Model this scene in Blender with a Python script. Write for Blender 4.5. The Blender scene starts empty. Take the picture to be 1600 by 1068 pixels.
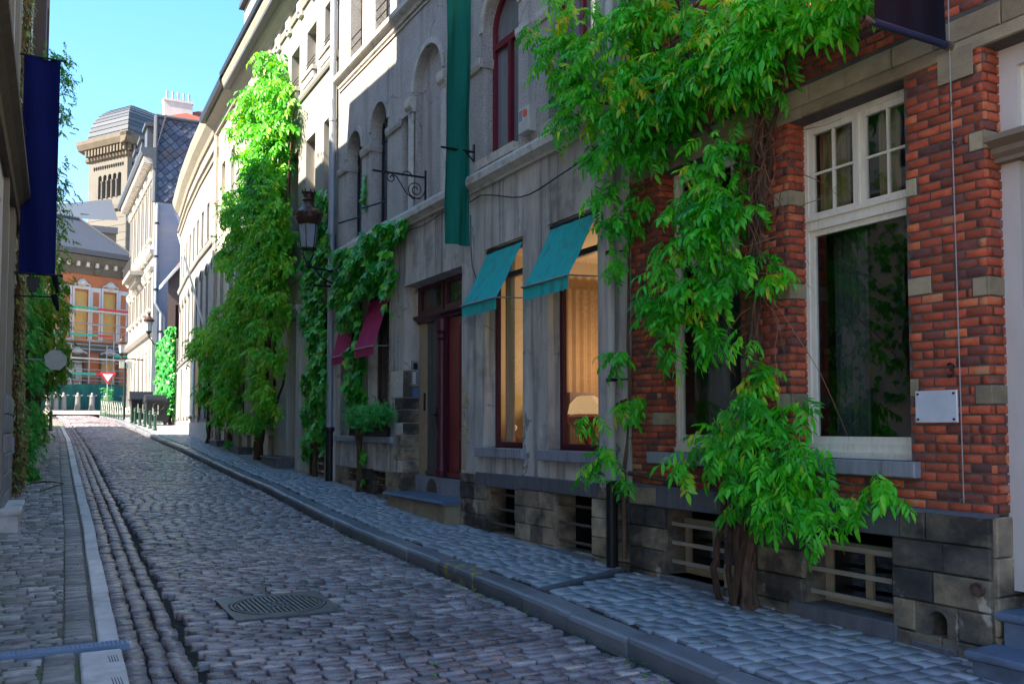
import bpy, math, random
import numpy as np
from mathutils import Vector, Matrix, Quaternion
from mathutils.geometry import tessellate_polygon

scn = bpy.context.scene
COL = scn.collection
# ---------------------------------------------------------------- camera
YAW, PITCH = math.radians(28.87), math.radians(2.8)
EYE = Vector((0, 0, 1.8))
cd = bpy.data.cameras.new('camera')
cam = bpy.data.objects.new('camera', cd); COL.objects.link(cam)
cam.location = EYE
cam.rotation_euler = (math.pi/2 + PITCH, 0, -YAW)
cd.sensor_width = 36; cd.lens = 31.5; cd.shift_y = 0.0403
cd.clip_start = 0.1; cd.clip_end = 3000
scn.camera = cam
# ---------------------------------------------------------------- light
SUN_B, SUN_E = -97.0, 42.0       # bearing from +Y towards +X, elevation
wd = bpy.data.worlds.new('World'); scn.world = wd; wd.use_nodes = True
wn = wd.node_tree; bg = wn.nodes['Background']
sky = wn.nodes.new('ShaderNodeTexSky'); sky.sky_type = 'NISHITA'
sky.sun_disc = False; sky.sun_elevation = math.radians(SUN_E)
sky.sun_rotation = math.radians(SUN_B % 360)
sky.air_density = 1.0; sky.dust_density = 0.3; sky.ozone_density = 2.5
GAM, SAT, MUL = .5, 2.0, 2.2
gm = wn.nodes.new('ShaderNodeGamma'); gm.inputs[1].default_value = GAM
hs = wn.nodes.new('ShaderNodeHueSaturation'); hs.inputs['Saturation'].default_value = SAT; hs.inputs['Value'].default_value = MUL
wn.links.new(sky.outputs[0], gm.inputs[0]); wn.links.new(gm.outputs[0], hs.inputs['Color'])
wm = wn.nodes.new('ShaderNodeMix'); wm.data_type='RGBA'; wm.blend_type='MULTIPLY'; wm.inputs[0].default_value=1; wm.inputs[7].default_value=(.305,.252,.25,1)
wn.links.new(hs.outputs[0], wm.inputs[6]); wn.links.new(wm.outputs[2], bg.inputs[0]); bg.inputs[1].default_value = 0.15
sd = bpy.data.lights.new('sun', 'SUN'); sd.energy = 2.0; sd.angle = math.radians(0.5); sd.color = (1, .89, .72)
so = bpy.data.objects.new('sun', sd); COL.objects.link(so)
b_, e_ = math.radians(SUN_B), math.radians(SUN_E)
sdir = Vector((math.sin(b_)*math.cos(e_), math.cos(b_)*math.cos(e_), math.sin(e_)))
so.rotation_euler = sdir.to_track_quat('Z', 'Y').to_euler(); so.location = (-20, 0, 40)
vs = scn.view_settings; vs.view_transform = 'Standard'; vs.look = 'None'; vs.gamma = 1; vs.use_curve_mapping = False
vs.exposure = 3.5

# ---------------------------------------------------------------- helpers
RND = random.Random(7)
WL = {}
def u(a, b): return RND.uniform(a, b)
def thing(name, label, cat, loc, group=None, rz=0.0):
    o = bpy.data.objects.new(name, None); COL.objects.link(o)
    o.location = loc; o.rotation_euler = (0, 0, rz); o.empty_display_size = .2
    o['label'] = label; o['category'] = cat
    if group: o['group'] = group
    WL[o] = Vector(loc); return o
def structure(name, loc=(0, 0, 0)):
    o = bpy.data.objects.new(name, None); COL.objects.link(o); o.location = loc
    o['kind'] = 'structure'; WL[o] = Vector(loc); return o
def relabel(o, label=None, group=None):
    if label: o['label'] = label
    if group: o['group'] = group
    return o
def link(name, me, parent, label=None, kind=None):
    o = bpy.data.objects.new(name, me); COL.objects.link(o)
    if parent is not None:
        o.parent = parent; WL[o] = WL[parent]
    else: WL[o] = Vector((0, 0, 0))
    if label: o['label'] = label
    if kind: o['kind'] = kind
    return o
def dup(root, loc, rz=None, label=None):
    def kids(o): return [c for c in bpy.data.objects if c.parent is o]
    def rec(o, par):
        c = o.copy(); COL.objects.link(c)
        if par is not None: c.parent = par
        for k in KIDS.get(o, []): rec(k, c)
        return c
    KIDS = {}
    for ob in list(COL.objects):
        if ob.parent is not None: KIDS.setdefault(ob.parent, []).append(ob)
    c = rec(root, None); c.location = loc
    if rz is not None: c.rotation_euler = (0, 0, rz)
    if label: c['label'] = label
    WL[c] = Vector(loc); return c

class Fr:
    """vertical plane: s along, o outward, z up"""
    def __init__(s, p0, uu, nn, s_at0=0.0):
        s.p=p0; s.u=uu; s.n=nn; s.s0=s_at0
    def P(f, s, o, z):
        k = s - f.s0
        return (f.p[0]+f.u[0]*k+f.n[0]*o, f.p[1]+f.u[1]*k+f.n[1]*o, z)
def right_frame(x, y, b):
    b = math.radians(b); return Fr((x, y), (math.sin(b), math.cos(b)), (-math.cos(b), math.sin(b)), y)
def left_frame(x, y, b):
    b = math.radians(b); return Fr((x, y), (math.sin(b), math.cos(b)), (math.cos(b), -math.sin(b)), y)

class MB:
    def __init__(s): s.v=[]; s.f=[]; s.t=[]
    def add(s, vs, fs, t=0.5):
        n=len(s.v); s.v+= [tuple(p) for p in vs]
        for f in fs: s.f.append(tuple(i+n for i in f)); s.t.append(t)
        return s
    def quad(s, a,b,c,d,t=.5): return s.add([a,b,c,d],[(0,1,2,3)],t)
    def hexa(s, p, t=.5):      # 8 corners: bottom ring, top ring
        return s.add(p, [(0,3,2,1),(4,5,6,7),(0,1,5,4),(1,2,6,5),(2,3,7,6),(3,0,4,7)], t)
    def box(s, x0,x1,y0,y1,z0,z1,t=.5):
        return s.hexa([(x0,y0,z0),(x1,y0,z0),(x1,y1,z0),(x0,y1,z0),(x0,y0,z1),(x1,y0,z1),(x1,y1,z1),(x0,y1,z1)],t)
    def fbox(s, fr, s0,s1,o0,o1,z0,z1,t=.5):
        q=[fr.P(*a) for a in ((s0,o0,z0),(s1,o0,z0),(s1,o1,z0),(s0,o1,z0),(s0,o0,z1),(s1,o0,z1),(s1,o1,z1),(s0,o1,z1))]
        return s.hexa(q,t)
    def block(s, fr, s0,s1,o0,o1,z0,z1,c=.008,t=.5,jit=0.0):
        """box with chamfered front face"""
        j=lambda: u(-jit,jit)
        q=[fr.P(s0,o0,z0),fr.P(s1,o0,z0),fr.P(s1,o0,z1),fr.P(s0,o0,z1),
           fr.P(s0+j(),o1-c,z0),fr.P(s1+j(),o1-c,z0),fr.P(s1+j(),o1-c,z1),fr.P(s0+j(),o1-c,z1),
           fr.P(s0+c,o1+j(),z0+c),fr.P(s1-c,o1+j(),z0+c),fr.P(s1-c,o1+j(),z1-c),fr.P(s0+c,o1+j(),z1-c)]
        return s.add(q,[(0,1,5,4),(1,2,6,5),(2,3,7,6),(3,0,4,7),(4,5,9,8),(5,6,10,9),(6,7,11,10),(7,4,8,11),(8,9,10,11)],t)
    def tube(s, pts, r, n=8, t=.5, cap=True):
        pts=[Vector(p) for p in pts]; R=r if isinstance(r,(list,tuple)) else [r]*len(pts)
        rings=[]; ref=None
        for i,p in enumerate(pts):
            d=(pts[min(i+1,len(pts)-1)]-pts[max(i-1,0)]).normalized()
            if ref is None: ref=Vector((0,0,1)) if abs(d.z)<.9 else Vector((1,0,0))
            a=d.cross(ref); 
            if a.length<1e-4: a=d.cross(Vector((0,1,0)))
            a.normalize(); b=a.cross(d).normalized(); ref=b
            # b is roughly ref projected
            rings.append([p+(a*math.cos(2*math.pi*k/n)+b*math.sin(2*math.pi*k/n))*R[i] for k in range(n)])
        base=len(s.v)
        for rg in rings: s.v+=[tuple(q) for q in rg]
        for i in range(len(pts)-1):
            for k in range(n):
                s.f.append((base+i*n+k,base+i*n+(k+1)%n,base+(i+1)*n+(k+1)%n,base+(i+1)*n+k)); s.t.append(t)
        if cap:
            s.f.append(tuple(base+k for k in range(n))[::-1]); s.t.append(t)
            s.f.append(tuple(base+(len(pts)-1)*n+k for k in range(n))); s.t.append(t)
        return s
    def lathe(s, c, prof, n=16, t=.5):
        """prof: list of (r,z) from bottom"""
        base=len(s.v)
        for r,z in prof:
            for k in range(n):
                a=2*math.pi*k/n; s.v.append((c[0]+r*math.cos(a),c[1]+r*math.sin(a),c[2]+z))
        for i in range(len(prof)-1):
            for k in range(n):
                s.f.append((base+i*n+k,base+i*n+(k+1)%n,base+(i+1)*n+(k+1)%n,base+(i+1)*n+k)); s.t.append(t)
        s.f.append(tuple(base+k for k in range(n))[::-1]); s.t.append(t)
        s.f.append(tuple(base+(len(prof)-1)*n+k for k in range(n))); s.t.append(t)
        return s
    def sweep(s, fr, s0, s1, prof, t=.5):
        """horizontal moulding: prof list of (o,z) closed polygon"""
        n=len(prof); a=[fr.P(s0,o,z) for o,z in prof]; b=[fr.P(s1,o,z) for o,z in prof]
        fs=[(i,(i+1)%n,n+(i+1)%n,n+i) for i in range(n)]+[tuple(range(n))[::-1],tuple(range(n,2*n))]
        return s.add(a+b,fs,t)
    def build(s, name, mat, parent=None, label=None, kind=None, smooth=False):
        me=bpy.data.meshes.new(name)
        L=WL[parent] if parent is not None else Vector((0,0,0))
        me.from_pydata([(x-L.x,y-L.y,z-L.z) for x,y,z in s.v],[],s.f)
        at=me.attributes.new('tint','FLOAT','FACE'); at.data.foreach_set('value',s.t)
        if smooth: me.polygons.foreach_set('use_smooth',[True]*len(me.polygons))
        me.materials.append(mat); me.update()
        return link(name,me,parent,label,kind)

def fast_mesh(name, V, F, T, mat, smooth=False):
    """V (n,3), F (m,k) , T per vertex"""
    me=bpy.data.meshes.new(name); V=np.asarray(V,np.float32); F=np.asarray(F,np.int32)
    me.vertices.add(len(V)); me.vertices.foreach_set('co',V.ravel())
    k=F.shape[1]; me.loops.add(F.size); me.loops.foreach_set('vertex_index',F.ravel())
    me.polygons.add(len(F)); me.polygons.foreach_set('loop_start',np.arange(0,F.size,k,dtype=np.int32))
    at=me.attributes.new('tint','FLOAT','POINT'); at.data.foreach_set('value',np.asarray(T,np.float32))
    me.update(calc_edges=True); me.validate()
    if smooth: me.polygons.foreach_set('use_smooth',[True]*len(me.polygons))
    me.materials.append(mat); return me

def wall_mesh(mb, fr, s0, s1, z0, z1, ops=(), o=0.0, depth=.2, top=None, t=.5):
    """flat wall with openings, each dict(s0,s1,z0,z1[,arch][,d]) ; reveals go inward d"""
    outer=[(s0,z0),(s1,z0)]+(top if top else [(s1,z1),(s0,z1)])
    polys=[outer]
    for op in ops:
        a,b,c,d=op['s0'],op['s1'],op['z0'],op['z1']
        if op.get('arch'):
            r=(b-a)/2; spring=op.get('spring',d-r); h=d-spring; m=14
            poly=[(a,c),(b,c)]+[(a+r+r*math.cos(math.pi*k/m),spring+h*math.sin(math.pi*k/m)) for k in range(m+1)]
        else: poly=[(a,c),(b,c),(b,d),(a,d)]
        op['poly']=poly; polys.append(poly)
    tri=tessellate_polygon([[Vector((p[0],p[1],0)) for p in q] for q in polys])
    flat=[p for q in polys for p in q]
    mb.add([fr.P(p[0],o,p[1]) for p in flat],[tuple(x) for x in tri],t)
    for op in ops:
        q=op['poly']; n=len(q); dd=op.get('d',depth)
        mb.add([fr.P(p[0],o,p[1]) for p in q]+[fr.P(p[0],o-dd,p[1]) for p in q],[(i,(i+1)%n,n+(i+1)%n,n+i) for i in range(n)],t)
    return mb

SY=[-30,-8,4,8.4,12.9,15.6,19,22,26,31,35,40,45,50,56,65,80,100,400]
SZ=[0,.02,.1,.18,.28,.41,.6,.71,.89,1.1,1.22,1.36,1.55,1.82,2.2,2.7,3.25,3.3,3.3]
def G(y): return float(np.interp(y,SY,SZ))      # pavement level along the street
KR=[(-30,4.0),(4,4.18),(8,4.40),(13,4.5),(23,4.66),(32,4.85),(42,5.2),(50,5.3),(57,5.1),(64,4.3)]
KL=[(-30,.3),(6.5,.70),(9,.81),(14.5,1.04),(20,1.2),(27,1.43),(41,1.9),(53,2.1),(64,1.6)]
def kr(y): return float(np.interp(y,[a for a,_ in KR],[b for _,b in KR]))
def kl(y): return float(np.interp(y,[a for a,_ in KL],[b for _,b in KL]))
def project(p):
    x,y,z=p[0]-EYE.x,p[1]-EYE.y,p[2]-EYE.z
    cx=x*math.cos(YAW)-y*math.sin(YAW); h=x*math.sin(YAW)+y*math.cos(YAW)
    d=h*math.cos(PITCH)+z*math.sin(PITCH); cy=-h*math.sin(PITCH)+z*math.cos(PITCH)
    return (800+1400*cx/d, 598.5-1400*cy/d, d) if d>.2 else (-9999,-9999,1)
def in_view(p,m=20):
    x,y,d=project(p); return -m<x<1600+m and -m<y<1068+m and d>.2
# ---------------------------------------------------------------- materials
def srgb(r,g,b):
    f=lambda c:(c/255/12.92 if c/255<=.04045 else ((c/255+.055)/1.055)**2.4)
    return (f(r),f(g),f(b),1)
BOOST={'grey_render':1.6,'roughcast_render':1.35,'light_stone_trim':1.15,'plinth_stone':1.6,'sooty_plinth_stone':2.0,'blue_stone':1.5,'dark_blue_stone':1.4,'road_cobble':2.2,'pavement_sett':2.0,'old_sett':2.1,'kerb_stone':1.9,'brick_clay':1.75,'mortar':1.25,'weathered_sandstone':1.0,'wisteria_leaf':1.0,'ivy_leaf':1.0,'pale_lilac_stone':1.3,'grey_painted_pipe':1.3,'teal_awning_canvas':2.0,'maroon_awning_canvas':2.2,'green_banner_cloth':1.7,'white_plaster':.36,'tower_stone':.27,'tower_cornice_stone':.32,'lead_roof':.32,'slate_tiles':.8,'pale_kerb_strip':2.0,'yellow_brown_ivy_leaf':1.6,'cream_plaster':.45,'cream_window_paint':1.5,'dark_blue_black_plastic':.5,'dark_joint_sand':.5,'bark':.9,'x':1}  # colour scale per material; sunlit plaster and tower stone darkened to offset the sun
def mat(name, cols, wt=1.0, wn=.35, nscale=(6,6,6), rough=.8, bump=.0, bscale=40, metal=0.0, spec=.4, stain=None, speck=None, rvar=.0, detail=5, cracks=None):
    """cols: ramp stops; driven by tint attribute (wt) and world noise (wn).
    stain=(rgb, scale xyz, lo, hi, amount): blotches with a shape of their own"""
    k_=BOOST.get(name,1); cols=[(p,tuple(min(.85,x*k_) for x in c[:3])) for p,c in cols]
    m=bpy.data.materials.new(name); m.use_nodes=True; nt=m.node_tree; N=nt.nodes; Lk=nt.links
    b=N['Principled BSDF']; g=N.new('ShaderNodeNewGeometry')
    at=N.new('ShaderNodeAttribute'); at.attribute_name='tint'
    mp=N.new('ShaderNodeVectorMath'); mp.operation='MULTIPLY'; mp.inputs[1].default_value=nscale
    Lk.new(g.outputs['Position'],mp.inputs[0])
    nz=N.new('ShaderNodeTexNoise'); nz.inputs['Scale'].default_value=1; nz.inputs['Detail'].default_value=detail; nz.inputs['Roughness'].default_value=.65
    Lk.new(mp.outputs[0],nz.inputs['Vector'])
    a1=N.new('ShaderNodeMath'); a1.operation='MULTIPLY_ADD'; a1.inputs[1].default_value=wn*2.2; a1.inputs[2].default_value=-wn*1.1
    Lk.new(nz.outputs[0],a1.inputs[0])
    a2=N.new('ShaderNodeMath'); a2.operation='MULTIPLY_ADD'; a2.inputs[1].default_value=wt; a2.inputs[2].default_value=.5*(1-wt)
    Lk.new(at.outputs['Fac'],a2.inputs[0])
    a3=N.new('ShaderNodeMath'); a3.operation='ADD'; Lk.new(a1.outputs[0],a3.inputs[0]); Lk.new(a2.outputs[0],a3.inputs[1])
    r=N.new('ShaderNodeValToRGB'); el=r.color_ramp.elements
    while len(el)<len(cols): el.new(.5)
    for e,(p,c) in zip(el,cols): e.position=p; e.color=(c[0],c[1],c[2],1)
    Lk.new(a3.outputs[0],r.inputs[0]); col=r.outputs[0]
    def over(col,fac,rgb):
        mx=N.new('ShaderNodeMix'); mx.data_type='RGBA'; Lk.new(fac,mx.inputs[0]); Lk.new(col,mx.inputs[6]); mx.inputs[7].default_value=(rgb[0],rgb[1],rgb[2],1); return mx.outputs[2]
    for st in ([stain] if stain and not isinstance(stain,list) else (stain or [])):
        rgb,sc,lo,hi,am=st
        v=N.new('ShaderNodeVectorMath'); v.operation='MULTIPLY'; v.inputs[1].default_value=sc; Lk.new(g.outputs['Position'],v.inputs[0])
        n2=N.new('ShaderNodeTexNoise'); n2.inputs['Scale'].default_value=1; n2.inputs['Detail'].default_value=6; n2.inputs['Roughness'].default_value=.6; Lk.new(v.outputs[0],n2.inputs['Vector'])
        mr=N.new('ShaderNodeMapRange'); mr.inputs[1].default_value=lo; mr.inputs[2].default_value=hi; mr.inputs[4].default_value=am; Lk.new(n2.outputs[0],mr.inputs[0])
        col=over(col,mr.outputs[0],rgb)
    if speck:
        rgb,sc,th,am=speck
        vo=N.new('ShaderNodeTexNoise'); vo.inputs['Scale'].default_value=sc; vo.inputs['Detail'].default_value=2; Lk.new(g.outputs['Position'],vo.inputs['Vector'])
        mr=N.new('ShaderNodeMapRange'); mr.inputs[1].default_value=th; mr.inputs[2].default_value=th+.05; mr.inputs[4].default_value=am; Lk.new(vo.outputs[0],mr.inputs[0])
        col=over(col,mr.outputs[0],rgb)
    if cracks:
        sc_,wd_,am_,rgb_=cracks
        dn=N.new('ShaderNodeTexNoise'); dn.inputs['Scale'].default_value=2.2; dn.inputs['Detail'].default_value=6; Lk.new(g.outputs['Position'],dn.inputs['Vector'])
        dm=N.new('ShaderNodeVectorMath'); dm.operation='MULTIPLY_ADD'; dm.inputs[1].default_value=(.55,.55,.55); Lk.new(dn.outputs['Color'],dm.inputs[0]); Lk.new(g.outputs['Position'],dm.inputs[2])
        vr=N.new('ShaderNodeTexVoronoi'); vr.feature='DISTANCE_TO_EDGE'; vr.inputs['Scale'].default_value=sc_; Lk.new(dm.outputs[0],vr.inputs['Vector'])
        mc=N.new('ShaderNodeMapRange'); mc.inputs[1].default_value=wd_; mc.inputs[2].default_value=0; mc.inputs[4].default_value=am_; Lk.new(vr.outputs['Distance'],mc.inputs[0])
        mn=N.new('ShaderNodeMath'); mn.operation='MULTIPLY'; Lk.new(mc.outputs[0],mn.inputs[0])
        mk=N.new('ShaderNodeMapRange'); mk.inputs[1].default_value=.48; mk.inputs[2].default_value=.60; Lk.new(nz.outputs[0],mk.inputs[0]); Lk.new(mk.outputs[0],mn.inputs[1])
        col=over(col,mn.outputs[0],rgb_)
    Lk.new(col,b.inputs['Base Color'])
    b.inputs['Roughness'].default_value=rough; b.inputs['Metallic'].default_value=metal; b.inputs['Specular IOR Level'].default_value=spec
    if rvar:
        rr=N.new('ShaderNodeMapRange'); rr.inputs[1].default_value=.3; rr.inputs[2].default_value=.7; rr.inputs[3].default_value=rough-rvar; rr.inputs[4].default_value=rough+rvar
        Lk.new(nz.outputs[0],rr.inputs[0]); Lk.new(rr.outputs[0],b.inputs['Roughness'])
    if bump:
        bn=N.new('ShaderNodeTexNoise'); bn.inputs['Scale'].default_value=bscale; bn.inputs['Detail'].default_value=6; bn.inputs['Roughness'].default_value=.7
        Lk.new(g.outputs['Position'],bn.inputs['Vector'])
        bp=N.new('ShaderNodeBump'); bp.inputs['Strength'].default_value=min(1,bump); bp.inputs['Distance'].default_value=.02
        Lk.new(bn.outputs[0],bp.inputs['Height']); Lk.new(bp.outputs[0],b.inputs['Normal'])
    return m
def plain(name, c, rough=.5, metal=0, wn=.25, bump=0, **k):
    d=tuple(x*.72 for x in c[:3]); l=tuple(min(1,x*1.2) for x in c[:3])
    return mat(name,[(.2,d),(.5,c[:3]),(.8,l)],wt=.0,wn=wn,rough=rough,metal=metal,bump=bump,**k)
def leafmat(name, cols, trans=.35, rough=.42):
    m=mat(name,cols,wt=1.0,wn=.12,nscale=(3,3,3),rough=rough,spec=.5)
    nt=m.node_tree; N=nt.nodes; b=N['Principled BSDF']; out=[n for n in N if n.type=='OUTPUT_MATERIAL'][0]
    src=b.inputs['Base Color'].links[0].from_socket
    t=N.new('ShaderNodeBsdfTranslucent'); mul=N.new('ShaderNodeMix'); mul.data_type='RGBA'; mul.blend_type='MULTIPLY'; mul.inputs[0].default_value=1
    nt.links.new(src,mul.inputs[6]); mul.inputs[7].default_value=(1.5,1.35,.5,1)
    nt.links.new(mul.outputs[2],t.inputs[0])
    mx=N.new('ShaderNodeMixShader'); mx.inputs[0].default_value=trans
    nt.links.new(b.outputs[0],mx.inputs[1]); nt.links.new(t.outputs[0],mx.inputs[2]); nt.links.new(mx.outputs[0],out.inputs[0])
    return m
def glassmat(name, tintc=(.9,.95,.95), refl=1.45, extra=.0):
    m=bpy.data.materials.new(name); m.use_nodes=True; nt=m.node_tree; N=nt.nodes
    for n in list(N): N.remove(n)
    out=N.new('ShaderNodeOutputMaterial'); tr=N.new('ShaderNodeBsdfTransparent'); tr.inputs[0].default_value=(*tintc,1)
    gl=N.new('ShaderNodeBsdfGlossy'); gl.inputs['Roughness'].default_value=.015
    no=N.new('ShaderNodeTexNoise'); no.inputs['Scale'].default_value=1.3; g=N.new('ShaderNodeNewGeometry'); nt.links.new(g.outputs['Position'],no.inputs['Vector'])
    bp=N.new('ShaderNodeBump'); bp.inputs['Strength'].default_value=.12; bp.inputs['Distance'].default_value=.02; nt.links.new(no.outputs[0],bp.inputs['Height']); nt.links.new(bp.outputs[0],gl.inputs['Normal'])
    fr=N.new('ShaderNodeFresnel'); io=N.new('ShaderNodeMapRange'); io.inputs[3].default_value=refl; io.inputs[4].default_value=1/refl; nt.links.new(g.outputs['Backfacing'],io.inputs[0]); nt.links.new(io.outputs[0],fr.inputs[0])
    ad=N.new('ShaderNodeMath'); ad.operation='ADD'; ad.use_clamp=True; ad.inputs[1].default_value=extra; nt.links.new(fr.outputs[0],ad.inputs[0])
    mx=N.new('ShaderNodeMixShader'); nt.links.new(ad.outputs[0],mx.inputs[0]); nt.links.new(tr.outputs[0],mx.inputs[1]); nt.links.new(gl.outputs[0],mx.inputs[2]); nt.links.new(mx.outputs[0],out.inputs[0])
    return m
def emis(name,c,st):
    m=bpy.data.materials.new(name); m.use_nodes=True; b=m.node_tree.nodes['Principled BSDF']
    b.inputs['Base Color'].default_value=(*c,1); b.inputs['Emission Color'].default_value=(*c,1); b.inputs['Emission Strength'].default_value=st; return m

M={}
M['brick']=mat('brick_clay',[(0,(.060,.030,.028)),(.22,(.12,.038,.028)),(.45,(.20,.045,.021)),(.68,(.28,.056,.029)),(.86,(.36,.092,.036)),(1,(.26,.14,.075))],wt=.9,wn=.34,nscale=(11,11,17),rough=.85,bump=.5,bscale=60,spec=.25,stain=[((.34,.29,.26),(2.2,2.2,2.6),.64,.74,.35),((.03,.022,.02),(.9,.9,1.3),.56,.72,.5)])
M['mortar']=mat('mortar',[(.2,(.05,.043,.04)),(.8,(.12,.105,.095))],wt=0,wn=.4,nscale=(9,9,9),rough=.95,bump=.5,bscale=90)
M['yellowstone']=mat('weathered_sandstone',[(0,(.16,.12,.075)),(.4,(.27,.21,.13)),(.75,(.38,.31,.2)),(1,(.46,.41,.3))],wt=.8,wn=.35,nscale=(5,5,8),rough=.85,bump=.4,bscale=45,stain=((.06,.05,.04),(2,2,3),.52,.75,.6))
M['plinth']=mat('plinth_stone',[(0,(.052,.044,.036)),(.35,(.13,.10,.072)),(.65,(.23,.175,.115)),(1,(.33,.28,.20))],wt=.75,wn=.5,nscale=(3.5,3.5,4.5),rough=.88,bump=.7,bscale=28,spec=.25,
   stain=[((.022,.02,.022),(.9,.9,1.3),.47,.60,.85),((.52,.48,.38),(1.7,1.7,1.1),.62,.67,.7)])
M['plinth_dark']=mat('sooty_plinth_stone',[(0,(.018,.017,.018)),(.4,(.05,.043,.036)),(.7,(.13,.10,.065)),(1,(.2,.16,.11))],wt=.75,wn=.6,nscale=(2.5,2.5,3.5),rough=.85,bump=.7,bscale=28,spec=.3,
   stain=[((.018,.017,.018),(1.1,1.1,1.6),.50,.62,.8),((.55,.50,.40),(2.6,2.6,1.5),.64,.68,.75)])
M['bluestone']=mat('blue_stone',[(0,(.10,.105,.125)),(.5,(.17,.175,.20)),(1,(.27,.27,.29))],wt=.6,wn=.45,nscale=(22,22,2.2),rough=.6,bump=.25,bscale=50,spec=.4,stain=((.05,.05,.06),(8,8,1.2),.55,.7,.6))
M['darkbluestone']=mat('dark_blue_stone',[(0,(.045,.045,.052)),(.5,(.085,.085,.095)),(1,(.17,.17,.18))],wt=.6,wn=.45,nscale=(14,14,2.5),rough=.7,bump=.3,bscale=50,spec=.35,stain=((.3,.29,.28),(9,9,1.1),.62,.72,.5))
M['render']=mat('grey_render',[(.1,(.19,.18,.165)),(.5,(.31,.295,.27)),(.9,(.42,.40,.365))],wt=.3,wn=.75,nscale=(3.2,3.2,.8),rough=.9,bump=.25,bscale=22,spec=.2,
   stain=[((.13,.12,.11),(6,6,.30),.50,.66,.7),((.50,.38,.24),(1.2,1.2,.7),.58,.74,.45),((.12,.11,.10),(1.1,1.1,1.6),.54,.70,.55),((.62,.60,.56),(2.5,2.5,.5),.62,.72,.5)],cracks=(.55,.012,.8,(.07,.06,.055)))
M['roughcast']=mat('roughcast_render',[(.1,(.27,.245,.225)),(.5,(.36,.335,.31)),(.9,(.45,.42,.385))],wt=.2,wn=.4,nscale=(2,2,2),rough=.95,bump=1,bscale=38,spec=.15,
   speck=((.16,.15,.15),48,.56,.6),stain=[((.16,.15,.145),(3.5,3.5,.30),.50,.70,.6),((.50,.47,.42),(1,1,.8),.58,.72,.4)],cracks=(.45,.010,.7,(.09,.085,.08)))
M['trim']=mat('light_stone_trim',[(.1,(.33,.30,.26)),(.5,(.46,.43,.38)),(.9,(.56,.53,.48))],wt=.3,wn=.5,nscale=(5,5,5),rough=.8,bump=.3,bscale=40,stain=((.10,.095,.09),(3,3,3.5),.55,.72,.6),speck=((.12,.11,.1),30,.63,.5))
M['white']=mat('white_plaster',[(.1,(.62,.585,.52)),(.5,(.74,.71,.65)),(.9,(.80,.78,.73))],wt=0,wn=.4,nscale=(1.5,1.5,.8),rough=.85,bump=.1,bscale=30,stain=((.45,.40,.33),(1.5,1.5,.35),.6,.8,.35))  # plaster of sunlit facades, its colour darkened to offset the sun
M['cream']=mat('cream_plaster',[(.1,(.50,.42,.30)),(.5,(.62,.54,.40)),(.9,(.70,.62,.48))],wt=0,wn=.4,nscale=(1.5,1.5,.8),rough=.85,bump=.1,stain=((.35,.29,.2),(2,2,.6),.58,.8,.35))  # cream darkened against the sun; shaded walls get a lighter copy
M['leftwall']=mat('pale_left_plaster',[(.1,(.58,.55,.50)),(.5,(.70,.67,.62)),(.9,(.78,.75,.70))],wt=0,wn=.4,nscale=(1.5,1.5,.8),rough=.85,stain=((.40,.36,.3),(2,2,.5),.56,.75,.5))  # left walls made paler than other plaster to bounce light into the street
M['shadecream']=mat('lightened_cream_plaster',[(.1,(.40,.35,.28)),(.5,(.52,.46,.37)),(.9,(.62,.56,.47))],wt=0,wn=.5,nscale=(2,2,1),rough=.9,bump=.1,stain=[((.26,.22,.17),(3,3,.6),.52,.70,.6)])  # lighter copy of the cream for shaded walls, brightness put into the colour
M['ochre']=mat('ochre_plaster',[(.1,(.55,.30,.10)),(.9,(.70,.42,.17))],wt=0,wn=.4,rough=.85)
M['lilac']=mat('pale_lilac_stone',[(.1,(.31,.285,.27)),(.5,(.41,.38,.36)),(.9,(.50,.465,.44))],wt=.2,wn=.4,nscale=(3,3,1),rough=.85,stain=((.2,.17,.15),(4,4,.6),.58,.8,.4))
M['frame']=plain('cream_window_paint',(.50,.47,.40),rough=.5,nscale=(20,20,3),stain=((.22,.2,.17),(30,30,4),.6,.72,.4))
M['wood_burgundy']=plain('burgundy_paint',(.075,.010,.022),rough=.4)
M['wood_red']=plain('oxblood_door_paint',(.19,.020,.024),rough=.42)
M['wood_brown']=plain('brown_shutter_paint',(.075,.035,.022),rough=.6)
M['door_grey']=plain('weathered_grey_door',(.085,.083,.075),rough=.6,nscale=(30,30,3))
M['door_cream']=plain('tan_frame_paint',(.36,.27,.17),rough=.6)
M['iron']=plain('black_iron',(.018,.018,.02),rough=.45,metal=.4)
M['rustiron']=mat('old_iron_bar',[(.2,(.06,.045,.038)),(.6,(.17,.12,.09)),(.9,(.28,.25,.23))],wt=0,wn=.6,nscale=(40,40,40),rough=.6,metal=.4,bump=.4,bscale=120)
M['steel']=plain('brushed_plate',(.62,.66,.72),rough=.35,metal=.25)
M['zinc']=mat('zinc_pipe',[(.1,(.20,.22,.25)),(.5,(.30,.33,.37)),(.9,(.42,.45,.49))],wt=0,wn=.5,nscale=(8,8,1.2),rough=.5,metal=.3)
M['pipe_cream']=mat('grey_painted_pipe',[(.1,(.24,.22,.2)),(.5,(.36,.335,.31)),(.9,(.45,.43,.4))],wt=0,wn=.5,nscale=(9,9,1.5),rough=.55)
def cloth(name,c,rough=.9,dirt=None):
    return mat(name,[(.2,tuple(x*.75 for x in c)),(.5,c),(.8,tuple(min(1,x*1.2) for x in c))],wt=0,wn=.35,nscale=(10,10,.8),rough=rough,bump=.08,bscale=300,spec=.2,stain=dirt)
M['teal']=cloth('teal_awning_canvas',(.012,.20,.19),dirt=((.11,.105,.05),(8,8,5),.5,.68,.42))
M['maroon']=cloth('maroon_awning_canvas',(.17,.014,.05))
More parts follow.
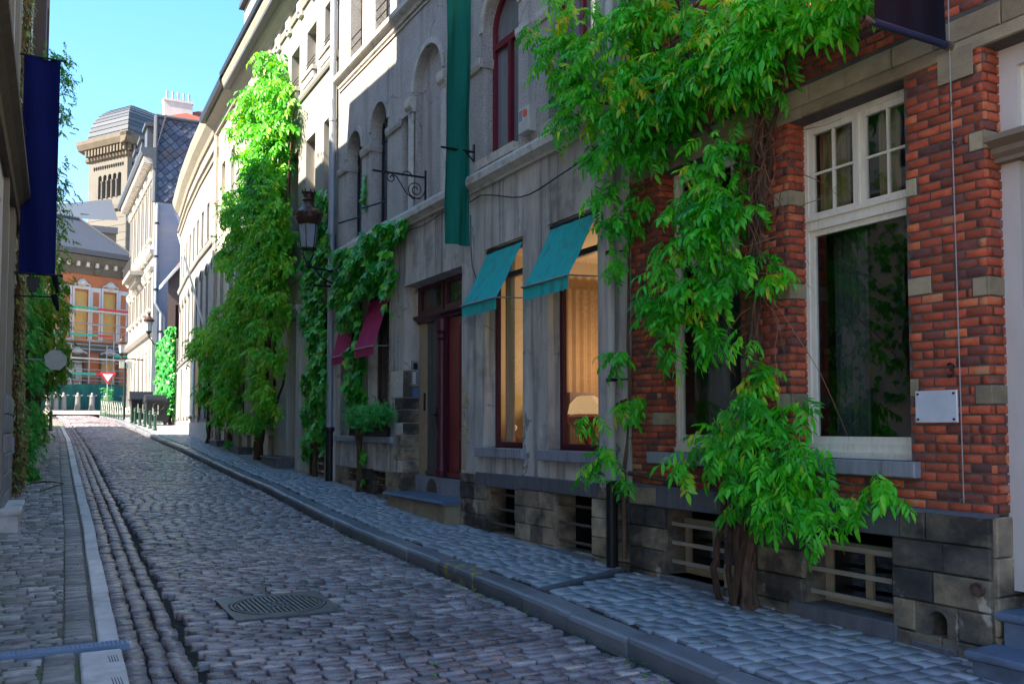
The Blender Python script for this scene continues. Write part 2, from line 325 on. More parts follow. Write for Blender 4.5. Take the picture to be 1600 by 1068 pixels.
M['green_banner']=cloth('green_banner_cloth',(.004,.075,.055))
M['navy']=cloth('navy_banner_cloth',(.004,.008,.085))
M['black_banner']=cloth('dark_navy_banner_cloth',(.003,.004,.012),rough=.7)
M['slate']=mat('slate_tiles',[(0,(.045,.05,.075)),(.5,(.085,.095,.14)),(1,(.16,.175,.24))],wt=.9,wn=.3,nscale=(3,3,3),rough=.4,bump=.15,spec=.5,stain=((.12,.075,.05),(.5,.5,.8),.52,.7,.5))
M['darkroof']=mat('dark_slate_roof',[(0,(.035,.038,.05)),(1,(.075,.08,.10))],wt=.6,wn=.4,rough=.55)
M['leadroof']=mat('lead_roof',[(0,(.13,.15,.18)),(1,(.30,.32,.36))],wt=.7,wn=.4,rough=.45)
M['tiles']=mat('red_roof_tiles',[(0,(.16,.045,.03)),(.5,(.27,.07,.045)),(1,(.38,.12,.07))],wt=.8,wn=.3,rough=.75)
M['tower']=mat('tower_stone',[(0,(.38,.34,.28)),(.5,(.48,.45,.39)),(1,(.56,.53,.48))],wt=.5,wn=.4,nscale=(.5,.5,.5),rough=.85)
M['tower_warm']=mat('tower_cornice_stone',[(0,(.26,.21,.15)),(1,(.45,.38,.29))],wt=.5,wn=.5,nscale=(.8,.8,.8),rough=.85)
M['bluewall']=mat('blue_grey_gable',[(.1,(.19,.205,.26)),(.5,(.25,.27,.33)),(.9,(.34,.34,.36))],wt=0,wn=.5,nscale=(.5,.5,.4),rough=.85,stain=((.37,.34,.30),(.12,.12,.5),.50,.62,.7))  # blue grey tone with broad tan patches
M['brick_far']=mat('orange_brick',[(0,(.30,.085,.04)),(.5,(.44,.14,.06)),(1,(.54,.21,.10))],wt=.8,wn=.35,nscale=(2,2,6),rough=.85)
M['brick_old']=mat('old_brown_brick',[(0,(.11,.075,.07)),(.5,(.18,.125,.11)),(1,(.28,.21,.18))],wt=.8,wn=.35,nscale=(3,3,8),rough=.9)
M['board']=mat('yellow_boarding',[(0,(.50,.26,.07)),(1,(.66,.42,.14))],wt=.7,wn=.3,rough=.75)
M['redpaint']=plain('red_guard_board',(.55,.03,.04),rough=.5)
M['greenpaint']=plain('green_guard_board',(.03,.30,.20),rough=.5)
M['alu']=plain('grey_scaffold_tube',(.28,.28,.29),rough=.45,metal=.4)
M['bollard']=plain('dark_green_bollard_paint',(.012,.05,.035),rough=.45)
M['bin']=plain('dark_blue_black_plastic',(.014,.018,.03),rough=.45)
M['signwhite']=plain('grey_white_sign_back',(.50,.48,.44),rough=.5)
M['signred']=plain('sign_red',(.60,.03,.05),rough=.4)
M['pure']=plain('white_enamel',(.72,.72,.72),rough=.35)
M['plastic_grey']=plain('pale_grey_box',(.50,.50,.48),rough=.5)
M['dock']=plain('grey_dock_metal',(.16,.155,.15),rough=.5)
M['orange']=plain('orange_red_badge',(.80,.10,.03),rough=.4)
M['blueplastic']=plain('blue_box',(.08,.14,.28),rough=.4)
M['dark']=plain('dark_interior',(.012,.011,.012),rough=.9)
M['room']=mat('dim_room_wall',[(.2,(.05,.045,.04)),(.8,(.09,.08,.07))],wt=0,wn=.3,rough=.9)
M['warmroom']=mat('warm_room_wall',[(.2,(.42,.30,.18)),(.8,(.52,.39,.25))],wt=0,wn=.2,nscale=(1,1,1),rough=.9)
M['curtain']=plain('ochre_curtain',(.40,.31,.13),rough=.9,nscale=(25,25,.5))
M['darkcurtain']=plain('grey_blind',(.06,.065,.075),rough=.9,nscale=(18,18,.3))
M['blind']=plain('wooden_blind',(.42,.24,.11),rough=.6)
M['lampshade']=emis('lit_lampshade',(.42,.27,.13),.12)
M['redglass']=plain('dark_red_vase',(.22,.015,.02),rough=.2)
M['picture']=plain('plain_ochre_canvas',(.42,.30,.12),rough=.8)
M['glass']=glassmat('window_glass',(.86,.88,.88),1.5,.06); M['glass_dark']=glassmat('dark_window_glass',(.70,.74,.74),1.6,.07)
M['glass_far']=mat('far_window_glass',[(.2,(.02,.025,.03)),(.8,(.07,.08,.10))],wt=0,wn=.4,nscale=(.7,.7,.7),rough=.08,spec=.9)
M['lampglass']=mat('lantern_glass',[(.2,(.20,.22,.26)),(.8,(.34,.37,.42))],wt=0,wn=.3,rough=.15,spec=.6)
M['lampbrown']=plain('brown_lantern_paint',(.06,.03,.022),rough=.4,metal=.3)
M['bark']=mat('bark',[(0,(.05,.03,.022)),(.5,(.12,.072,.05)),(1,(.22,.145,.10))],wt=.5,wn=.6,nscale=(30,30,7),rough=.95,bump=1,bscale=45,spec=.15)
M['twig']=mat('reddish_twig',[(0,(.12,.045,.03)),(1,(.28,.12,.07))],wt=1,wn=.3,rough=.8)
M['deadivy']=mat('dry_ivy',[(0,(.06,.035,.02)),(.5,(.14,.085,.04)),(1,(.24,.17,.07))],wt=1,wn=.3,rough=.9)
# leaves
M['wist']=leafmat('wisteria_leaf',[(0,(.012,.16,.010)),(.4,(.035,.42,.014)),(.8,(.10,.62,.018)),(.97,(.26,.70,.03)),(1,(.65,.62,.04))],trans=.42)
M['wist_far']=leafmat('wisteria_leaf_far',[(0,(.03,.26,.010)),(.5,(.09,.48,.014)),(.85,(.19,.54,.018)),(1,(.30,.55,.02))],trans=.3,rough=.55)
M['ivy']=leafmat('ivy_leaf',[(0,(.012,.17,.022)),(.5,(.03,.38,.03)),(.85,(.08,.50,.04)),(1,(.2,.52,.04))],trans=.22,rough=.4)
M['leftleaf']=leafmat('left_vine_leaf',[(0,(.03,.16,.012)),(.5,(.09,.30,.014)),(.85,(.22,.40,.02)),(1,(.45,.30,.05))],trans=.35,rough=.5)
M['fern']=leafmat('planter_leaf',[(0,(.02,.20,.03)),(.6,(.05,.38,.06)),(1,(.10,.50,.10))],trans=.25,rough=.5)
M['moss']=mat('moss_green',[(0,(.03,.09,.01)),(1,(.12,.22,.02))],wt=1,wn=.4,rough=.95)
# ground
M['cobble']=mat('road_cobble',[(0,(.052,.042,.046)),(.35,(.098,.078,.084)),(.7,(.148,.120,.126)),(.93,(.21,.178,.172)),(1,(.27,.20,.16))],wt=.85,wn=.45,nscale=(9,9,9),rough=.30,bump=.35,bscale=45,spec=.7,rvar=.12,stain=((.03,.028,.034),(.45,.45,.45),.52,.66,.5))
M['paver']=mat('pavement_sett',[(0,(.070,.075,.090)),(.4,(.125,.132,.150)),(.75,(.18,.185,.20)),(1,(.25,.24,.235))],wt=.8,wn=.4,nscale=(6,6,6),rough=.38,bump=.25,bscale=40,spec=.6,rvar=.1)
M['leftsett']=mat('old_sett',[(0,(.06,.055,.055)),(.4,(.12,.11,.105)),(.75,(.19,.175,.165)),(1,(.30,.28,.27))],wt=.85,wn=.4,nscale=(10,10,10),rough=.65,bump=.5,bscale=40,spec=.35,stain=((.08,.12,.02),(1.6,1.6,1.6),.58,.66,.35))
M['kerb']=mat('kerb_stone',[(0,(.05,.052,.06)),(.5,(.095,.10,.115)),(1,(.17,.175,.19))],wt=.6,wn=.4,nscale=(4,4,4),rough=.35,bump=.3,bscale=30,spec=.55,rvar=.1,stain=((.03,.03,.034),(2,2,2),.5,.7,.5))
M['kerbyellow']=mat('kerb_yellow_paint',[(0,(.09,.095,.12)),(1,(.15,.16,.18))],wt=.4,wn=.3,rough=.6,bump=.3,bscale=30,stain=((.42,.32,.04),(6,6,6),.50,.62,.7))
M['strip']=mat('pale_kerb_strip',[(0,(.20,.185,.18)),(.5,(.31,.285,.275)),(1,(.43,.40,.38))],wt=.6,wn=.5,nscale=(5,5,5),rough=.6,bump=.3,bscale=35,stain=[((.12,.12,.14),(2,2,2),.52,.68,.6)])
M['sand']=mat('dark_joint_sand',[(.2,(.028,.026,.028)),(.5,(.055,.05,.048)),(.8,(.10,.09,.08))],wt=0,wn=.5,nscale=(5,5,5),rough=.95,bump=.6,bscale=60,stain=((.055,.10,.012),(1.3,1.3,1.3),.60,.70,.5))
M['palesand']=mat('pale_joint_sand',[(.2,(.10,.09,.075)),(.5,(.17,.15,.125)),(.8,(.24,.22,.18))],wt=0,wn=.5,nscale=(5,5,5),rough=.95,bump=.6,bscale=60,stain=((.09,.17,.015),(1.1,1.1,1.1),.55,.66,.7))
M['far_paving']=mat('far_setts',[(.2,(.20,.18,.15)),(.5,(.30,.27,.23)),(.8,(.40,.37,.31))],wt=0,wn=.5,nscale=(3,9,3),rough=.75,bump=.3,bscale=20)
M['manhole']=mat('cast_iron_cover',[(0,(.09,.088,.092)),(.5,(.17,.165,.17)),(1,(.27,.26,.26))],wt=.6,wn=.4,nscale=(12,12,12),rough=.4,metal=.5,bump=.3,bscale=80)
M['tread']=mat('galvanised_tread',[(0,(.13,.21,.33)),(1,(.22,.31,.45))],wt=.6,wn=.3,rough=.45,metal=.4)
# ---------------------------------------------------------------- ground
def sheet(name, xl, xr, ys, zf, m, nx=1, parent=None, kind='structure'):
    mb=MB(); V=[];F=[]
    for y in ys:
        a,b=xl(y),xr(y)
        for i in range(nx+1):
            x=a+(b-a)*i/nx; V.append((x,y,zf(x,y)))
    for j in range(len(ys)-1):
        for i in range(nx):
            k=j*(nx+1)+i; F.append((k,k+1,k+nx+2,k+nx+1))
    mb.add(V,F); return mb.build(name,m,parent,kind=kind,smooth=True)
YS=[-30,-20,-12,-8]+[x*1.0 for x in range(-6,66)]+[70,75,80,90,100,140,200,400]
def RZ(x,y):
    a,b=kl(y),kr(y); c=(x-(a+b)/2)/max(.5,(b-a)/2)
    return G(y)-.125+.035*(1-min(1,c*c))-.02*math.exp(-((x-a-.2)/.15)**2)
sheet('ground',lambda y:-300,lambda y:300,YS,lambda x,y:G(y)-.30,M['palesand'])
road=sheet('road',lambda y:kl(y)-.02,lambda y:kr(y)+.02,[y for y in YS if y<66],lambda x,y:RZ(x,y)-.05,M['sand'],nx=12)
wallx=lambda y: np.interp(y,[-30,19,31,36,50,66],[6.3,6.3,6.55,6.8,7.6,8.2])
lwx=lambda y: -.21+.0332*(y-16.4)
rpave=sheet('right_pavement',lambda y:kr(y)+.2,lambda y:float(wallx(y))+.25,[y for y in YS if y<66],lambda x,y:G(y)-.028,M['sand'])
lpave=sheet('left_pavement',lambda y:lwx(y)-.4,lambda y:kl(y)-.01,[y for y in YS if y<66],lambda x,y:G(y)-.072,M['palesand'])
sheet('plaza',lambda y:-60,lambda y:80,[64.0,66,70,75,80,90,100,140],lambda x,y:G(y)-.02,M['far_paving'])
sheet('side_ground',lambda y:-60,lambda y:lwx(y)-.35,[y for y in YS if -12<=y<66],lambda x,y:G(y)-.1,M['far_paving'])

OCT=[(-1,-.8),(-.9,-1),(.9,-1),(1,-.8),(1,.8),(.9,1),(-.9,1),(-1,.8)]
def stone(cx,cy,hx,hy,z,rot,rx,ry,rn,c=.012,dep=.07):
    """returns 24 verts"""
    V=[]; J=[(rn.uniform(-.05,.05),rn.uniform(-.07,.07)) for _ in OCT]
    cr,sr=math.cos(rot),math.sin(rot)
    for lv,(dz,ins) in enumerate(((-dep,0),(-.009,0),(0.0,c))):
        for (ox,oy),(jx,jy) in zip(OCT,J):
            x=(ox+jx)*(hx-ins); y=(oy+jy)*(hy-ins)
            zz=z+dz+rx*x+ry*y
            V.append((cx+x*cr-y*sr, cy+x*sr+y*cr, zz))
    return V
SQ=[(k,(k+1)%8,8+(k+1)%8,8+k) for k in range(8)]+[(8+k,8+(k+1)%8,16+(k+1)%8,16+k) for k in range(8)]+[(16,17,18,19),(16,19,20,23),(20,21,22,23)]
SQ=np.array(SQ)
def pave(items, mat_, parent, name, nkeep=300, seed=1, top=.0, c=.012, smooth=False, tl=1.0):
    """items: (x,y,hx,hy,z,rot,tint). nearest nkeep in view become parts, the rest one stuff mesh"""
    rn=random.Random(seed); sc=[]
    for it in items:
        p=(it[0],it[1],it[4]); px=project(p)
        vis=-30<px[0]<1630 and -30<px[1]<1090 and px[2]>.2
        sc.append((0 if vis else 1, px[2] if vis else 99))
    order=sorted(range(len(items)),key=lambda i:sc[i]); keep=set(order[:nkeep])
    var=[]
    for k in range(20):
        V=stone(0,0,.1,.07,0,0,rn.uniform(-.04,.04)*tl,rn.uniform(-.04,.04)*tl,rn,c)
        t=rn.random()
        me=fast_mesh(name,V,SQ,[t]*24,mat_,smooth); var.append((t,me))
    V=[];F=[];T=[];n=0
    L=WL[parent]
    for i,it in enumerate(items):
        x,y,hx,hy,z,rot,t=it; sl=(G(y+.5)-G(y-.5))
        if i in keep:
            me=min(rn.sample(var,5),key=lambda q:abs(q[0]-t))[1]
            o=link(name,me,parent); o.location=(x-L.x,y-L.y,z-L.z+rn.uniform(-.003,.003)); o.scale=(hx/.1,hy/.07,1)
            o.rotation_euler=(math.atan(sl)+rn.uniform(-.02,.02)*tl,rn.uniform(-.02,.02)*tl,rot)
        else:
            vv=stone(x-L.x,y-L.y,hx,hy,z-L.z+rn.uniform(-.004,.004),rot,rn.uniform(-.035,.035)*tl,sl+rn.uniform(-.03,.03)*tl,rn,c)
            V+=vv; F.append(SQ+n); T+=[t]*24; n+=24
    if V:
        link(name,fast_mesh(name,V,np.concatenate(F),T,mat_,smooth),parent,kind='stuff')
rn=random.Random(3)
# road cobbles
items=[]
y=3.2
while y<64:
    py=.105+rn.uniform(-.008,.010); a=kl(y)+.470; b=kr(y)-.10
    x=a+rn.uniform(0,.14)
    wob=rn.uniform(-.02,.02)
    while x<b-.06:
        L=rn.uniform(.17,.25); L=min(L,b-x)
        if L<.07: break
        cx=x+L/2; bow=.07*math.sin((cx-a)*1.6+y*.35)+wob*(cx-a)
        cy=y+bow+rn.uniform(-.01,.01)
        if not (1.68<cx<2.80 and 8.16<cy<9.30):
            t=min(1,max(0,rn.gauss(.47,.29)))
            items.append((cx,cy,L/2-.0095,py/2-.0075,RZ(cx,cy)+rn.uniform(-.006,.006),rn.uniform(-.05,.05),t))
        x+=L
    y+=py
# gutter courses
for col,(dx,w) in enumerate(((.005,.160),(.166,.158),(.326,.142))):
    y=3.2
    while y<60:
        L=rn.uniform(.11,.19) if col<2 else rn.uniform(.14,.22); cx=kl(y)+dx+w/2
        t=min(1,max(0,rn.gauss(.26 if col<2 else .5,.2)))
        items.append((cx+rn.uniform(-.012,.012),y+L/2,w/2-rn.uniform(.003,.014),L/2-rn.uniform(.007,.014),RZ(cx,y)-(.008 if col<2 else 0)+rn.uniform(-.008,.006),rn.uniform(-.12,.12),t))
        y+=L
pave(items,M['cobble'],road,'cobblestone',300,11,c=.006,tl=.7)
# right pavement
items=[]; y=3.0
while y<60:
    big = y<8.2
    py=(.16 if big else .125)+rn.uniform(-.01,.015); a=kr(y)+.26; b=float(wallx(y))-.12; x=a+rn.uniform(0,.1)
    while x<b-.05:
        L=min(rn.uniform(.15,.27) if big else rn.uniform(.15,.22),b-x)
        if L<.07: break
        cx=x+L/2; cy=y+rn.uniform(-.012,.012)+.03*math.sin(cx*2+y)
        if not (abs(cy-(7.72+.42*(cx-4.4)))<.12 and True):
            items.append((cx,cy,L/2-.006,py/2-.006,G(y)+rn.uniform(-.004,.004),rn.uniform(-.06,.06),min(1,max(0,rn.gauss(.5,.2)))))
        x+=L
    y+=py
pave(items,M['paver'],rpave,'paving_sett',300,12,c=.003,tl=.3)
# left pavement
items=[]; y=3.5
while y<52:
    py=.105+rn.uniform(-.01,.015)
    wstrip=.3 if y<7.62 else .17
    e=kl(y)-wstrip-.02
    if not 7.50<y<7.80:
        # column beside the strip
        items.append((e-.11,y+py/2,.10,py/2-.007,G(y)-.05+rn.uniform(-.004,.004),rn.uniform(-.04,.04),min(1,max(0,rn.gauss(.5,.2)))))
        x=lwx(y)-.3; b=e-.213; x+=rn.uniform(0,.15)
        while x<b-.05:
            L=min(rn.uniform(.15,.25),b-x)
            if L<.07: break
            rough=.5 if y<9.5 else .22
            if not (y<10.5 and rn.random()<.05): items.append((x+L/2,y+py/2+rn.uniform(-.01,.01),L/2-.007*(1+rough),py/2-.007*(1+rough*.7),G(y)-.05+rn.uniform(-.010,.006)*(1+rough),rn.uniform(-.09,.09),min(1,max(0,rn.gauss(.5,.24)))))
            x+=L
    y+=py
pave(items,M['leftsett'],lpave,'old_sett',300,13,c=.007)
# pale strip stones of the left pavement
y=3.4
while y<50:
    L=rn.uniform(.95,1.3)
    if y<7.5: L=min(.62,7.5-y) if 7.5-y>.3 else 7.5-y
    if y<7.5 and L<.1: y=7.80; continue
    if 7.45<y<7.8: y=7.80; continue
    w=.3 if y<7.5 else .165
    y1=y+L-.012; mb=MB(); j=rn.uniform(-.005,.005)
    x0a,x0b,x1a,x1b=kl(y)-w+j,kl(y1)-w+j,kl(y)-.012+j,kl(y1)-.012+j
    za,zb=G(y)-.040,G(y1)-.040; h=.14; t=rn.uniform(.3,.8)
    c=.012
    bot=[(x0a,y,za-h),(x1a,y,za-h),(x1b,y1,zb-h),(x0b,y1,zb-h)]
    mid=[(x0a,y,za-c),(x1a,y,za-c),(x1b,y1,zb-c),(x0b,y1,zb-c)]
    tp=[(x0a+c,y+c,za),(x1a-c,y+c,za),(x1b-c,y1-c,zb),(x0b+c,y1-c,zb)]
    mb.add(bot+mid+tp,[(0,1,5,4),(1,2,6,5),(2,3,7,6),(3,0,4,7),(4,5,9,8),(5,6,10,9),(6,7,11,10),(7,4,8,11),(8,9,10,11)],t)
    mb.build('strip_stone',M['strip'],lpave)
    if y<7.4:   # tactile grooves
        for k in range(4):
            g=MB(); xx=kl(y)-.105+k*.018; g.box(xx,xx+.006,y+.005,y1-.005,za-.002,za+.0035); g.build('groove_line',M['iron'],lpave)
    y+=L
# galvanised tread strip across the left pavement
tr=thing('tread_strip','blue grey metal tread strip with wavy ridges laid across the left pavement','metal strip',(.3,7.65,G(7.65)-.05))
mb=MB(); mb.box(-.35,.80,7.58,7.74,G(7.65)-.08,G(7.65)-.035,.5); mb.build('plate',M['tread'],tr)
mb=MB()
for i in range(36):
    x=-.34+i*.0315
    for k in range(4):
        yy=7.59+k*.037; mb.add([(x,yy,G(7.65)-.034),(x+.02,yy+.012,G(7.65)-.034),(x+.02,yy+.022,G(7.65)-.034),(x,yy+.012,G(7.65)-.034),(x+.004,yy+.008,G(7.65)-.026),(x+.018,yy+.015,G(7.65)-.026)],[(0,1,5,4),(1,2,5),(2,3,4,5),(3,0,4)],.9)
mb.build('ridges',M['tread'],tr,kind='stuff')
# right kerb
kb=structure('kerb',(4.3,5,0)); y=-6.0
while y<62:
    L=rn.uniform(.85,1.25) if y>4 else 1.2
    if y<7.75<y+L+.3 : L=7.75-y if 7.75-y>.4 else L
    y1=y+L-.014; j=rn.uniform(-.012,.012); dz=rn.uniform(-.008,.008)
    nseg=3; mb=MB(); t=rn.uniform(.2,.8)
    prof=[(0,-.26),(-.004,-.05),(.008,-.018),(.03,-.004),(.06,0),(.235,0),(.235,-.26)]
    rings=[]
    for s in range(nseg+1):
        yy=y+(y1-y)*s/nseg; k=.006 if s in (0,nseg) else 0
        rings.append([(kr(yy)+j+px_+(k if px_<.1 else 0),yy,G(yy)+dz+pz-(k if pz>-.04 else 0)+rn.uniform(-.002,.002)) for px_,pz in prof])
    n=len(prof); vs_=[p for r_ in rings for p in r_]; fs=[]
    for s in range(nseg):
        for k in range(n): fs.append((s*n+k,s*n+(k+1)%n,(s+1)*n+(k+1)%n,(s+1)*n+k))
    fs.append(tuple(range(n))); fs.append(tuple(range(nseg*n,nseg*n+n))[::-1])
    mb.add(vs_,fs,t); mb.build('kerb_stone',M['kerbyellow'] if 8.7<y+L/2<10.3 and RND.random()<2 else M['kerb'],kb,smooth=False)
    y+=L
# left bluestone drain slab line on right pavement
ds=thing('drain_channel','dark stone drain channel crossing the right pavement from downpipe to kerb','drain',(5.2,8.05,G(8)))
mb=MB(); a=(4.63,7.80);b=(6.08,8.42); d=Vector((b[0]-a[0],b[1]-a[1],0)).normalized(); nrm=Vector((-d.y,d.x,0))*.05
P4=[Vector((a[0],a[1],0))-nrm,Vector((b[0],b[1],0))-nrm,Vector((b[0],b[1],0))+nrm,Vector((a[0],a[1],0))+nrm]
mb.hexa([(p.x,p.y,G(p.y)-.05) for p in P4]+[(p.x,p.y,G(p.y)+.012) for p in P4],.2); mb.build('channel_slab',M['darkbluestone'],ds)
# manhole
mh=thing('manhole_cover','square cast iron manhole frame with round ribbed cover set in the cobbled road','manhole cover',(2.24,8.73,RZ(2.24,8.73)))
zc=RZ(2.24,8.73)+.004; sl=G(9.2)-G(8.2)
def mz(y): return zc+sl*(y-8.73)
x0,x1,y0,y1=1.74,2.74,8.24,9.22
mb=MB()
# frame plate with round hole
m_=32; outer=[]
ring=[(2.24+.462*math.cos(2*math.pi*k/m_),8.73+.462*math.sin(2*math.pi*k/m_)) for k in range(m_)]
tri=tessellate_polygon([[Vector((x0,y0,0)),Vector((x1,y0,0)),Vector((x1,y1,0)),Vector((x0,y1,0))],[Vector((p[0],p[1],0)) for p in ring]])
fl=[(x0,y0),(x1,y0),(x1,y1),(x0,y1)]+ring
mb.add([(p[0],p[1],mz(p[1])) for p in fl],[tuple(t) for t in tri],.4)
for q in (((x0,y0),(x1,y0)),((x1,y0),(x1,y1)),((x1,y1),(x0,y1)),((x0,y1),(x0,y0))):
    (ax,ay),(bx,by)=q; mb.quad((ax,ay,mz(ay)),(bx,by,mz(by)),(bx,by,mz(by)-.09),(ax,ay,mz(ay)-.09),.3)
mb.build('cover_frame',M['manhole'],mh)
mb=MB()
for (ra,rb,h) in ((.445,.425,.006),(.405,.390,.006)):
    for k in range(48):
        a,b=2*math.pi*k/48,2*math.pi*(k+1)/48
        p=[(2.24+r*math.cos(t),8.73+r*math.sin(t)) for r,t in ((ra,a),(ra,b),(rb,b),(rb,a))]
        mb.hexa([(x,y,mz(y)-.012) for x,y in p]+[(x,y,mz(y)+h) for x,y in p],.8)
mb.build('rim_ring',M['manhole'],mh)
mb=MB(); n=40; mb.add([(2.24+.455*math.cos(2*math.pi*k/n),8.73+.455*math.sin(2*math.pi*k/n),mz(8.73+.455*math.sin(2*math.pi*k/n))-.012) for k in range(n)],[tuple(range(n))],.15); mb.build('lid_disc',M['manhole'],mh)
for i in range(17):
    xx=2.24-.36+i*.045; hw=math.sqrt(max(0,.38**2-(xx-2.24)**2))
    if hw<.05: continue
    segs=[(-hw,hw)] if abs(xx-2.24)>.12 else [(-hw,-.12),(.12,hw)]
    for a,b in segs:
        mb=MB(); p=[(xx-.012,8.73+a),(xx+.012,8.73+a),(xx+.012,8.73+b),(xx-.012,8.73+b)]
        mb.hexa([(x,y,mz(y)-.012) for x,y in p]+[(x,y,mz(y)+.005) for x,y in p],.7); mb.build('rib',M['manhole'],mh)
mb=MB()
for i in range(4):
    for k in range(4):
        xx=2.24-.10+i*.055; yy=8.73-.10+k*.055; p=[(xx,yy),(xx+.035,yy),(xx+.035,yy+.035),(xx,yy+.035)]
        if (i+k)%3: mb.hexa([(x,y,mz(y)-.012) for x,y in p]+[(x,y,mz(y)+.004) for x,y in p],.6)
mb.build('centre_studs',M['manhole'],mh)
# ---------------------------------------------------------------- building helpers
def free(s0,s1,zc,ops,pad=0):
    iv=[(s0,s1)]
    for op in ops:
        if op['z0']-pad<zc<op['z1']+pad:
            n=[]
            for a,b in iv:
                if op['s1']<=a or op['s0']>=b: n.append((a,b)); continue
                if op['s0']>a: n.append((a,op['s0']))
                if op['s1']<b: n.append((op['s1'],b))
            iv=n
    return iv
def ashlar(parent, fr, rows, s0,s1, ops, m, o0,o1, name='stone_block', lo=.3, hi=.6, rn=None, c=.01, jit=.006, minh=0):
    rn=rn or RND
    for (z0,z1) in rows:
        for a,b in free(s0,s1,(z0+z1)/2,ops):
            x=a
            while x<b-.01:
                L=rn.uniform(lo,hi)
                if b-(x+L)<lo*.6: L=b-x
                mb=MB(); mb.block(fr,x+.004,x+L-.004,o0,o1+rn.uniform(-jit,jit),z0+.004,z1-.004,c,min(1,max(0,rn.gauss(.5,.25))),.004)
                mb.build(name,m,parent); x+=L
def sash(parent, fr, s0,s1,z0,z1,o, mat_, w=.055, dep=.05, bars=(1,1), glass=None, bw=.022, name='window', pname='pane', label=None):
    mb=MB()
    mb.fbox(fr,s0,s0+w,o,o+dep,z0,z1); mb.fbox(fr,s1-w,s1,o,o+dep,z0,z1)
    mb.fbox(fr,s0+w,s1-w,o,o+dep,z0,z0+w*1.15); mb.fbox(fr,s0+w,s1-w,o,o+dep,z1-w,z1)
    a,b,c,d=s0+w,s1-w,z0+w*1.15,z1-w; nx,nz=bars
    for i in range(1,nx):
        x=a+(b-a)*i/nx; mb.fbox(fr,x-bw/2,x+bw/2,o+.005,o+dep-.008,c,d)
    for k in range(1,nz):
        z=c+(d-c)*k/nz; mb.fbox(fr,a,b,o+.008,o+dep-.012,z-bw/2,z+bw/2)
    f=mb.build(name,mat_,parent,label)
    g=glass or M['glass_far']
    for i in range(nx):
        for k in range(nz):
            x0=a+(b-a)*i/nx+(bw/2 if i else 0); x1=a+(b-a)*(i+1)/nx-(bw/2 if i<nx-1 else 0)
            q0=c+(d-c)*k/nz+(bw/2 if k else 0); q1=c+(d-c)*(k+1)/nz-(bw/2 if k<nz-1 else 0)
            p=MB(); oo=o+.018
            p.quad(fr.P(x0,oo,q0),fr.P(x1,oo,q0),fr.P(x1,oo,q1),fr.P(x0,oo,q1)); p.build(pname,g,f)
    return f
def roombox(parent, fr, s0,s1,z0,z1,o,depth,m,name='interior'):
    mb=MB(); P=fr.P; a,b,c,d,e,f=s0,s1,z0,z1,o,o-depth
    mb.quad(P(a,f,c),P(b,f,c),P(b,f,d),P(a,f,d)); mb.quad(P(a,e,c),P(a,f,c),P(a,f,d),P(a,e,d)); mb.quad(P(b,e,c),P(b,f,c),P(b,f,d),P(b,e,d))
    mb.quad(P(a,e,c),P(b,e,c),P(b,f,c),P(a,f,c)); mb.quad(P(a,e,d),P(b,e,d),P(b,f,d),P(a,f,d))
    # back of the facade round the opening is closed by the wall itself
    return mb.build(name,m,parent)
def sill(parent, fr, s0,s1,z0,z1,o1=.07,m=None,o0=-.2,name='sill'):
    mb=MB(); mb.block(fr,s0,s1,o0,o1,z0,z1,.008,u(.3,.7),.003); return mb.build(name,m or M['bluestone'],parent)

def reveal3(mb,fr,s0,s1,z0,z1,d,top=True,o=-.008):
    P=fr.P
    for s in (s0,s1): mb.quad(P(s,o,z0),P(s,o-d,z0),P(s,o-d,z1),P(s,o,z1))
    if top: mb.quad(P(s0,o,z1),P(s1,o,z1),P(s1,o-d,z1),P(s0,o-d,z1))
# ================================================================ A brick house
FA=right_frame(6.17,0,0)
bh=thing('brick_house','red brick house nearest on the right, with cream framed windows and a sooty stone base','house',(6.3,6,0))
win2=dict(s0=4.68,s1=5.92,z0=1.53,z1=4.60,d=.30); win1=dict(s0=6.57,s1=7.81,z0=1.53,z1=4.60,d=.30)
cel2=dict(s0=4.85,s1=5.78,z0=.24,z1=.93,d=.34); cel1=dict(s0=6.79,s1=7.72,z0=.22,z1=.95,d=.34)
doorA=dict(s0=2.55,s1=4.01,z0=.45,z1=4.60,d=.34)
up2=dict(s0=4.75,s1=5.85,z0=6.3,z1=9.0,d=.25); up1=dict(s0=6.6,s1=7.75,z0=6.3,z1=9.0,d=.25)
mb=MB()
wall_mesh(mb,FA,4.01,8.35,1.16,13.5,[win2,win1,up2,up1],o=-.008,depth=.3); wall_mesh(mb,FA,.6,2.55,1.16,13.5,[],o=-.008); wall_mesh(mb,FA,2.55,4.01,4.6,13.5,[],o=-.008); reveal3(mb,FA,2.55,4.01,1.16,4.6,.34)
mb.build('mortar_wall',M['mortar'],bh)
mb=MB(); wall_mesh(mb,FA,4.01,8.35,-.4,1.16,[cel2,cel1,dict(s0=4.36,s1=4.54,z0=.17,z1=.42,d=.3)],o=-.01,depth=.34); mb.build('base_wall',M['plinth_dark'],bh)
mb=MB(); mb.fbox(FA,.6,2.55,-.34,-.01,-.4,1.16); mb.build('base_wall',M['plinth_dark'],bh)
# roof mass behind (keeps the sky off the rooms)
mb=MB(); mb.fbox(FA,.6,8.35,-9,-.5,13.3,13.5); mb.fbox(FA,.6,8.35,-9,-8.8,0,13.4); mb.fbox(FA,.6,.8,-9,-.4,0,13.4); mb.build('roof',M['darkroof'],bh)
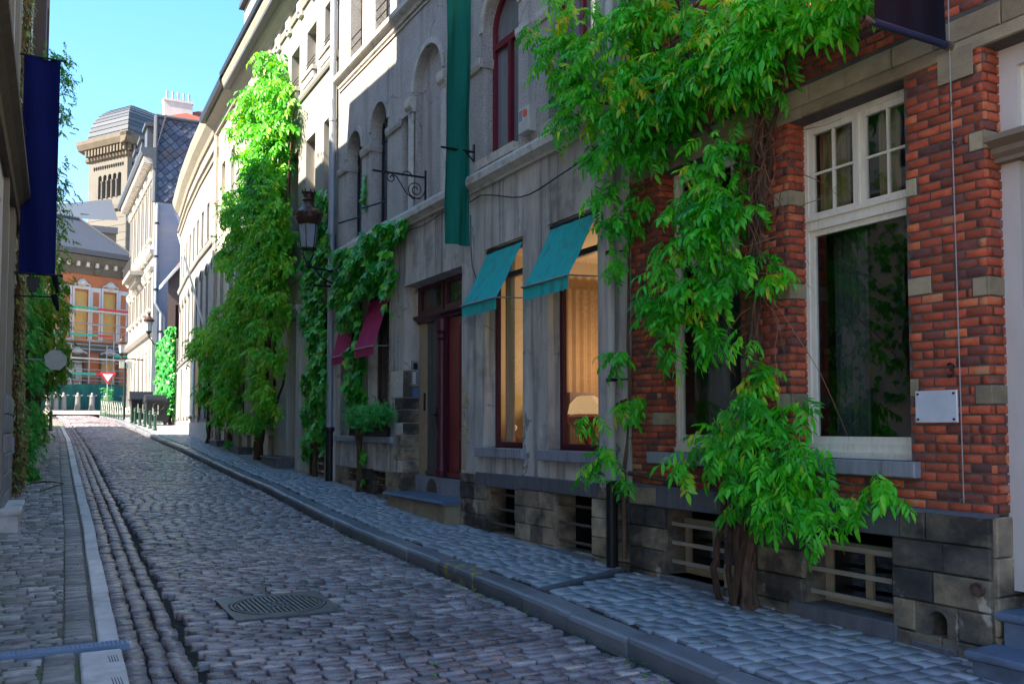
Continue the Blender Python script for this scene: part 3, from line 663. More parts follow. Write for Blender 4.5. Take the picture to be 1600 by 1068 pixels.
# --- bricks
CR=.0722; rn=random.Random(21); BR=[]   # (frame,s0,s1,z0,z1,tint)
yblocks=[]  # sandstone blocks inside brickwork
def yb(s0,s1,k,n=2): yblocks.append(dict(s0=s0,s1=s1,z0=1.17+k*CR,z1=1.17+(k+n)*CR))
for k in (11,25,37): yb(5.92,6.10,k)
for k in (11,22,37): yb(4.01,4.13,k)
yb(4.60,4.68,12); yb(4.47,4.68,23); yb(7.81,7.97,9); yb(7.81,7.97,24); yb(6.44,6.57,16); yb(4.58,4.68,34)
bands=[dict(s0=-8,s1=8.35,z0=4.60,z1=4.71),dict(s0=-8,s1=8.35,z0=4.71,z1=4.89)]
def fill_bricks(fr,s0,s1,z0,z1,ops,phase=0):
    k=0; z=z0
    while z<z1-.02:
        for a,b in free(s0,s1,z+CR/2,ops):
            x=a-(0 if (k+phase)%2==0 else .0); first=True
            off=.0 if (k+phase)%2==0 else .095
            # bond tied to absolute position
            n0=math.floor((a-off)/.19); e=n0*.19+off
            while e<b-.001:
                p,q=max(e,a),min(e+.19,b)
                if rn.random()<.06 and q-p>.17:
                    m_=p+.095; cuts=[(p,m_),(m_,q)]
                else: cuts=[(p,q)]
                for p_,q_ in cuts:
                    if q_-p_>.025: BR.append((fr,p_+.005,q_-.006,z+.006,z+CR-.006,min(1,max(0,rn.gauss(.48,.21)))))
                e+=.19
        z+=CR; k+=1
allops=[win2,win1,up2,up1,dict(s0=2.55,s1=4.01,z0=1.1,z1=4.6)]+yblocks+bands
fill_bricks(FA,1.0,8.35,1.17,7.6,allops)
# return faces (jambs facing the camera)
def jamb_frame(sx): return Fr((6.17+.34,sx),(-1,0),(0,-1),0)
for sx,dd,zz0,zz1 in ((4.01,.34,1.17,4.6),(5.92,.27,1.53,4.6),(7.81,.27,1.53,4.6)):
    fj=Fr((6.17+dd,sx-.014),(-1,0),(0,-1),0)
    jb=[dict(s0=0,s1=dd,z0=y_['z0'],z1=y_['z1']) for y_ in yblocks if abs(y_['s0']-sx)<.01]
    kz=1.17+math.ceil((zz0-1.17)/CR)*CR
    fill_bricks(fj,0,dd,kz,zz1,jb,1)
    for q in jb:
        m_=MB(); m_.block(fj,q['s0']+.0,q['s1']+.003,-.05,.002,q['z0']+.004,q['z1']-.004,.006,u(.2,.9)); m_.build('sandstone_block',M['yellowstone'],bh)
for q in yblocks:
    m_=MB(); m_.block(FA,q['s0']+.004,q['s1']-.004,-.05,.004,q['z0']+.004,q['z1']-.004,.006,u(.2,1)); m_.build('sandstone_block',M['yellowstone'],bh)
def brick_mesh(L,H,t,rr,c=.0035):
    """local x along, y outward, z up, centred"""
    m_=MB(); f=Fr((0,0),(1,0),(0,1),0); hx=L/2;hz=H/2
    j=lambda a=.003: rr.uniform(-a,a)
    q=[(-hx,-.05,-hz),(hx,-.05,-hz),(hx,-.05,hz),(-hx,-.05,hz)]
    m1=[(-hx+abs(j()),-c,-hz+abs(j())),(hx-abs(j()),-c,-hz+abs(j())),(hx-abs(j()),-c,hz-abs(j())),(-hx+abs(j()),-c,hz-abs(j()))]
    f1=[(-hx+c+abs(j(.004)),j(.002),-hz+c),(hx-c-abs(j(.004)),j(.002),-hz+c),(hx-c-abs(j(.004)),j(.002),hz-c),(-hx+c+abs(j(.004)),j(.002),hz-c)]
    return q+m1+f1
BF=np.array([(0,1,5,4),(1,2,6,5),(2,3,7,6),(3,0,4,7),(4,5,9,8),(5,6,10,9),(6,7,11,10),(7,4,8,11),(8,9,10,11)])
def lay_bricks(BR,parent,m,name='brick',nkeep=300,seed=4):
    rr=random.Random(seed)
    sc=[]
    for i,b in enumerate(BR):
        p=b[0].P((b[1]+b[2])/2,0,(b[3]+b[4])/2); px=project(p)
        # skip what windows hide is irrelevant; nearest in view first
        sc.append((0 if (-10<px[0]<1610 and -10<px[1]<1078) else 1,px[2],i))
    keep=set(i for _,_,i in sorted(sc)[:nkeep])
    std=[]
    for k in range(36):
        t=(k+.5)/36; V=brick_mesh(.181,.0622,t,rr); std.append(fast_mesh(name,V,BF,[t]*12,m))
    V=[];F=[];T=[];n=0; L=WL[parent]
    for i,(fr,a,b,c,d,t) in enumerate(BR):
        P=fr.P((a+b)/2,rr.uniform(-.003,.003),(c+d)/2); ang=math.atan2(fr.u[1],fr.u[0])
        if i in keep:
            o=link(name,std[min(35,int(t*36))],parent); o.location=(P[0]-L.x,P[1]-L.y,P[2]-L.z)
            flip=-1 if (abs((-fr.u[1])-fr.n[0])+abs(fr.u[0]-fr.n[1]))>.1 else 1
            o.rotation_euler=(0,0,ang); o.scale=((b-a)/.181,flip,(d-c)/.0622)
        else:
            q=brick_mesh(b-a,d-c,t,rr)
            V+=[tuple(np.subtract(fr.P((a+b)/2+x,y+P_o,(c+d)/2+z),(L.x,L.y,L.z))) for (x,y,z) in q for P_o in (rr.uniform(0,0),)]
            F.append(BF+n); T+=[t]*12; n+=12
    if V: link(name,fast_mesh(name,V,np.concatenate(F),T,m),parent,kind='stuff')
lay_bricks(BR,bh,M['brick'])
# stone lintel band and long sandstone course above it
ashlar(bh,FA,[(4.60,4.71)],.6,8.35,[],M['yellowstone'],-.33,.012,'lintel_stone',1.0,1.5,rn,.006,.002)
ashlar(bh,FA,[(4.71,4.89)],.6,8.35,[],M['yellowstone'],-.05,.004,'sandstone_block',.32,.55,rn,.008,.004)
ashlar(bh,FA,[(5.30,5.48)],6.2,8.35,[],M['yellowstone'],-.05,.006,'sandstone_block',.4,.7,rn,.008,.004)
# base stones
rows2=[(-.1,.22),(.22,.46),(.46,.70),(.70,.93),(.93,1.155)]
lint=[dict(s0=4.77,s1=5.85,z0=.93,z1=1.16),dict(s0=6.79-.09,s1=7.86,z0=.93,z1=1.16)]
ashlar(bh,FA,rows2,4.01,8.35,[cel2,cel1]+lint+[dict(s0=4.28,s1=4.64,z0=.21,z1=.46)],M['plinth_dark'],-.06,.045,'stone_block',.34,.62,rn,.012,.01)
ashlar(bh,FA,rows2,0.6,2.55,[],M['plinth_dark'],-.06,.045,'stone_block',.34,.62,rn,.012,.01)
for q in lint:
    m_=MB(); m_.block(FA,q['s0'],q['s1'],-.3,.05,q['z0']+.003,q['z1'],.01,.35,.004); m_.build('lintel',M['darkbluestone'],bh)
# low arched hole block
m_=MB(); wall_mesh(m_,FA,4.28,4.64,.19,.458,[dict(s0=4.37,s1=4.53,z0=.20,z1=.41,arch=True,d=.22)],o=.04,depth=.22); m_.build('vent_block',M['plinth_dark'],bh)
m_=MB(); m_.block(FA,4.28,4.66,.0,.075,.08,.16,.012,.4,.004); m_.build('vent_step',M['darkbluestone'],bh)
# pier return at the door, base part
fj=Fr((6.17+.34,4.01),(-1,0),(0,-1),0)
for (a,b) in ((.0,.3),(.3,.58),(.58,.86),(.86,1.155)):
    m_=MB(); m_.block(fj,0,.345,-.06,.03,a+.004,b-.004,.012,u(.5,1),.004); m_.build('stone_block',M['plinth'],bh)
# sill chamfer course on top of base
m_=MB(); m_.sweep(FA,4.0,8.35,[(-.05,1.14),(.055,1.145),(.05,1.158),(.0,1.175),(-.05,1.18)],.3); m_.build('base_coping',M['darkbluestone'],bh)
sill(bh,FA,4.60,6.0,1.405,1.53,.075,M['bluestone'],-.28); sill(bh,FA,6.50,7.98,1.405,1.53,.075,M['bluestone'],-.28)
# plain stub pipe end in the base
m_=MB(); m_.tube([(6.17-.04,4.10,.63),(6.17-.085,4.10,.63)],[.055,.05],12,.5,False); m_.tube([(6.17-.04,4.10,.63),(6.17-.06,4.10,.63)],.045,12,.2); m_.build('pipe_stub',M['rustiron'],bh)
# windows of A
def tall_window(parent,w,o=-.27):
    s0,s1,z0,z1=w['s0'],w['s1'],w['z0'],w['z1']
    mb=MB(); ww=.05
    mb.fbox(FA,s0,s0+ww,o,o+.07,z0,z1); mb.fbox(FA,s1-ww,s1,o,o+.07,z0,z1); mb.fbox(FA,s0+ww,s1-ww,o,o+.07,z0,z0+.13); mb.fbox(FA,s0+ww,s1-ww,o,o+.07,z1-.05,z1)
    mb.fbox(FA,s0+ww,s1-ww,o,o+.085,3.60,3.70); mb.fbox(FA,s0+ww,s1-ww,o+.06,o+.105,3.685,3.72); mb.fbox(FA,s0+.005,s1-.005,o+.06,o+.10,z0+.0,z0+.055)
    f=mb.build('window_frame',M['frame'],parent)
    sash(parent,FA,s0+ww,s1-ww,z0+.13,3.60,o+.01,M['frame'],.05,.045,(1,1),M['glass_dark'],name='lower_sash')
    mid=(s0+s1)/2
    sash(parent,FA,s0+ww,mid-.012,3.70,z1-.05,o+.012,M['frame'],.055,.045,(2,2),M['glass_dark'],name='casement')
    sash(parent,FA,mid+.012,s1-ww,3.70,z1-.05,o+.012,M['frame'],.055,.045,(2,2),M['glass_dark'],name='casement')
    m2=MB(); m2.fbox(FA,mid-.014,mid+.014,o+.01,o+.075,3.70,z1-.05); m2.build('mullion',M['frame'],parent)
tall_window(bh,win2); tall_window(bh,win1)
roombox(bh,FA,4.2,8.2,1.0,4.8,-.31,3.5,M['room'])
def curtain(parent,fr,s0,s1,z0,z1,o,m,folds=5,name='curtain'):
    mb=MB(); n=folds*6; P=[]
    for i in range(n+1):
        s=s0+(s1-s0)*i/n; oo=o+.025*math.sin(i*2*math.pi/6); P.append((s,oo))
    for i in range(n): mb.quad(fr.P(P[i][0],P[i][1],z0),fr.P(P[i+1][0],P[i+1][1],z0),fr.P(P[i+1][0],P[i+1][1],z1),fr.P(P[i][0],P[i][1],z1))
    return mb.build(name,m,parent,smooth=True)
curtain(bh,FA,5.55,5.9,3.66,4.58,-.40,M['curtain'],5); curtain(bh,FA,5.02,5.24,3.66,4.58,-.40,M['curtain'],3)
curtain(bh,FA,7.45,7.8,3.66,4.58,-.40,M['curtain'],4)
curtain(bh,FA,5.50,5.88,1.6,3.58,-.55,M['darkcurtain'],5); curtain(bh,FA,7.0,7.55,1.6,3.58,-.45,M['darkcurtain'],6)
for w in (up1,up2):
    sash(bh,FA,w['s0'],w['s1'],w['z0'],w['z1'],-.22,M['wood_burgundy'],.07,.06,(2,3))
# cellar windows
def cellar(parent,fr,w,bars,m,fm,twist=False,sash_=True):
    s0,s1,z0,z1=w['s0'],w['s1'],w['z0'],w['z1']
    if sash_:
        sash(parent,fr,s0,s1,z0+.0,z1-.16,-.30,fm,.06,.05,(2,1),M['glass'],bw=.07,name='cellar_window')
        m_=MB(); m_.fbox(fr,s0,s1,-.30,-.24,z1-.20,z1-.14); m_.build('cellar_transom',fm,parent)
    roombox(parent,fr,s0-.05,s1+.05,z0-.1,z1+.05,-.345,.8,M['dark'],'cellar_void')
    for z in bars:
        m_=MB()
        if twist:
            n=34; P=[fr.P(s0-.03+(s1-s0+.06)*i/n,-.07,z) for i in range(n+1)]
            m_.tube(P,[.017+.006*(i%2) for i in range(n+1)],6)
            m_.build('twisted_bar',M['rustiron'],parent)
        else:
            m_.fbox(fr,s0-.03,s1+.03,-.085,-.065,z-.02,z+.02); m_.build('guard_bar',m,parent)
cellar(bh,FA,cel2,(.77,.55,.35),plain('tan_iron_bar',(.30,.25,.19),rough=.6),M['door_cream']); cellar(bh,FA,cel1,(.76,.56,.36),bpy.data.materials['tan_iron_bar'],M['door_cream'])
m_=MB(); m_.block(FA,4.80,5.92,-.34,.07,.10,.25,.01,.4,.004); m_.build('cellar_sill',M['darkbluestone'],bh)
m_=MB(); m_.block(FA,6.78,7.76,-.34,.06,.10,.22,.01,.4,.004); m_.build('cellar_sill',M['darkbluestone'],bh)
# door of A (edge of frame)
m_=MB(); m_.fbox(FA,3.86,4.01,-.30,-.18,.62,4.6); m_.fbox(FA,2.55,2.70,-.30,-.18,.62,4.6); m_.fbox(FA,2.70,3.86,-.30,-.18,4.45,4.6); m_.build('door_frame',M['lilac'],bh)
m_=MB(); m_.fbox(FA,2.70,3.86,-.33,-.25,.62,3.72); m_.fbox(FA,2.75,3.2,-.25,-.235,.8,1.6); m_.fbox(FA,3.3,3.8,-.25,-.235,.8,1.6); m_.fbox(FA,2.75,3.2,-.25,-.235,1.75,3.6); m_.fbox(FA,3.3,3.8,-.25,-.235,1.75,3.6); m_.build('door',M['wood_brown'],bh)
sash(bh,FA,2.70,3.86,3.95,4.45,-.28,M['frame'],.06,.05,(2,1),M['glass'],name='fanlight')
m_=MB(); m_.sweep(FA,2.5,4.0,[(-.34,3.74),(-.10,3.74),(-.10,3.77),(-.06,3.80),(-.06,3.84),(.02,3.88),(.02,3.92),(-.34,3.96)],.5); m_.build('door_cornice',mat('brown_door_cornice',[(0,(.16,.12,.09)),(1,(.27,.21,.16))],wt=.3,wn=.4,rough=.6),bh)
m_=MB(); m_.fbox(FA,2.5,4.02,-.34,-.32,.0,4.6); m_.build('door_back',M['dark'],bh)
# entrance steps (blue stone)
def slab_step(mb,fr,s0,s1,o0,o1,z0,z1,nose=.035,t=.5):
    mb.block(fr,s0+nose,s1-nose,o0,o1-nose,z0,z1-.06,.006,t)
    mb.sweep(fr,s0,s1,[(o0,z1-.06),(o1-.02,z1-.06),(o1-.003,z1-.048),(o1,z1-.03),(o1-.003,z1-.012),(o1-.02,z1),(o0,z1)],t)
st=thing('entrance_steps','two worn blue stone steps before the brick house door at the right edge','steps',(5.95,3.3,.1))
m_=MB(); slab_step(m_,FA,2.2,3.97,.05,.43,.0,.27); m_.build('step',mat('blue_step',[(0,(.07,.10,.16)),(.5,(.11,.15,.22)),(1,(.17,.21,.27))],wt=.3,wn=.5,nscale=(5,5,5),rough=.5,bump=.3,stain=((.05,.055,.06),(3,3,3),.52,.68,.6)),st)
m_=MB(); slab_step(m_,FA,2.35,3.95,-.3,.10,.0,.50); m_.build('step',bpy.data.materials['blue_step'],st)

# plaque, number, cable, bracket plate
t_=thing('wall_plaque','blank pale metal plaque fixed by four screws to the brick pier','plaque',(6.13,4.43,1.83))
m_=MB(); m_.block(FA,4.255,4.61,.012,.03,1.835,2.08,.003,.5); m_.build('plate',M['steel'],t_)
for a in (4.28,4.585):
    for b in (1.86,2.055):
        m_=MB(); m_.tube([FA.P(a,.03,b),FA.P(a,.038,b)],.009,8); m_.build('screw',M['iron'],t_)
t_=thing('house_number','small dark iron house number on the brick pier beside the cable','house number',(6.15,4.31,2.2))
m_=MB(); 
pts=[(-.02,.07),(.0,.085),(.02,.07),(.018,.045),(0,.04),(.022,.03),(.02,.005),(0,-.008),(-.02,.005)]
m_.tube([FA.P(4.315-a*1.1,.014,2.19+b*1.1) for a,b in pts],.009,6); m_.build('digit',M['iron'],t_)
t_=thing('hanging_cable','thin pale cable running straight down the brick pier','cable',(6.13,4.23,1.26))
m_=MB(); m_.tube([FA.P(4.235,.05,9),FA.P(4.235,.045,4.65),FA.P(4.232,.03,3),FA.P(4.225,.02,1.24)],.0045,6); m_.build('cord',plain('pale_cord',(.33,.30,.30)),t_)
for z in (4.25,3.95,1.27):
    m_=MB(); m_.tube([FA.P(4.23,-.01,z),FA.P(4.23,.045,z),FA.P(4.235,.05,z-.03)],.006,6); m_.build('hook',M['rustiron'],t_)
# dark navy banner on a pole at the top right
t_=thing('dark_banner','dark navy cloth banner hanging from a bracket over the brick pier at top right','banner',(6.1,4.25,4.6))
m_=MB(); m_.block(FA,4.07,4.36,.012,.02,4.42,4.66,.002,.5); m_.build('wall_plate',M['yellowstone'],t_)
m_=MB(); n=18
for i in range(n):
    for k in range(10):
        f=lambda i,k:(6.10-.80*i/n, 4.245+.012*math.sin(i*.9)+.01*math.sin(k*1.1), 4.70+.38*k+ -.012*math.sin(i*.8)+0)
        m_.quad(f(i,k),f(i+1,k),f(i+1,k+1),f(i,k+1))
m_.build('cloth',M['black_banner'],t_,smooth=True)
m_=MB(); m_.tube([(6.10,4.245,4.69),(5.30,4.245,4.69)],.028,10); m_.build('hem_roll',mat('navy_hem',[(0,(.010,.018,.055)),(1,(.018,.03,.08))],wt=.3,wn=.4,rough=.6),t_)
m_=MB(); m_.tube([(6.16,4.245,4.69),(5.24,4.245,4.69)],.014,8); m_.tube([(5.25,4.245,4.69),(5.19,4.245,4.70)],.022,8,.5,False); m_.tube([(6.15,4.245,4.69),(6.10,4.245,4.69)],.035,10); m_.build('pole',M['rustiron'],t_)
m_=MB(); m_.tube([(6.16,4.245,8.2),(5.24,4.245,8.2)],.02,8); m_.build('top_pole',M['iron'],t_)
# ================================================================ B grey house
gh=thing('grey_house','grey rendered house with arched upper windows, a burgundy door and canvas awnings','house',(6.3,13,.3))
g1=dict(s0=10.88,s1=12.06,z0=1.50,z1=4.49,d=.25); g2=dict(s0=9.02,s1=10.20,z0=1.50,z1=4.51,d=.25)
gd=dict(s0=12.85,s1=15.31,z0=.80,z1=4.38,d=.34)
m2=dict(s0=16.04,s1=17.2,z0=1.62,z1=4.40,d=.25); m1=dict(s0=17.85,s1=18.95,z0=1.62,z1=4.40,d=.25)
c1=dict(s0=11.08,s1=11.94,z0=.26,z1=.92,d=.3); c2=dict(s0=9.14,s1=10.01,z0=.18,z1=.95,d=.3)
c3=dict(s0=16.1,s1=16.85,z0=.50,z1=.93,d=.3); c4=dict(s0=17.75,s1=18.5,z0=.58,z1=.95,d=.3)
mb=MB(); wall_mesh(mb,FA,8.35,12.85,.96,5.45,[g1,g2],o=0,depth=.25); wall_mesh(mb,FA,15.31,19.2,.96,5.45,[m2,m1],o=0,depth=.25); wall_mesh(mb,FA,12.85,15.31,4.38,5.45,[],o=0); reveal3(mb,FA,12.85,15.31,.96,4.38,.34,True,0); mb.build('ground_floor_wall',M['render'],gh)
mb=MB(); wall_mesh(mb,FA,8.35,12.85,-.3,.96,[dict(c1),dict(c2)],o=-.01,depth=.3); mb.fbox(FA,12.84,12.85,-.34,-.012,-.3,.96); mb.build('base_wall',M['plinth'],gh)
mb=MB(); wall_mesh(mb,FA,15.31,19.2,-.3,.96,[dict(c3),dict(c4)],o=-.01,depth=.3); mb.fbox(FA,15.31,15.32,-.34,-.012,-.3,.96); mb.build('base_wall',M['plinth'],gh)
a1=dict(s0=17.68,s1=18.62,z0=5.70,z1=8.10,arch=True,d=.28); a2=dict(s0=16.2,s1=17.12,z0=5.70,z1=8.25,arch=True,d=.28)
a3=dict(s0=13.62,s1=14.86,z0=5.70,z1=8.50,arch=True,d=.14); nar=dict(s0=15.06,s1=15.45,z0=5.70,z1=7.55,d=.22)
rw=dict(s0=11.0,s1=12.12,z0=5.80,z1=8.45,arch=True,d=.25); rw2=dict(s0=9.05,s1=10.17,z0=5.80,z1=8.45,arch=True,d=.25)
mb=MB(); wall_mesh(mb,FA,8.35,19.2,5.45,9.5,[a1,a2,a3,nar,rw,rw2],o=0); mb.build('first_floor_wall',M['roughcast'],gh)
ups=[dict(s0=17.72,s1=18.5,z0=9.72,z1=12.2,d=.3),dict(s0=16.1,s1=16.95,z0=9.72,z1=12.2,d=.3),dict(s0=14.4,s1=15.3,z0=9.72,z1=12.2,d=.3),dict(s0=12.6,s1=13.5,z0=9.72,z1=12.2,d=.3),dict(s0=10.8,s1=11.7,z0=9.72,z1=12.2,d=.3),dict(s0=9.1,s1=10,z0=9.72,z1=12.2,d=.3)]
mb=MB(); wall_mesh(mb,FA,8.35,19.2,9.5,13.2,ups,o=0); mb.build('second_floor_wall',M['roughcast'],gh)
mb=MB(); mb.fbox(FA,8.35,19.2,-9,.35,13.2,13.45); mb.fbox(FA,8.35,19.2,-9,-8.8,0,13.2); mb.fbox(FA,19.0,19.2,-9,-.3,0,13.2); mb.build('roof',M['darkroof'],gh)
# mouldings
led=[(-.05,5.44),(.05,5.44),(.06,5.47),(.12,5.52),(.15,5.54),(.15,5.64),(.11,5.70),(-.05,5.72)]
x=8.36
while x<19.1:
    L=min(RND.uniform(1.2,1.7),19.19-x); 
    if 19.19-x-L<.5: L=19.19-x
    m_=MB(); m_.sweep(FA,x,x+L-.006,led,.5); m_.build('ledge_stone',M['trim'],gh); x+=L
led2=[(-.05,9.36),(.05,9.36),(.07,9.42),(.14,9.47),(.17,9.50),(.17,9.60),(.12,9.64),(-.05,9.66)]
m_=MB(); m_.sweep(FA,8.36,19.19,led2,.5); m_.build('upper_ledge',M['trim'],gh)
m_=MB(); m_.sweep(FA,8.36,19.19,[(-.01,9.28),(.03,9.28),(.03,9.31),(-.01,9.31)],.3); m_.build('upper_fillet',M['trim'],gh)
def archivolt(parent,fr,op,m,w=.11,o=.035,name='arch_moulding'):
    a,b,d=op['s0'],op['s1'],op['z1']; r=(b-a)/2; sp=d-r; mb=MB(); n=16; c=a+r
    for k in range(n):
        t0,t1=math.pi*k/n,math.pi*(k+1)/n
        q=[(c+rr*math.cos(t),sp+rr*math.sin(t)) for rr,t in ((r,t0),(r+w,t0),(r+w,t1),(r,t1))]
        mb.hexa([fr.P(x,-.0,z) for x,z in q]+[fr.P(x,o,z) for x,z in q],.5)
    return mb.build(name,m,parent)
for op in (a1,a2,rw,rw2,a3): archivolt(gh,FA,op,M['roughcast'] if op in (a1,a2) else M['trim'],.10,.03)
def impost(parent,fr,s0,s1,z,m,o=.06,h=.15,jamb=None):
    m_=MB(); m_.sweep(fr,s0,s1,[(-.02,z),(o*.6,z),(o,z+h*.45),(o,z+h),(-.02,z+h)],.5); return m_.build('impost',m,parent)
# impost bands between arches (wrapping piers)
for s0,s1,z in ((18.62,19.19,7.36),(17.12,17.68,7.40),(15.45,16.2,7.42),(12.12,12.62,7.34),(10.17,11.0,7.34),(12.75,13.4,7.45)):
    impost(gh,FA,s0-.0,s1,z,M['roughcast'] if s0>15 else M['trim'])
for sx,z in ((18.62,7.36),(17.12,7.40),(12.12,7.34)):   # band returns into the reveal
    fj=Fr((6.17+.28,sx),(-1,0),(0,-1),0); impost(gh,fj,0,.33,z,M['roughcast'],.04)
# light pilasters with capitals
for sx in (14.86,13.42):
    m_=MB(); m_.block(FA,sx,sx+.20,-.02,.035,5.72,7.50,.004,.9); m_.build('pilaster',M['trim'],gh)
    m_=MB(); m_.sweep(FA,sx-.04,sx+.24,[(-.02,7.50),(.045,7.50),(.05,7.55),(.10,7.60),(.11,7.64),(.11,7.76),(-.02,7.78)],.8); m_.build('capital',M['trim'],gh)
# windows upper
for op in (a1,a2):
    sash(gh,FA,op['s0'],op['s1'],op['z0']+.05,op['z1']-.02,-.27,M['iron'],.05,.04,(2,4),M['glass_far'],.02)
    sill(gh,FA,op['s0'],op['s1'],5.70,5.80,.02,M['trim'])
    m_=MB(); m_.tube([FA.P(op['s0']-.02,-.12,6.22),FA.P(op['s1']-.1,.22,6.18)],.018,6); m_.build('guard_bar',M['iron'],gh)
def arched_frame(parent,fr,op,m,o,w=.09,spring=None):
    a,b,c,d=op['s0'],op['s1'],op['z0'],op['z1']; r=(b-a)/2; sp=d-r; cc=a+r; mb=MB(); n=16
    mb.fbox(fr,a,a+w,o,o+.07,c,sp); mb.fbox(fr,b-w,b,o,o+.07,c,sp); mb.fbox(fr,a+w,b-w,o,o+.07,c,c+w)
    mb.fbox(fr,a+w,b-w,o,o+.085,sp-.30,sp-.20); mb.fbox(fr,cc-.045,cc+.045,o,o+.08,c+w,sp-.3)
    for k in range(n):
        t0,t1=math.pi*k/n,math.pi*(k+1)/n
        q=[(cc+rr*math.cos(t),sp+rr*math.sin(t)) for rr,t in ((r-w,t0),(r,t0),(r,t1),(r-w,t1))]
        mb.hexa([fr.P(x,o,z) for x,z in q]+[fr.P(x,o+.07,z) for x,z in q],.5)
    f=mb.build('window',m,parent)
    for x0,x1 in ((a+w,cc-.045),(cc+.045,b-w)):
        p=MB(); p.quad(fr.P(x0,o+.02,c+w),fr.P(x1,o+.02,c+w),fr.P(x1,o+.02,sp-.3),fr.P(x0,o+.02,sp-.3)); p.build('pane',M['glass_grey'],f)
    p=MB(); p.add([fr.P(cc+(r-w)*math.cos(math.pi*k/n),o+.02,sp+(r-w)*math.sin(math.pi*k/n)) for k in range(n+1)]+[fr.P(a+w,o+.02,sp-.2),fr.P(b-w,o+.02,sp-.2)],[tuple(range(n+1))+(n+1,n+2)]); p.build('pane',M['glass_grey'],f)
    return f
M['glass_grey']=mat('pale_curtained_glass',[(.2,(.13,.14,.15)),(.8,(.24,.25,.26))],wt=0,wn=.4,nscale=(6,6,.4),rough=.12,spec=.7)
arched_frame(gh,FA,rw,M['wood_red_w'] if 'wood_red_w' in M else plain('crimson_window_paint',(.15,.010,.022),rough=.4),-.24); M['crimson']=bpy.data.materials['crimson_window_paint']
arched_frame(gh,FA,rw2,M['crimson'],-.24)
for op in (rw,rw2): sill(gh,FA,op['s0']-.02,op['s1']+.04,5.72,5.86,.11,M['trim'])
m_=MB(); m_.fbox(FA,nar['s0'],nar['s1'],-.25,-.22,5.7,7.55); m_.fbox(FA,13.6,14.9,-.16,-.14,5.7,8.5); m_.build('blind_recess',M['roughcast'],gh)
for op in ups:
    sash(gh,FA,op['s0'],op['s1'],op['z0'],op['z1'],-.28,M['iron'],.05,.04,(2,3),M['glass_far'])
    for z in (9.85,10.05,10.25):
        m_=MB(); m_.tube([FA.P(op['s0'],-.03,z),FA.P(op['s1'],-.03,z)],.012,6); m_.build('guard_bar',M['iron'],gh)
# shop windows and rooms
for w in (g1,g2):
    f=sash(gh,FA,w['s0'],w['s1'],w['z0'],w['z1'],-.25,M['wood_burgundy'],.07,.06,(1,1),M['glass'])
    m_=MB(); m_.fbox(FA,w['s0']+.01,w['s1']-.01,-.245,-.18,4.02,4.10); m_.build('transom',M['wood_burgundy'],gh)
    sill(gh,FA,w['s0']-.10,w['s1']+.17,1.36,1.50,.085,M['bluestone'],-.24)
roombox(gh,FA,8.6,12.7,1.0,4.6,-.27,3.2,M['warmroom'])
m_=MB(); m_.fbox(FA,8.8,12.6,-.95,-.3,1.0,1.52); m_.build('display_shelf',M['warmroom'],gh)
for (sa,sb) in ((11.75,12.05),):
    curtain(gh,FA,sa,sb,1.52,4.4,-.36,M['warmroom'],3)
# lamp in the window + vase + picture
t_=thing('table_lamp','lit table lamp with pleated cream shade and red body standing inside the right shop window','lamp',FA.P(10.36,-.72,1.52))
c_=FA.P(10.36,-.72,1.52); m_=MB(); m_.lathe(c_,[(.05,0),(.06,.02),(.035,.05),(.14,.22),(.28,.34),(.30,.42),(.12,.50),(.02,.52)],8,.5); m_.build('lamp_body',M['redglass'],t_)
m_=MB(); m_.lathe(c_,[(.27,.46),(.24,.60),(.14,.70),(.10,.71)],8,.5); m_.build('lamp_shade',M['lampshade'],t_)
ll=bpy.data.lights.new('lamp_light','POINT'); ll.energy=14; ll.color=(1,.80,.56); ll.shadow_soft_size=.15
lo_=bpy.data.objects.new('lamp_light',ll); COL.objects.link(lo_); lo_.parent=t_; lo_.location=(1.5,1.1,1.3)
for (xa,xb,mm) in ((1.75,2.5,'orange_drape'),(2.62,3.0,'brown_drape')):
    fq=Fr((6.17,12.5),(1,0),(0,-1),0); mt_=plain(mm,(.18,.10,.045) if mm[0]=='o' else (.14,.08,.05),rough=.9)
    curtain(gh,fq,xa,xb,1.2,4.1,.0,mt_,5)
m_=MB(); m_.box(7.6,8.1,11.9,12.4,1.0,2.35); m_.build('cabinet',M['wood_brown'],gh)
t_=thing('canvas_picture','plain ochre picture standing inside the left shop window','picture',FA.P(12.5,-.8,1.52)); m_=MB(); m_.fbox(FA,12.55,12.58,-1.15,-.55,1.62,2.32); m_.build('canvas',M['picture'],t_)
t_=thing('window_vase','small dark vase with pale flower on the shelf of the left shop window','vase',FA.P(12.1,-.55,1.52)); c_=FA.P(12.12,-.55,1.52)
m_=MB(); m_.lathe(c_,[(.03,0),(.05,.04),(.035,.12),(.02,.2),(.03,.22)],10); m_.build('vase_body',M['redglass'],t_)
m_=MB(); m_.lathe((c_[0],c_[1],c_[2]+.25),[(.01,-.05),(.045,0),(.05,.04),(.01,.07)],8); m_.build('flower',M['pure'],t_)
# maroon windows
for w in (m1,m2):
    sash(gh,FA,w['s0'],w['s1'],w['z0'],w['z1'],-.25,M['wood_brown'],.06,.05,(1,1),M['glass'])
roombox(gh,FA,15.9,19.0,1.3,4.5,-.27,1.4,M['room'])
for w in (m2,m1):
    for k in range(17):
        m_=MB(); m_.fbox(FA,w['s0']+.03,w['s1']-.03,-.40,-.385,1.65+k*.16,1.65+k*.16+.148); m_.build('blind_slat',M['blind'],gh)
sill(gh,FA,15.75,19.1,1.50,1.62,.09,M['bluestone'],-.24)
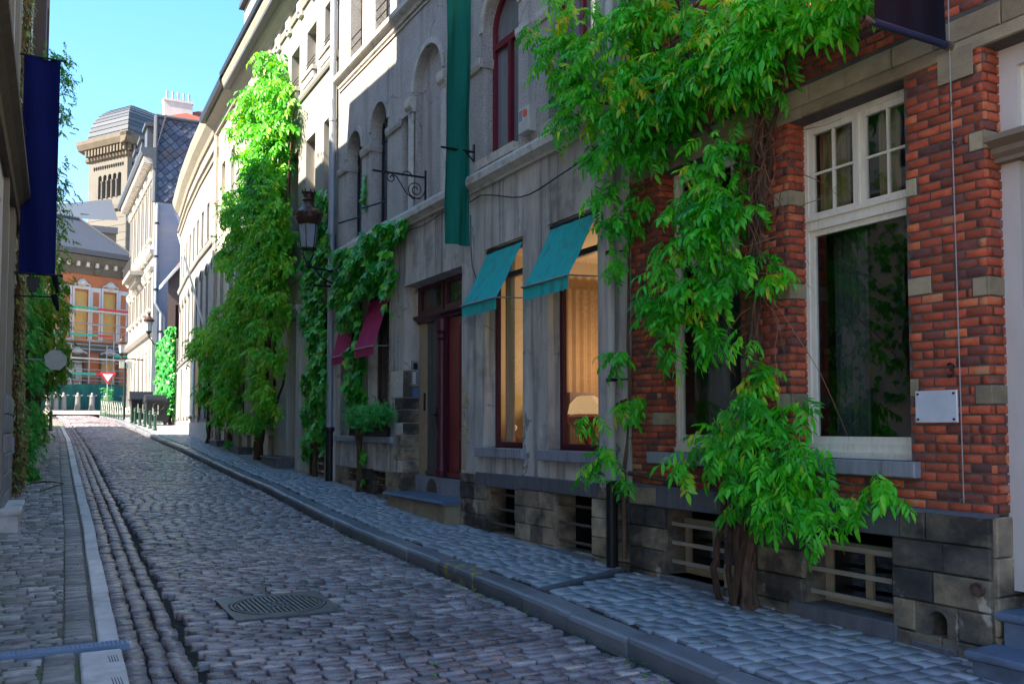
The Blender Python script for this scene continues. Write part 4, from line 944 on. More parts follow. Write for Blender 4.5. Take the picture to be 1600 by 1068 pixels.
# base of B
rows=[(-.05,.25),(.25,.48),(.48,.71),(.71,.94),(.94,1.09)]
linB=[dict(s0=9.0,s1=10.9,z0=.945,z1=1.13),dict(s0=10.95,s1=12.3,z0=.92,z1=1.12)]
ashlar(gh,FA,rows,8.36,12.84,[c1,c2]+linB,M['plinth'],-.06,.03,'stone_block',.25,.5,rn,.01,.01)
ashlar(gh,FA,[(.1,.40),(.40,.68),(.68,.98)],15.33,19.19,[c3,c4],M['plinth'],-.06,.03,'stone_block',.4,.7,rn,.01,.008)
for q in linB:
    m_=MB(); m_.block(FA,q['s0'],q['s1'],-.28,.035,q['z0'],q['z1'],.01,.4,.004); m_.build('lintel',M['darkbluestone'],gh)
cellar(gh,FA,c1,(.82,.60,.38),None,M['frame'],True,False); cellar(gh,FA,c2,(.80,.57,.34),None,M['frame'],True,False)
cellar(gh,FA,c3,(.80,.67),None,M['frame'],True,False); cellar(gh,FA,c4,(.82,.70),None,M['frame'],True,False)
m_=MB(); m_.block(FA,9.05,10.35,-.25,.10,.10,.235,.02,.4,.012); m_.build('cellar_sill',M['darkbluestone'],gh)
# quoin stones at the door, left jamb
zz=.45
k=0
while zz<2.4:
    h=[.50,.24,.22,.24,.23,.24,.22][k%7]; w_=[.62,.25,.42,.22,.36,.25,.40][k%7]
    m_=MB(); m_.block(FA,15.31,15.31+w_,-.05,.012+(.02 if k==0 else 0),zz+.004,zz+h-.004,.012,u(.3,1),.004); m_.build('quoin_stone',M['trim'] if k%3==1 else M['plinth'],gh)
    fj=Fr((6.17+.34,15.31),(-1,0),(0,-1),0)
    m_=MB(); m_.block(fj,.0,.345,-.05,.012,zz+.004,zz+h-.004,.012,u(.3,1),.004); m_.build('quoin_stone',M['plinth'],gh)
    zz+=h; k+=1
for z0_,z1_,w_ in ((1.13,1.55,.16),(1.55,1.80,.30),(1.80,2.1,.14),(2.1,2.35,.26),(2.35,2.62,.12)):
    m_=MB(); m_.block(FA,12.84-w_,12.84,-.05,.008,z0_+.004,z1_-.004,.01,u(.7,1),.004); m_.build('quoin_stone',M['plinth'],gh)
# door
dr=gh; o=-.34
m_=MB(); m_.fbox(FA,12.85,15.31,o-.05,o-.02,.3,4.38); m_.build('door_back',M['dark'],gh)
m_=MB(); m_.fbox(FA,14.95,15.31,o,o+.03,.93,3.70); m_.build('door_jamb',M['door_cream'],gh)
m_=MB(); m_.fbox(FA,12.85,15.31,o-.02,o+.10,.30,.93); m_.build('threshold',M['bluestone'],gh)
m_=MB(); n=10; m_.add([FA.P(14.55+.24*math.cos(math.pi*k/n),o+.104,.66+.24*math.sin(math.pi*k/n)) for k in range(n+1)],[tuple(range(n+1))]); m_.build('air_grate',M['rustiron'],gh)
def panel_door(s0,s1,m,name,label=None):
    mb=MB(); mb.fbox(FA,s0,s1,o-.02,o+.02,.95,3.68)
    w=s1-s0
    for (z0_,z1_) in ((1.05,1.62),(1.72,3.55)):
        for a,b in ((s0+.06,s0+w*.5-.03),(s0+w*.5+.03,s1-.06)):
            mb.fbox(FA,a,b,o+.02,o+.032,z0_,z1_); mb.fbox(FA,a+.04,b-.04,o+.032,o+.045,z0_+.05,z1_-.05)
    mb.fbox(FA,s0,s1,o+.02,o+.06,.95,1.02)
    return mb.build(name,m,gh,label)
d1=panel_door(14.40,14.94,M['door_grey'],'door_leaf','weathered grey door leaf'); d2=panel_door(12.95,14.0,M['wood_red'],'door_leaf','oxblood red door leaf')
m_=MB(); m_.tube([FA.P(14.46,o+.05,2.02),FA.P(14.46,o+.09,2.02)],.02,8); m_.tube([FA.P(14.48,o+.09,2.02),FA.P(14.62,o+.09,2.02)],.014,8); m_.fbox(FA,14.43,14.49,o+.04,o+.055,1.85,2.15); m_.build('door_handle',M['iron'],d1)
m_=MB(); m_.fbox(FA,15.0,15.05,o+.03,o+.05,2.1,2.42); m_.build('lock_plate',M['iron'],gh)
m_=MB(); m_.tube([FA.P(13.12,o+.04,1.95),FA.P(13.12,o+.10,1.95)],.03,10); m_.build('door_knob',plain('brass_knob',(.5,.36,.14),rough=.3,metal=.8),d2)
m_=MB(); m_.fbox(FA,14.02,14.38,o-.01,o+.06,.95,3.70)
c_=FA.P(14.2,o+.07,.95); m_.lathe(c_,[(.11,0),(.12,.1),(.10,.16),(.085,.3),(.075,1.2),(.07,2.35),(.10,2.40),(.085,2.46),(.12,2.52),(.12,2.72)],14,.6); m_.build('door_column',M['wood_burgundy'],gh)
m_=MB(); m_.sweep(FA,12.86,15.46,[(o-.02,3.69),(o+.06,3.69),(o+.08,3.73),(o+.15,3.77),(o+.16,3.82),(o-.02,3.84)],.4); m_.build('door_transom',M['wood_burgundy'],gh)
sash(gh,FA,12.86,14.12,3.84,4.37,o,M['wood_burgundy'],.07,.06,(1,1),M['glass'],name='fanlight')
sash(gh,FA,14.20,15.30,3.84,4.37,o,M['wood_burgundy'],.07,.06,(1,1),M['glass'],name='fanlight')
m_=MB(); m_.fbox(FA,12.9,15.3,o-.045,o-.035,3.84,4.38); m_.build('fanlight_curtain',M['curtain'],gh)
# intercom on the left reveal
fj=Fr((6.17+.34,15.31),(-1,0),(0,-1),0)
t_=thing('intercom_panel','aluminium intercom panel with call buttons and a small blue box on the door reveal','intercom',(6.35,15.28,2.5))
m_=MB(); m_.fbox(fj,.04,.19,.0,.03,2.56,3.02); m_.build('panel',M['alu'],t_)
m_=MB(); m_.fbox(fj,.075,.155,.03,.036,2.86,2.98); m_.build('speaker_grille',M['iron'],t_)
for k in range(5):
    m_=MB(); m_.fbox(fj,.06,.10,.03,.037,2.60+k*.045,2.625+k*.045); m_.build('button_row',M['blueplastic'],t_)
    m_=MB(); m_.fbox(fj,.11,.17,.03,.036,2.60+k*.045,2.625+k*.045); m_.build('name_strip',M['pure'],t_)
m_=MB(); m_.fbox(fj,.05,.17,.0,.04,2.33,2.52); m_.build('blue_box',M['blueplastic'],t_)
# step
t_=thing('door_step','worn blue stone step on a tan base below the burgundy door','step',(5.95,14.1,.35))
m_=MB(); m_.sweep(FA,12.84,15.45,[(-.3,.57),(.30,.57),(.335,.585),(.345,.605),(.33,.63),(.30,.64),(-.3,.64)],.5); m_.build('slab',M['paver2'] if 'paver2' in M else bpy.data.materials['blue_step'],t_)
m_=MB(); m_.block(FA,12.88,14.2,-.1,.27,.2,.57,.01,.6); m_.block(FA,14.21,15.38,-.1,.27,.2,.57,.01,.7); m_.build('base',M['yellowstone'],t_)
# awnings
def awning(name,label,s0,s1,zt,zb,out,m,group=None,vh=.17):
    t_=thing(name,label,'awning',FA.P((s0+s1)/2,.0,zt),group)
    mb=MB(); ns,nk=22,10
    def pt(i,k):
        s=s0+(s1-s0)*i/ns; f=k/nk
        o_=-.03+(out+.03)*f; z=zt+(zb-zt)*f - .03*math.sin(math.pi*f)+.010*math.sin(i*2.1+k*.5)*math.sin(math.pi*(.15+.85*f))+.006*math.sin(i*.9-k*1.3)
        return FA.P(s,o_,z)
    for i in range(ns):
        for k in range(nk): mb.quad(pt(i,k),pt(i+1,k),pt(i+1,k+1),pt(i,k+1))
    mb.build('canvas',m,t_,smooth=True)
    mb=MB()
    def pv(i,k):
        s=s0+(s1-s0)*i/ns; f=k/3
        return FA.P(s+.0,out+.01*math.sin(i*1.3)*f,zb-vh*f+(.008*math.sin(i*1.9) if k==3 else 0))
    for i in range(ns):
        for k in range(3): mb.quad(pv(i,k),pv(i+1,k),pv(i+1,k+1),pv(i,k+1))
    mb.build('valance',m,t_,smooth=True)
    mb=MB(); mb.tube([FA.P(s0-.02,out+.012,zb),FA.P(s1+.02,out+.012,zb)],.014,8); mb.build('front_bar',M['alu'],t_)
    for s in (s0+.01,s1-.01):
        mb=MB(); mb.tube([FA.P(s,out,zb),FA.P(s,-.06,zb+.02)],.011,6); mb.build('side_arm',M['alu'],t_)
    mb=MB(); mb.tube([FA.P(s0,-.05,zt),FA.P(s1,-.05,zt)],.04,10); mb.build('roller',M['iron'],t_)
    return t_
awning('awning','teal canvas awning over the left shop window, nearer the burgundy door',10.92,12.02,4.44,3.60,.40,M['teal'],'teal awnings')
awning('awning','teal canvas awning over the right shop window beside the cream downpipe',9.06,10.16,4.46,3.63,.40,M['teal'],'teal awnings')
awning('awning','maroon awning nearest the door, over the window with wooden blinds',16.08,17.18,4.36,3.34,.30,M['maroon'],'maroon awnings')
awning('awning','maroon awning by the grey downpipe, half under the ivy',17.88,18.93,4.30,3.30,.22,M['maroon'],'maroon awnings')
# pipes
t_=thing('downpipe','cream grey downpipe between the grey house and the brick house, black at the foot','downpipe',FA.P(8.58,.08,.2))
m_=MB(); m_.tube([FA.P(8.62,.09,9.0),FA.P(8.62,.09,1.15)],.052,14); m_.build('pipe',M['pipe_cream'],t_)
m_=MB(); m_.tube([FA.P(8.62,.09,1.18),FA.P(8.62,.09,.14)],.068,14); m_.build('cast_foot',M['iron'],t_)
for z in (3.85,2.35,5.3):
    m_=MB(); m_.tube([FA.P(8.62,.09,z-.02),FA.P(8.62,.09,z+.02)],.062,14); m_.tube([FA.P(8.62,.0,z),FA.P(8.50,.02,z)],.012,6); m_.tube([FA.P(8.62,.09,z),FA.P(8.36,.03,z)],.01,6); m_.build('pipe_clip',M['iron'],t_)
m_=MB(); m_.block(FA,8.35,8.92,-.02,.025,1.12,5.44,.006,.5); m_.build('pilaster',M['render'],gh)
t_=thing('downpipe','tall blue grey zinc downpipe between the grey house and the white house','downpipe',FA.P(19.32,.08,.5))
m_=MB(); m_.tube([FA.P(19.36,.11,14.0),FA.P(19.36,.11,1.75)],.075,14); m_.build('pipe',M['zinc'],t_)
m_=MB(); m_.tube([FA.P(19.36,.11,1.8),FA.P(19.36,.11,1.72),FA.P(19.36,.11,1.7),FA.P(19.36,.11,.45)],[.11,.11,.085,.085],14); m_.build('cast_foot',M['iron'],t_)
for z in (8.7,5.0,11.5):
    m_=MB(); m_.tube([FA.P(19.36,.11,z-.03),FA.P(19.36,.11,z+.03)],.088,14); m_.build('pipe_clip',M['zinc'],t_)
# alarm box
t_=thing('alarm_box','small pale alarm box with an orange red badge between the red framed windows','alarm box',FA.P(10.65,.06,5.95))
m_=MB(); m_.block(FA,10.5,10.80,.0,.12,5.88,6.24,.012,.5); m_.build('housing',M['plastic_grey'],t_)
m_=MB(); m_.tube([FA.P(10.60,.12,6.14),FA.P(10.60,.13,6.14)],.055,14); m_.build('badge',M['orange'],t_)
for k in range(5):
    m_=MB(); m_.fbox(FA,10.68,10.77,.12,.124,6.06+k*.03,6.075+k*.03); m_.build('stripe',M['blueplastic'],t_)
# green banner
t_=thing('green_banner','long narrow dark green banner hanging in front of the grey house','banner',(6.1,12.45,5.0))
m_=MB(); n=10
for i in range(n):
    for k in range(24):
        f=lambda i,k:(6.10-.42*i/n, 12.42+.035*math.sin(i*.8+k*.25)*min(1,(24-k)/8+.3)+.012*math.sin(k*.9+i*.5)+.008*math.sin(i*2.3), 4.61+.235*k)
        m_.quad(f(i,k),f(i+1,k),f(i+1,k+1),f(i,k+1))
m_.build('cloth',M['green_banner'],t_,smooth=True)
m_=MB(); m_.tube([(6.17,12.42,6.10),(5.60,12.42,6.10)],.018,8); m_.tube([(6.17,12.42,5.95),(6.0,12.42,6.10)],.012,6); m_.fbox(FA,12.39,12.45,0,.015,5.95,6.22); m_.build('rod',M['iron'],t_)
m_=MB(); m_.tube([(6.17,12.42,10.3),(5.60,12.42,10.3)],.018,8); m_.build('top_rod',M['iron'],t_)
# wrought iron sign bracket
t_=thing('sign_bracket','empty wrought iron sign bracket with scrolls on the upper wall of the grey house','bracket',FA.P(14.3,0,6))
m_=MB(); m_.box(6.14,6.165,14.28,14.32,5.62,6.28); m_.build('wall_bar',M['iron'],t_)
m_=MB(); m_.box(5.18,6.15,14.285,14.315,6.14,6.17); m_.build('arm',M['iron'],t_)
def spiral(cx,cz,r0,r1,a0,a1,n=26): return [(cx+(r0+(r1-r0)*k/n)*math.cos(a0+(a1-a0)*k/n),14.3,cz+(r0+(r1-r0)*k/n)*math.sin(a0+(a1-a0)*k/n)) for k in range(n+1)]
for P in (spiral(5.97,5.92,.17,.03,0,-4*math.pi),spiral(5.52,6.07,.09,.02,math.pi*.6,math.pi*3),[(5.52,14.3,6.14),(5.62,14.3,6.10),(5.72,14.3,5.95),(5.80,14.3,5.84),(5.92,14.3,5.76),(6.05,14.3,5.77),(6.14,14.3,5.88)],spiral(5.80,6.13,.10,.08,0,math.pi)):
    m_=MB(); m_.tube(P,.010,6); m_.build('scroll',M['iron'],t_)
# cables
t_=thing('wall_cable','thin black cable looping along the grey house below the ledge','cable',FA.P(12,.05,5))
m_=MB(); P=[FA.P(8.6+i*.25,.05,5.34-.16*math.sin(i*.9)*.15-.32*math.sin(math.pi*min(1,i/14))+.0) for i in range(29)]
m_.tube(P,.010,5); m_.build('cord',M['iron'],t_)
t_=thing('hanging_wire','thin black wire hanging from the foot of the green banner beside the teal awning','wire',FA.P(12.4,.05,4.3))
m_=MB(); m_.tube([FA.P(12.42,.06,5.1),FA.P(12.42,.05,4.55),FA.P(12.40,.04,4.3),FA.P(12.28,.03,4.08)],.007,5); m_.build('cord',M['iron'],t_)
# wall lantern
t_=thing('wall_lantern','large brown and black wall lantern on an iron arm in front of the ivy','street lamp',(5.38,18.9,5.2))
c_=(5.40,18.9,5.28)
m_=MB(); m_.tube([(6.17,18.9,5.17),(5.40,18.9,5.26)],.03,8); m_.tube([(6.17,18.9,4.86),(5.50,18.9,4.86)],.025,8); m_.tube([(6.1,18.9,4.88),(5.75,18.9,5.0),(5.55,18.9,5.2)],.02,8); m_.build('arm',M['iron'],t_)
m_=MB(); m_.lathe(c_,[(.04,-.06),(.06,0),(.05,.08),(.02,.10)],10); 
for k in range(4):
    a=k*math.pi/2+.5; m_.tube([(c_[0]+.04*math.cos(a),c_[1]+.04*math.sin(a),c_[2]+.05),(c_[0]+.13*math.cos(a),c_[1]+.13*math.sin(a),c_[2]+.2),(c_[0]+.16*math.cos(a),c_[1]+.16*math.sin(a),c_[2]+.34)],.012,6)
m_.lathe((c_[0],c_[1],c_[2]+.34),[(.18,0),(.18,.03)],16); m_.build('cradle',M['iron'],t_)
m_=MB(); m_.lathe((c_[0],c_[1],c_[2]+.37),[(.155,0),(.215,.50)],6,.5); m_.build('glass_body',M['lampglass'],t_)
m_=MB()
for k in range(6):
    a=k*math.pi/3; m_.tube([(c_[0]+.158*math.cos(a),c_[1]+.158*math.sin(a),c_[2]+.37),(c_[0]+.22*math.cos(a),c_[1]+.22*math.sin(a),c_[2]+.87)],.011,5)
m_.build('glazing_bars',M['iron'],t_)
m_=MB(); m_.lathe((c_[0],c_[1],c_[2]+.87),[(.22,0),(.25,.05),(.29,.14),(.30,.20),(.28,.27),(.17,.36),(.12,.44),(.11,.50),(.14,.54),(.11,.58),(.12,.66),(.16,.70)],20,.5); m_.build('crown',M['lampbrown'],t_)
for k in range(16):
    a=k*math.pi/8; m_=MB(); p=(c_[0]+.29*math.cos(a),c_[1]+.29*math.sin(a),c_[2]+1.10); m_.lathe(p,[(.03,-.03),(.035,.0),(.012,.05)],6); m_.build('crown_leaf',M['lampbrown'],t_)
for k in range(8):
    a=k*math.pi/4; m_=MB(); p=(c_[0]+.14*math.cos(a),c_[1]+.14*math.sin(a),c_[2]+1.57); m_.lathe(p,[(.02,-.01),(.022,.02),(.006,.07)],6); m_.build('crown_leaf',M['lampbrown'],t_)
# planter on the sill
t_=thing('window_planter','dark planter with bushy green plants on the sill below the maroon awnings','planter',FA.P(16.8,.0,1.62))
m_=MB(); m_.block(FA,15.95,17.3,-.18,.07,1.62,1.80,.01,.5); m_.build('trough',M['iron'],t_)
PLANTER=t_
# ================================================================ C white house
FC=right_frame(6.17,19.2,1.0)
wh=thing('white_house','sunlit white plaster house with stone cornice, tall vine and deep plain windows','house',(6.5,25,.7))
opsC=[]
for s0,s1 in ((19.7,20.45),(21.2,22.05),(22.8,23.65),(24.5,25.35),(26.2,27.05),(27.9,28.75)):
    opsC.append(dict(s0=s0,s1=s1,z0=10.62,z1=11.78,d=.3)); opsC.append(dict(s0=s0,s1=s1,z0=6.7,z1=9.0,d=.3))
gopsC=[dict(s0=22.62,s1=23.55,z0=1.05,z1=4.6,d=.3),dict(s0=20.0,s1=21.2,z0=1.75,z1=4.6,d=.25),dict(s0=25.0,s1=26.1,z0=1.9,z1=4.6,d=.25),dict(s0=27.2,s1=28.3,z0=1.9,z1=4.6,d=.25),dict(s0=29.3,s1=30.4,z0=1.9,z1=4.6,d=.25)]
mb=MB(); wall_mesh(mb,FC,19.2,31,5.6,13.3,opsC,o=0); mb.build('upper_wall',M['white'],wh)
cellC=[dict(s0=a,s1=b,z0=c,z1=1.55,d=.2) for a,b,c in ((25.15,25.9,1.0),(26.5,27.1,1.05),(28.2,28.8,1.1),(29.6,30.2,1.15),(20.2,20.6,.72),(19.55,19.85,.70))]
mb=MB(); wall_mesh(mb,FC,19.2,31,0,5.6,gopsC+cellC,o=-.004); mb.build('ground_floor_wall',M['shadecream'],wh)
m_=MB(); m_.fbox(FC,19.2,31,-8,.5,13.3,13.5); m_.fbox(FC,19.2,31,-8,-7.8,0,13.3); m_.fbox(FC,30.8,31,-8,-.4,5.6,13.3); m_.build('roof',M['darkroof'],wh)
m_=MB(); m_.sweep(FC,19.5,31.05,[(-.02,12.95),(.06,12.95),(.10,13.05),(.22,13.15),(.30,13.30),(.50,13.40),(.55,13.55),(.55,13.68),(-.02,13.72)],.5); m_.sweep(FC,19.5,31.05,[(-.02,12.55),(.05,12.55),(.07,12.62),(.05,12.7),(-.02,12.7)],.5); m_.build('cornice',M['cream'],wh)
m_=MB(); m_.sweep(FC,19.5,31.05,[(.38,13.70),(.62,13.70),(.64,13.84),(.38,13.84)],.2); m_.build('gutter',M['iron'],wh)
m_=MB(); m_.fbox(FC,25,31.0,-3.0,-.15,13.5,16.2); m_.build('attic_storey',M['white'],wh)
m_=MB(); m_.fbox(FC,24.9,31.1,-3.1,.02,16.2,16.36); m_.build('attic_eave',M['darkroof'],wh)
for i in range(9):
    s=20.0+i*1.2
    m_=MB(); m_.block(FC,s,s+.32,-.02,.09,12.40,12.85,.02,.5); m_.block(FC,s+.06,s+.26,.0,.14,12.50,12.78,.03,.5); m_.build('corbel_ornament',M['trim'],wh)
m_=MB(); m_.sweep(FC,19.3,31,[(-.02,10.16),(.05,10.16),(.08,10.22),(.08,10.30),(-.02,10.33)],.5); m_.build('string_course',M['white'],wh)
m_=MB(); m_.sweep(FC,19.3,31,[(-.02,5.55),(.07,5.55),(.12,5.62),(.12,5.70),(-.02,5.73)],.5); m_.build('ledge',M['trim'],wh)
for q in opsC:
    sash(wh,FC,q['s0'],q['s1'],q['z0'],q['z1'],-.28,M['frame'],.07,.05,(2,3 if q['z0']<8 else 2))
    if q['z0']>9:
        sill(wh,FC,q['s0']-.12,q['s1']+.12,q['z0']-.10,q['z0'],.14,M['trim'],-.2); sill(wh,FC,q['s0']-.06,q['s1']+.06,q['z0']-.30,q['z0']-.12,.10,M['trim'],-.1)
        for z in (10.72,10.82,10.92):
            m_=MB(); m_.tube([FC.P(q['s0'],.03,z),FC.P(q['s1'],.03,z)],.01,5); m_.build('guard_bar',M['iron'],wh)
for q in gopsC[1:]: sash(wh,FC,q['s0'],q['s1'],q['z0'],q['z1'],-.23,M['wood_brown'],.07,.05,(2,2)); sill(wh,FC,q['s0']-.1,q['s1']+.1,q['z0']-.13,q['z0'],.08,M['trim'])
m_=MB(); m_.fbox(FC,22.62,23.55,-.32,-.26,1.0,4.6); m_.fbox(FC,22.7,23.0,-.26,-.24,1.3,3.4); m_.fbox(FC,23.15,23.45,-.26,-.24,1.3,3.4); m_.build('door',M['wood_burgundy'],wh)
m_=MB(); m_.fbox(FC,23.58,24.55,-.02,.05,.8,4.55); m_.build('pilaster',M['lilac'],wh)
m_=MB(); m_.fbox(FC,22.25,22.6,-.02,.06,.7,4.75); m_.fbox(FC,19.3,19.44,-.02,.05,.6,5.5); m_.build('pilaster',M['lilac'],wh)
m_=MB(); m_.sweep(FC,22.2,24.7,[(-.02,4.6),(.08,4.6),(.12,4.7),(.18,4.78),(.18,4.88),(-.02,4.9)],.5); m_.build('door_hood',M['lilac'],wh)
for q in cellC:
    m_=MB(); m_.fbox(FC,q['s0'],q['s1'],-.22,-.18,q['z0'],q['z1']); m_.build('cellar_panel',M['dark'],wh)
# slatted cellar grilles near the pipe
for (a,b,z0_) in ((20.15,20.65,.70),(19.5,19.9,.62)):
    m_=MB(); m_.fbox(FC,a,b,-.1,.005,z0_,2.0); m_.build('vent_recess',M['plinth'],wh)
    for k in range(7):
        m_=MB(); m_.fbox(FC,a+.03,b-.03,.0,.035,z0_+.06+k*.18,z0_+.11+k*.18); m_.build('vent_slat',M['trim'],wh)
t_=thing('door_step','low dark stone step before the narrow burgundy door of the white house','step',(5.95,24,.85))
m_=MB(); slab_step(m_,FC,22.7,24.6,0,.5,.6,1.04,.03); m_.build('slab',M['darkbluestone'],t_)
t_=thing('door_step','low dark stone step between the thick vine trunk and the flower tuft','step',(5.95,28.6,1.0))
m_=MB(); slab_step(m_,FC,27.9,29.6,0,.45,.8,1.18,.03); m_.build('slab',M['darkbluestone'],t_)
# ================================================================ D
FD=right_frame(6.376,31,1.6)
dh=thing('narrow_house','narrow cream house with a black gutter between the white house and the curved cream house','house',(6.6,33,1.1))
oD=[dict(s0=a,s1=b,z0=c,z1=d,d=.25) for a,b in ((31.5,32.3),(33.4,34.2)) for c,d in ((9.4,11.6),(6.2,8.4),(2.4,4.6))]
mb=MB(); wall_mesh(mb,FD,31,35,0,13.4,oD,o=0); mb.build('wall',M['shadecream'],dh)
for q in oD: sash(dh,FD,q['s0'],q['s1'],q['z0'],q['z1'],-.22,M['frame'],.07,.05,(2,3)); sill(dh,FD,q['s0']-.08,q['s1']+.08,q['z0']-.12,q['z0'],.06,M['trim'])
m_=MB(); m_.sweep(FD,31.05,35.4,[(-.02,13.0),(.10,13.0),(.14,13.2),(.42,13.4),(.42,13.5),(-.02,13.5)],.3); m_.build('cornice',M['cream'],dh)
m_=MB(); m_.sweep(FD,31.05,35.6,[(.30,13.5),(.60,13.5),(.64,13.66),(.60,13.8),(.40,13.8),(.0,14.5),(-.05,14.5),(-.05,13.5)],.3); m_.build('gutter',M['iron'],dh)
m_=MB(); m_.fbox(FD,31,35,-7,-.02,13.3,14.2); m_.fbox(FD,31,35,-7,-6.8,0,13.3); m_.build('roof',M['darkroof'],dh)
m_=MB(); m_.fbox(FD,31.05,31.5,0,.05,1,5); m_.fbox(FD,32.6,33.1,0,.05,1,5); m_.fbox(FD,34.5,34.95,0,.05,1,5); m_.build('pilaster',M['lilac'],dh)
m_=MB(); m_.fbox(FD,31.05,34.95,0,.04,.8,1.75); m_.build('base',M['plinth'],dh)
for a in (31.7,33.5):
    m_=MB(); m_.fbox(FD,a,a+.5,.04,.05,1.2,1.62); m_.build('cellar_vent',M['iron'],dh)
t_=thing('door_step','small dark stone step beside the slender twisted vine trunk','step',(6.1,32.4,1.2))
m_=MB(); slab_step(m_,FD,31.7,33.3,0,.45,.9,1.35,.03); m_.build('slab',M['darkbluestone'],t_)
t_=thing('downpipe','thin cream downpipe between the narrow house and the curved house','downpipe',FD.P(35,.1,1.3))
m_=MB(); m_.tube([FD.P(35.0,.1,12.9),FD.P(35.0,.1,1.4)],.07,8); m_.build('pipe',M['pipe_cream'],t_)
# ================================================================ E curved cream house
eh=thing('curved_house','bright white curved house with arched windows and a heavy cornice at the bend','house',(7,42,1.5))
segs=[]; P0=FD.P(35.05,0,0)[:2]; yy=35.05
for L,b in ((5.0,2.4),(5.0,3.6),(6.0,5.0)):
    f=right_frame(P0[0],P0[1],b); f.s0=0; segs.append((f,L)); q=f.P(L,0,0); P0=(q[0],q[1])
for si,(f,L) in enumerate(segs):
    n=3; ops=[]
    w_=L/n
    for i in range(n):
        a=i*w_+w_*.3; b=a+w_*.42
        ops.append(dict(s0=a,s1=b,z0=9.35 if si==0 else 9.2,z1=10.9,d=.22,k='r'))
        ops.append(dict(s0=a,s1=b,z0=5.3,z1=8.35,arch=True,d=.22,k='a'))
        if si<2 or i!=1: ops.append(dict(s0=a,s1=b,z0=2.3,z1=4.75,d=.2,k='g'))
        else: ops.append(dict(s0=a-.1,s1=b+.2,z0=1.75,z1=4.75,d=.25,k='d'))
    mb=MB(); wall_mesh(mb,f,0,L,0,13.6,ops,o=0); mb.build('wall',M['white'],eh)
    for q in ops:
        if q['k']=='d':
            m_=MB(); m_.fbox(f,q['s0'],q['s1'],-.25,-.2,q['z0'],q['z1']); m_.build('door',M['wood_brown'],eh); continue
        sash(eh,f,q['s0'],q['s1'],q['z0'],q['z1']-.02,-.21,M['frame'] if q['k']!='g' else M['frame'],.06,.04,(2,3 if q['k']=='a' else 2),M['glass_far'] if q['k']!='g' else M['glass_grey'],.03)
        sill(eh,f,q['s0']-.08,q['s1']+.08,q['z0']-.12,q['z0'],.09,M['white'])
        if q['k']=='a': archivolt(eh,f,q,M['white'],.12,.05)
        if q['k']=='g' and si>=1:
            for a0,b0 in ((q['s0']-.5,q['s0']-.03),(q['s1']+.03,q['s1']+.5)):
                if b0<L and a0>0:
                    m_=MB(); m_.fbox(f,a0,b0,.01,.05,q['z0'],q['z1']); m_.build('shutter',plain('pale_green_shutter',(.50,.58,.53),rough=.6) if 'pale_green_shutter' not in bpy.data.materials else bpy.data.materials['pale_green_shutter'],eh)
    m_=MB(); m_.sweep(f,-.0,L+.02,[(-.02,12.2),(.06,12.2),(.08,12.35),(.16,12.4),(.16,12.5),(-.02,12.5)],.5)
    m_.sweep(f,-.0,L+.04,[(-.02,13.2),(.08,13.2),(.14,13.35),(.22,13.45),(.34,13.6),(.42,13.85),(.45,14.0),(-.02,14.1)],.5); m_.build('cornice',M['cream'],eh)
    m_=MB(); m_.sweep(f,0,L+.02,[(-.02,4.95),(.06,4.95),(.10,5.03),(-.02,5.08)],.5); m_.build('string_course',M['white'],eh)
    m_=MB(); m_.sweep(f,0,L+.02,[(-.02,8.95),(.08,8.95),(.12,9.05),(.12,9.12),(-.02,9.15)],.5); m_.build('string_course',M['white'],eh)
    m_=MB(); m_.fbox(f,.0,L,0,.05,.9,2.0 if si<2 else 2.1); m_.build('base',M['trim'],eh)
    m_=MB(); m_.fbox(f,0,L,-6,-.02,13.6,14.1); m_.fbox(f,L-.25,L-.02,-6,-.25,0,13.6); m_.build('roof',M['darkroof'],eh)
    for i in range(5):
        m_=MB(); m_.fbox(f,(i+.3)*L/5,(i+.3)*L/5+.25,0,.03,12.65,13.0); m_.build('attic_vent',M['trim'],eh)
f1=segs[1][0]; m_=MB(); m_.fbox(f1,-.6,.6,0,.03,1.6,4.9); m_.build('ochre_panel',M['ochre'],eh)
Eend=segs[2][0].P(6.0,0,0)
t_=thing('flagpole','long pale flagpole slanting out from the curved white house','flagpole',(6.6,41,6))
a=segs[2][0].P(0.6,.05,5.6); b=segs[2][0].P(5.2,1.2,10.3)
m_=MB(); m_.tube([(6.80,38.8,5.7),(5.72,39.4,9.9)],[.045,.035],8); m_.build('pole',M['pure'],t_)
# ================================================================ F low brown brick house + ivy wall
FF=right_frame(7.75,50.6,4.0)
fh=thing('brown_brick_house','low brown brick house with a slanting gable roof behind the ivy wall','house',(8.4,53,2))
FFs=Fr((7.75,53.2),(1,0),(0,-1),0)
ops=[dict(s0=.42,s1=.78,z0=5.2,z1=8.8,d=.12)]
mb=MB(); wall_mesh(mb,Fr((7.35,54.0),(1,0),(0,-1),0),0,2.4,1,0,ops,top=[(2.4,13.2),(0,10.2)]); mb.build('gable_wall',M['brick_old'],fh)
m_=MB(); g_=Fr((7.35,54.0),(1,0),(0,-1),0)
m_.fbox(g_,.42,.78,-.12,-.10,5.2,8.8); m_.build('window',M['wood_burgundy'],fh)
m_=MB(); P=g_.P; m_.hexa([P(-.35,-1,9.75),P(2.4,-1,13.3),P(2.4,.35,13.3),P(-.35,.35,9.75),P(-.35,-1,9.95),P(2.4,-1,13.6),P(2.4,.35,13.6),P(-.35,.35,9.95)],.5); m_.build('verge_board',M['pure'],fh)
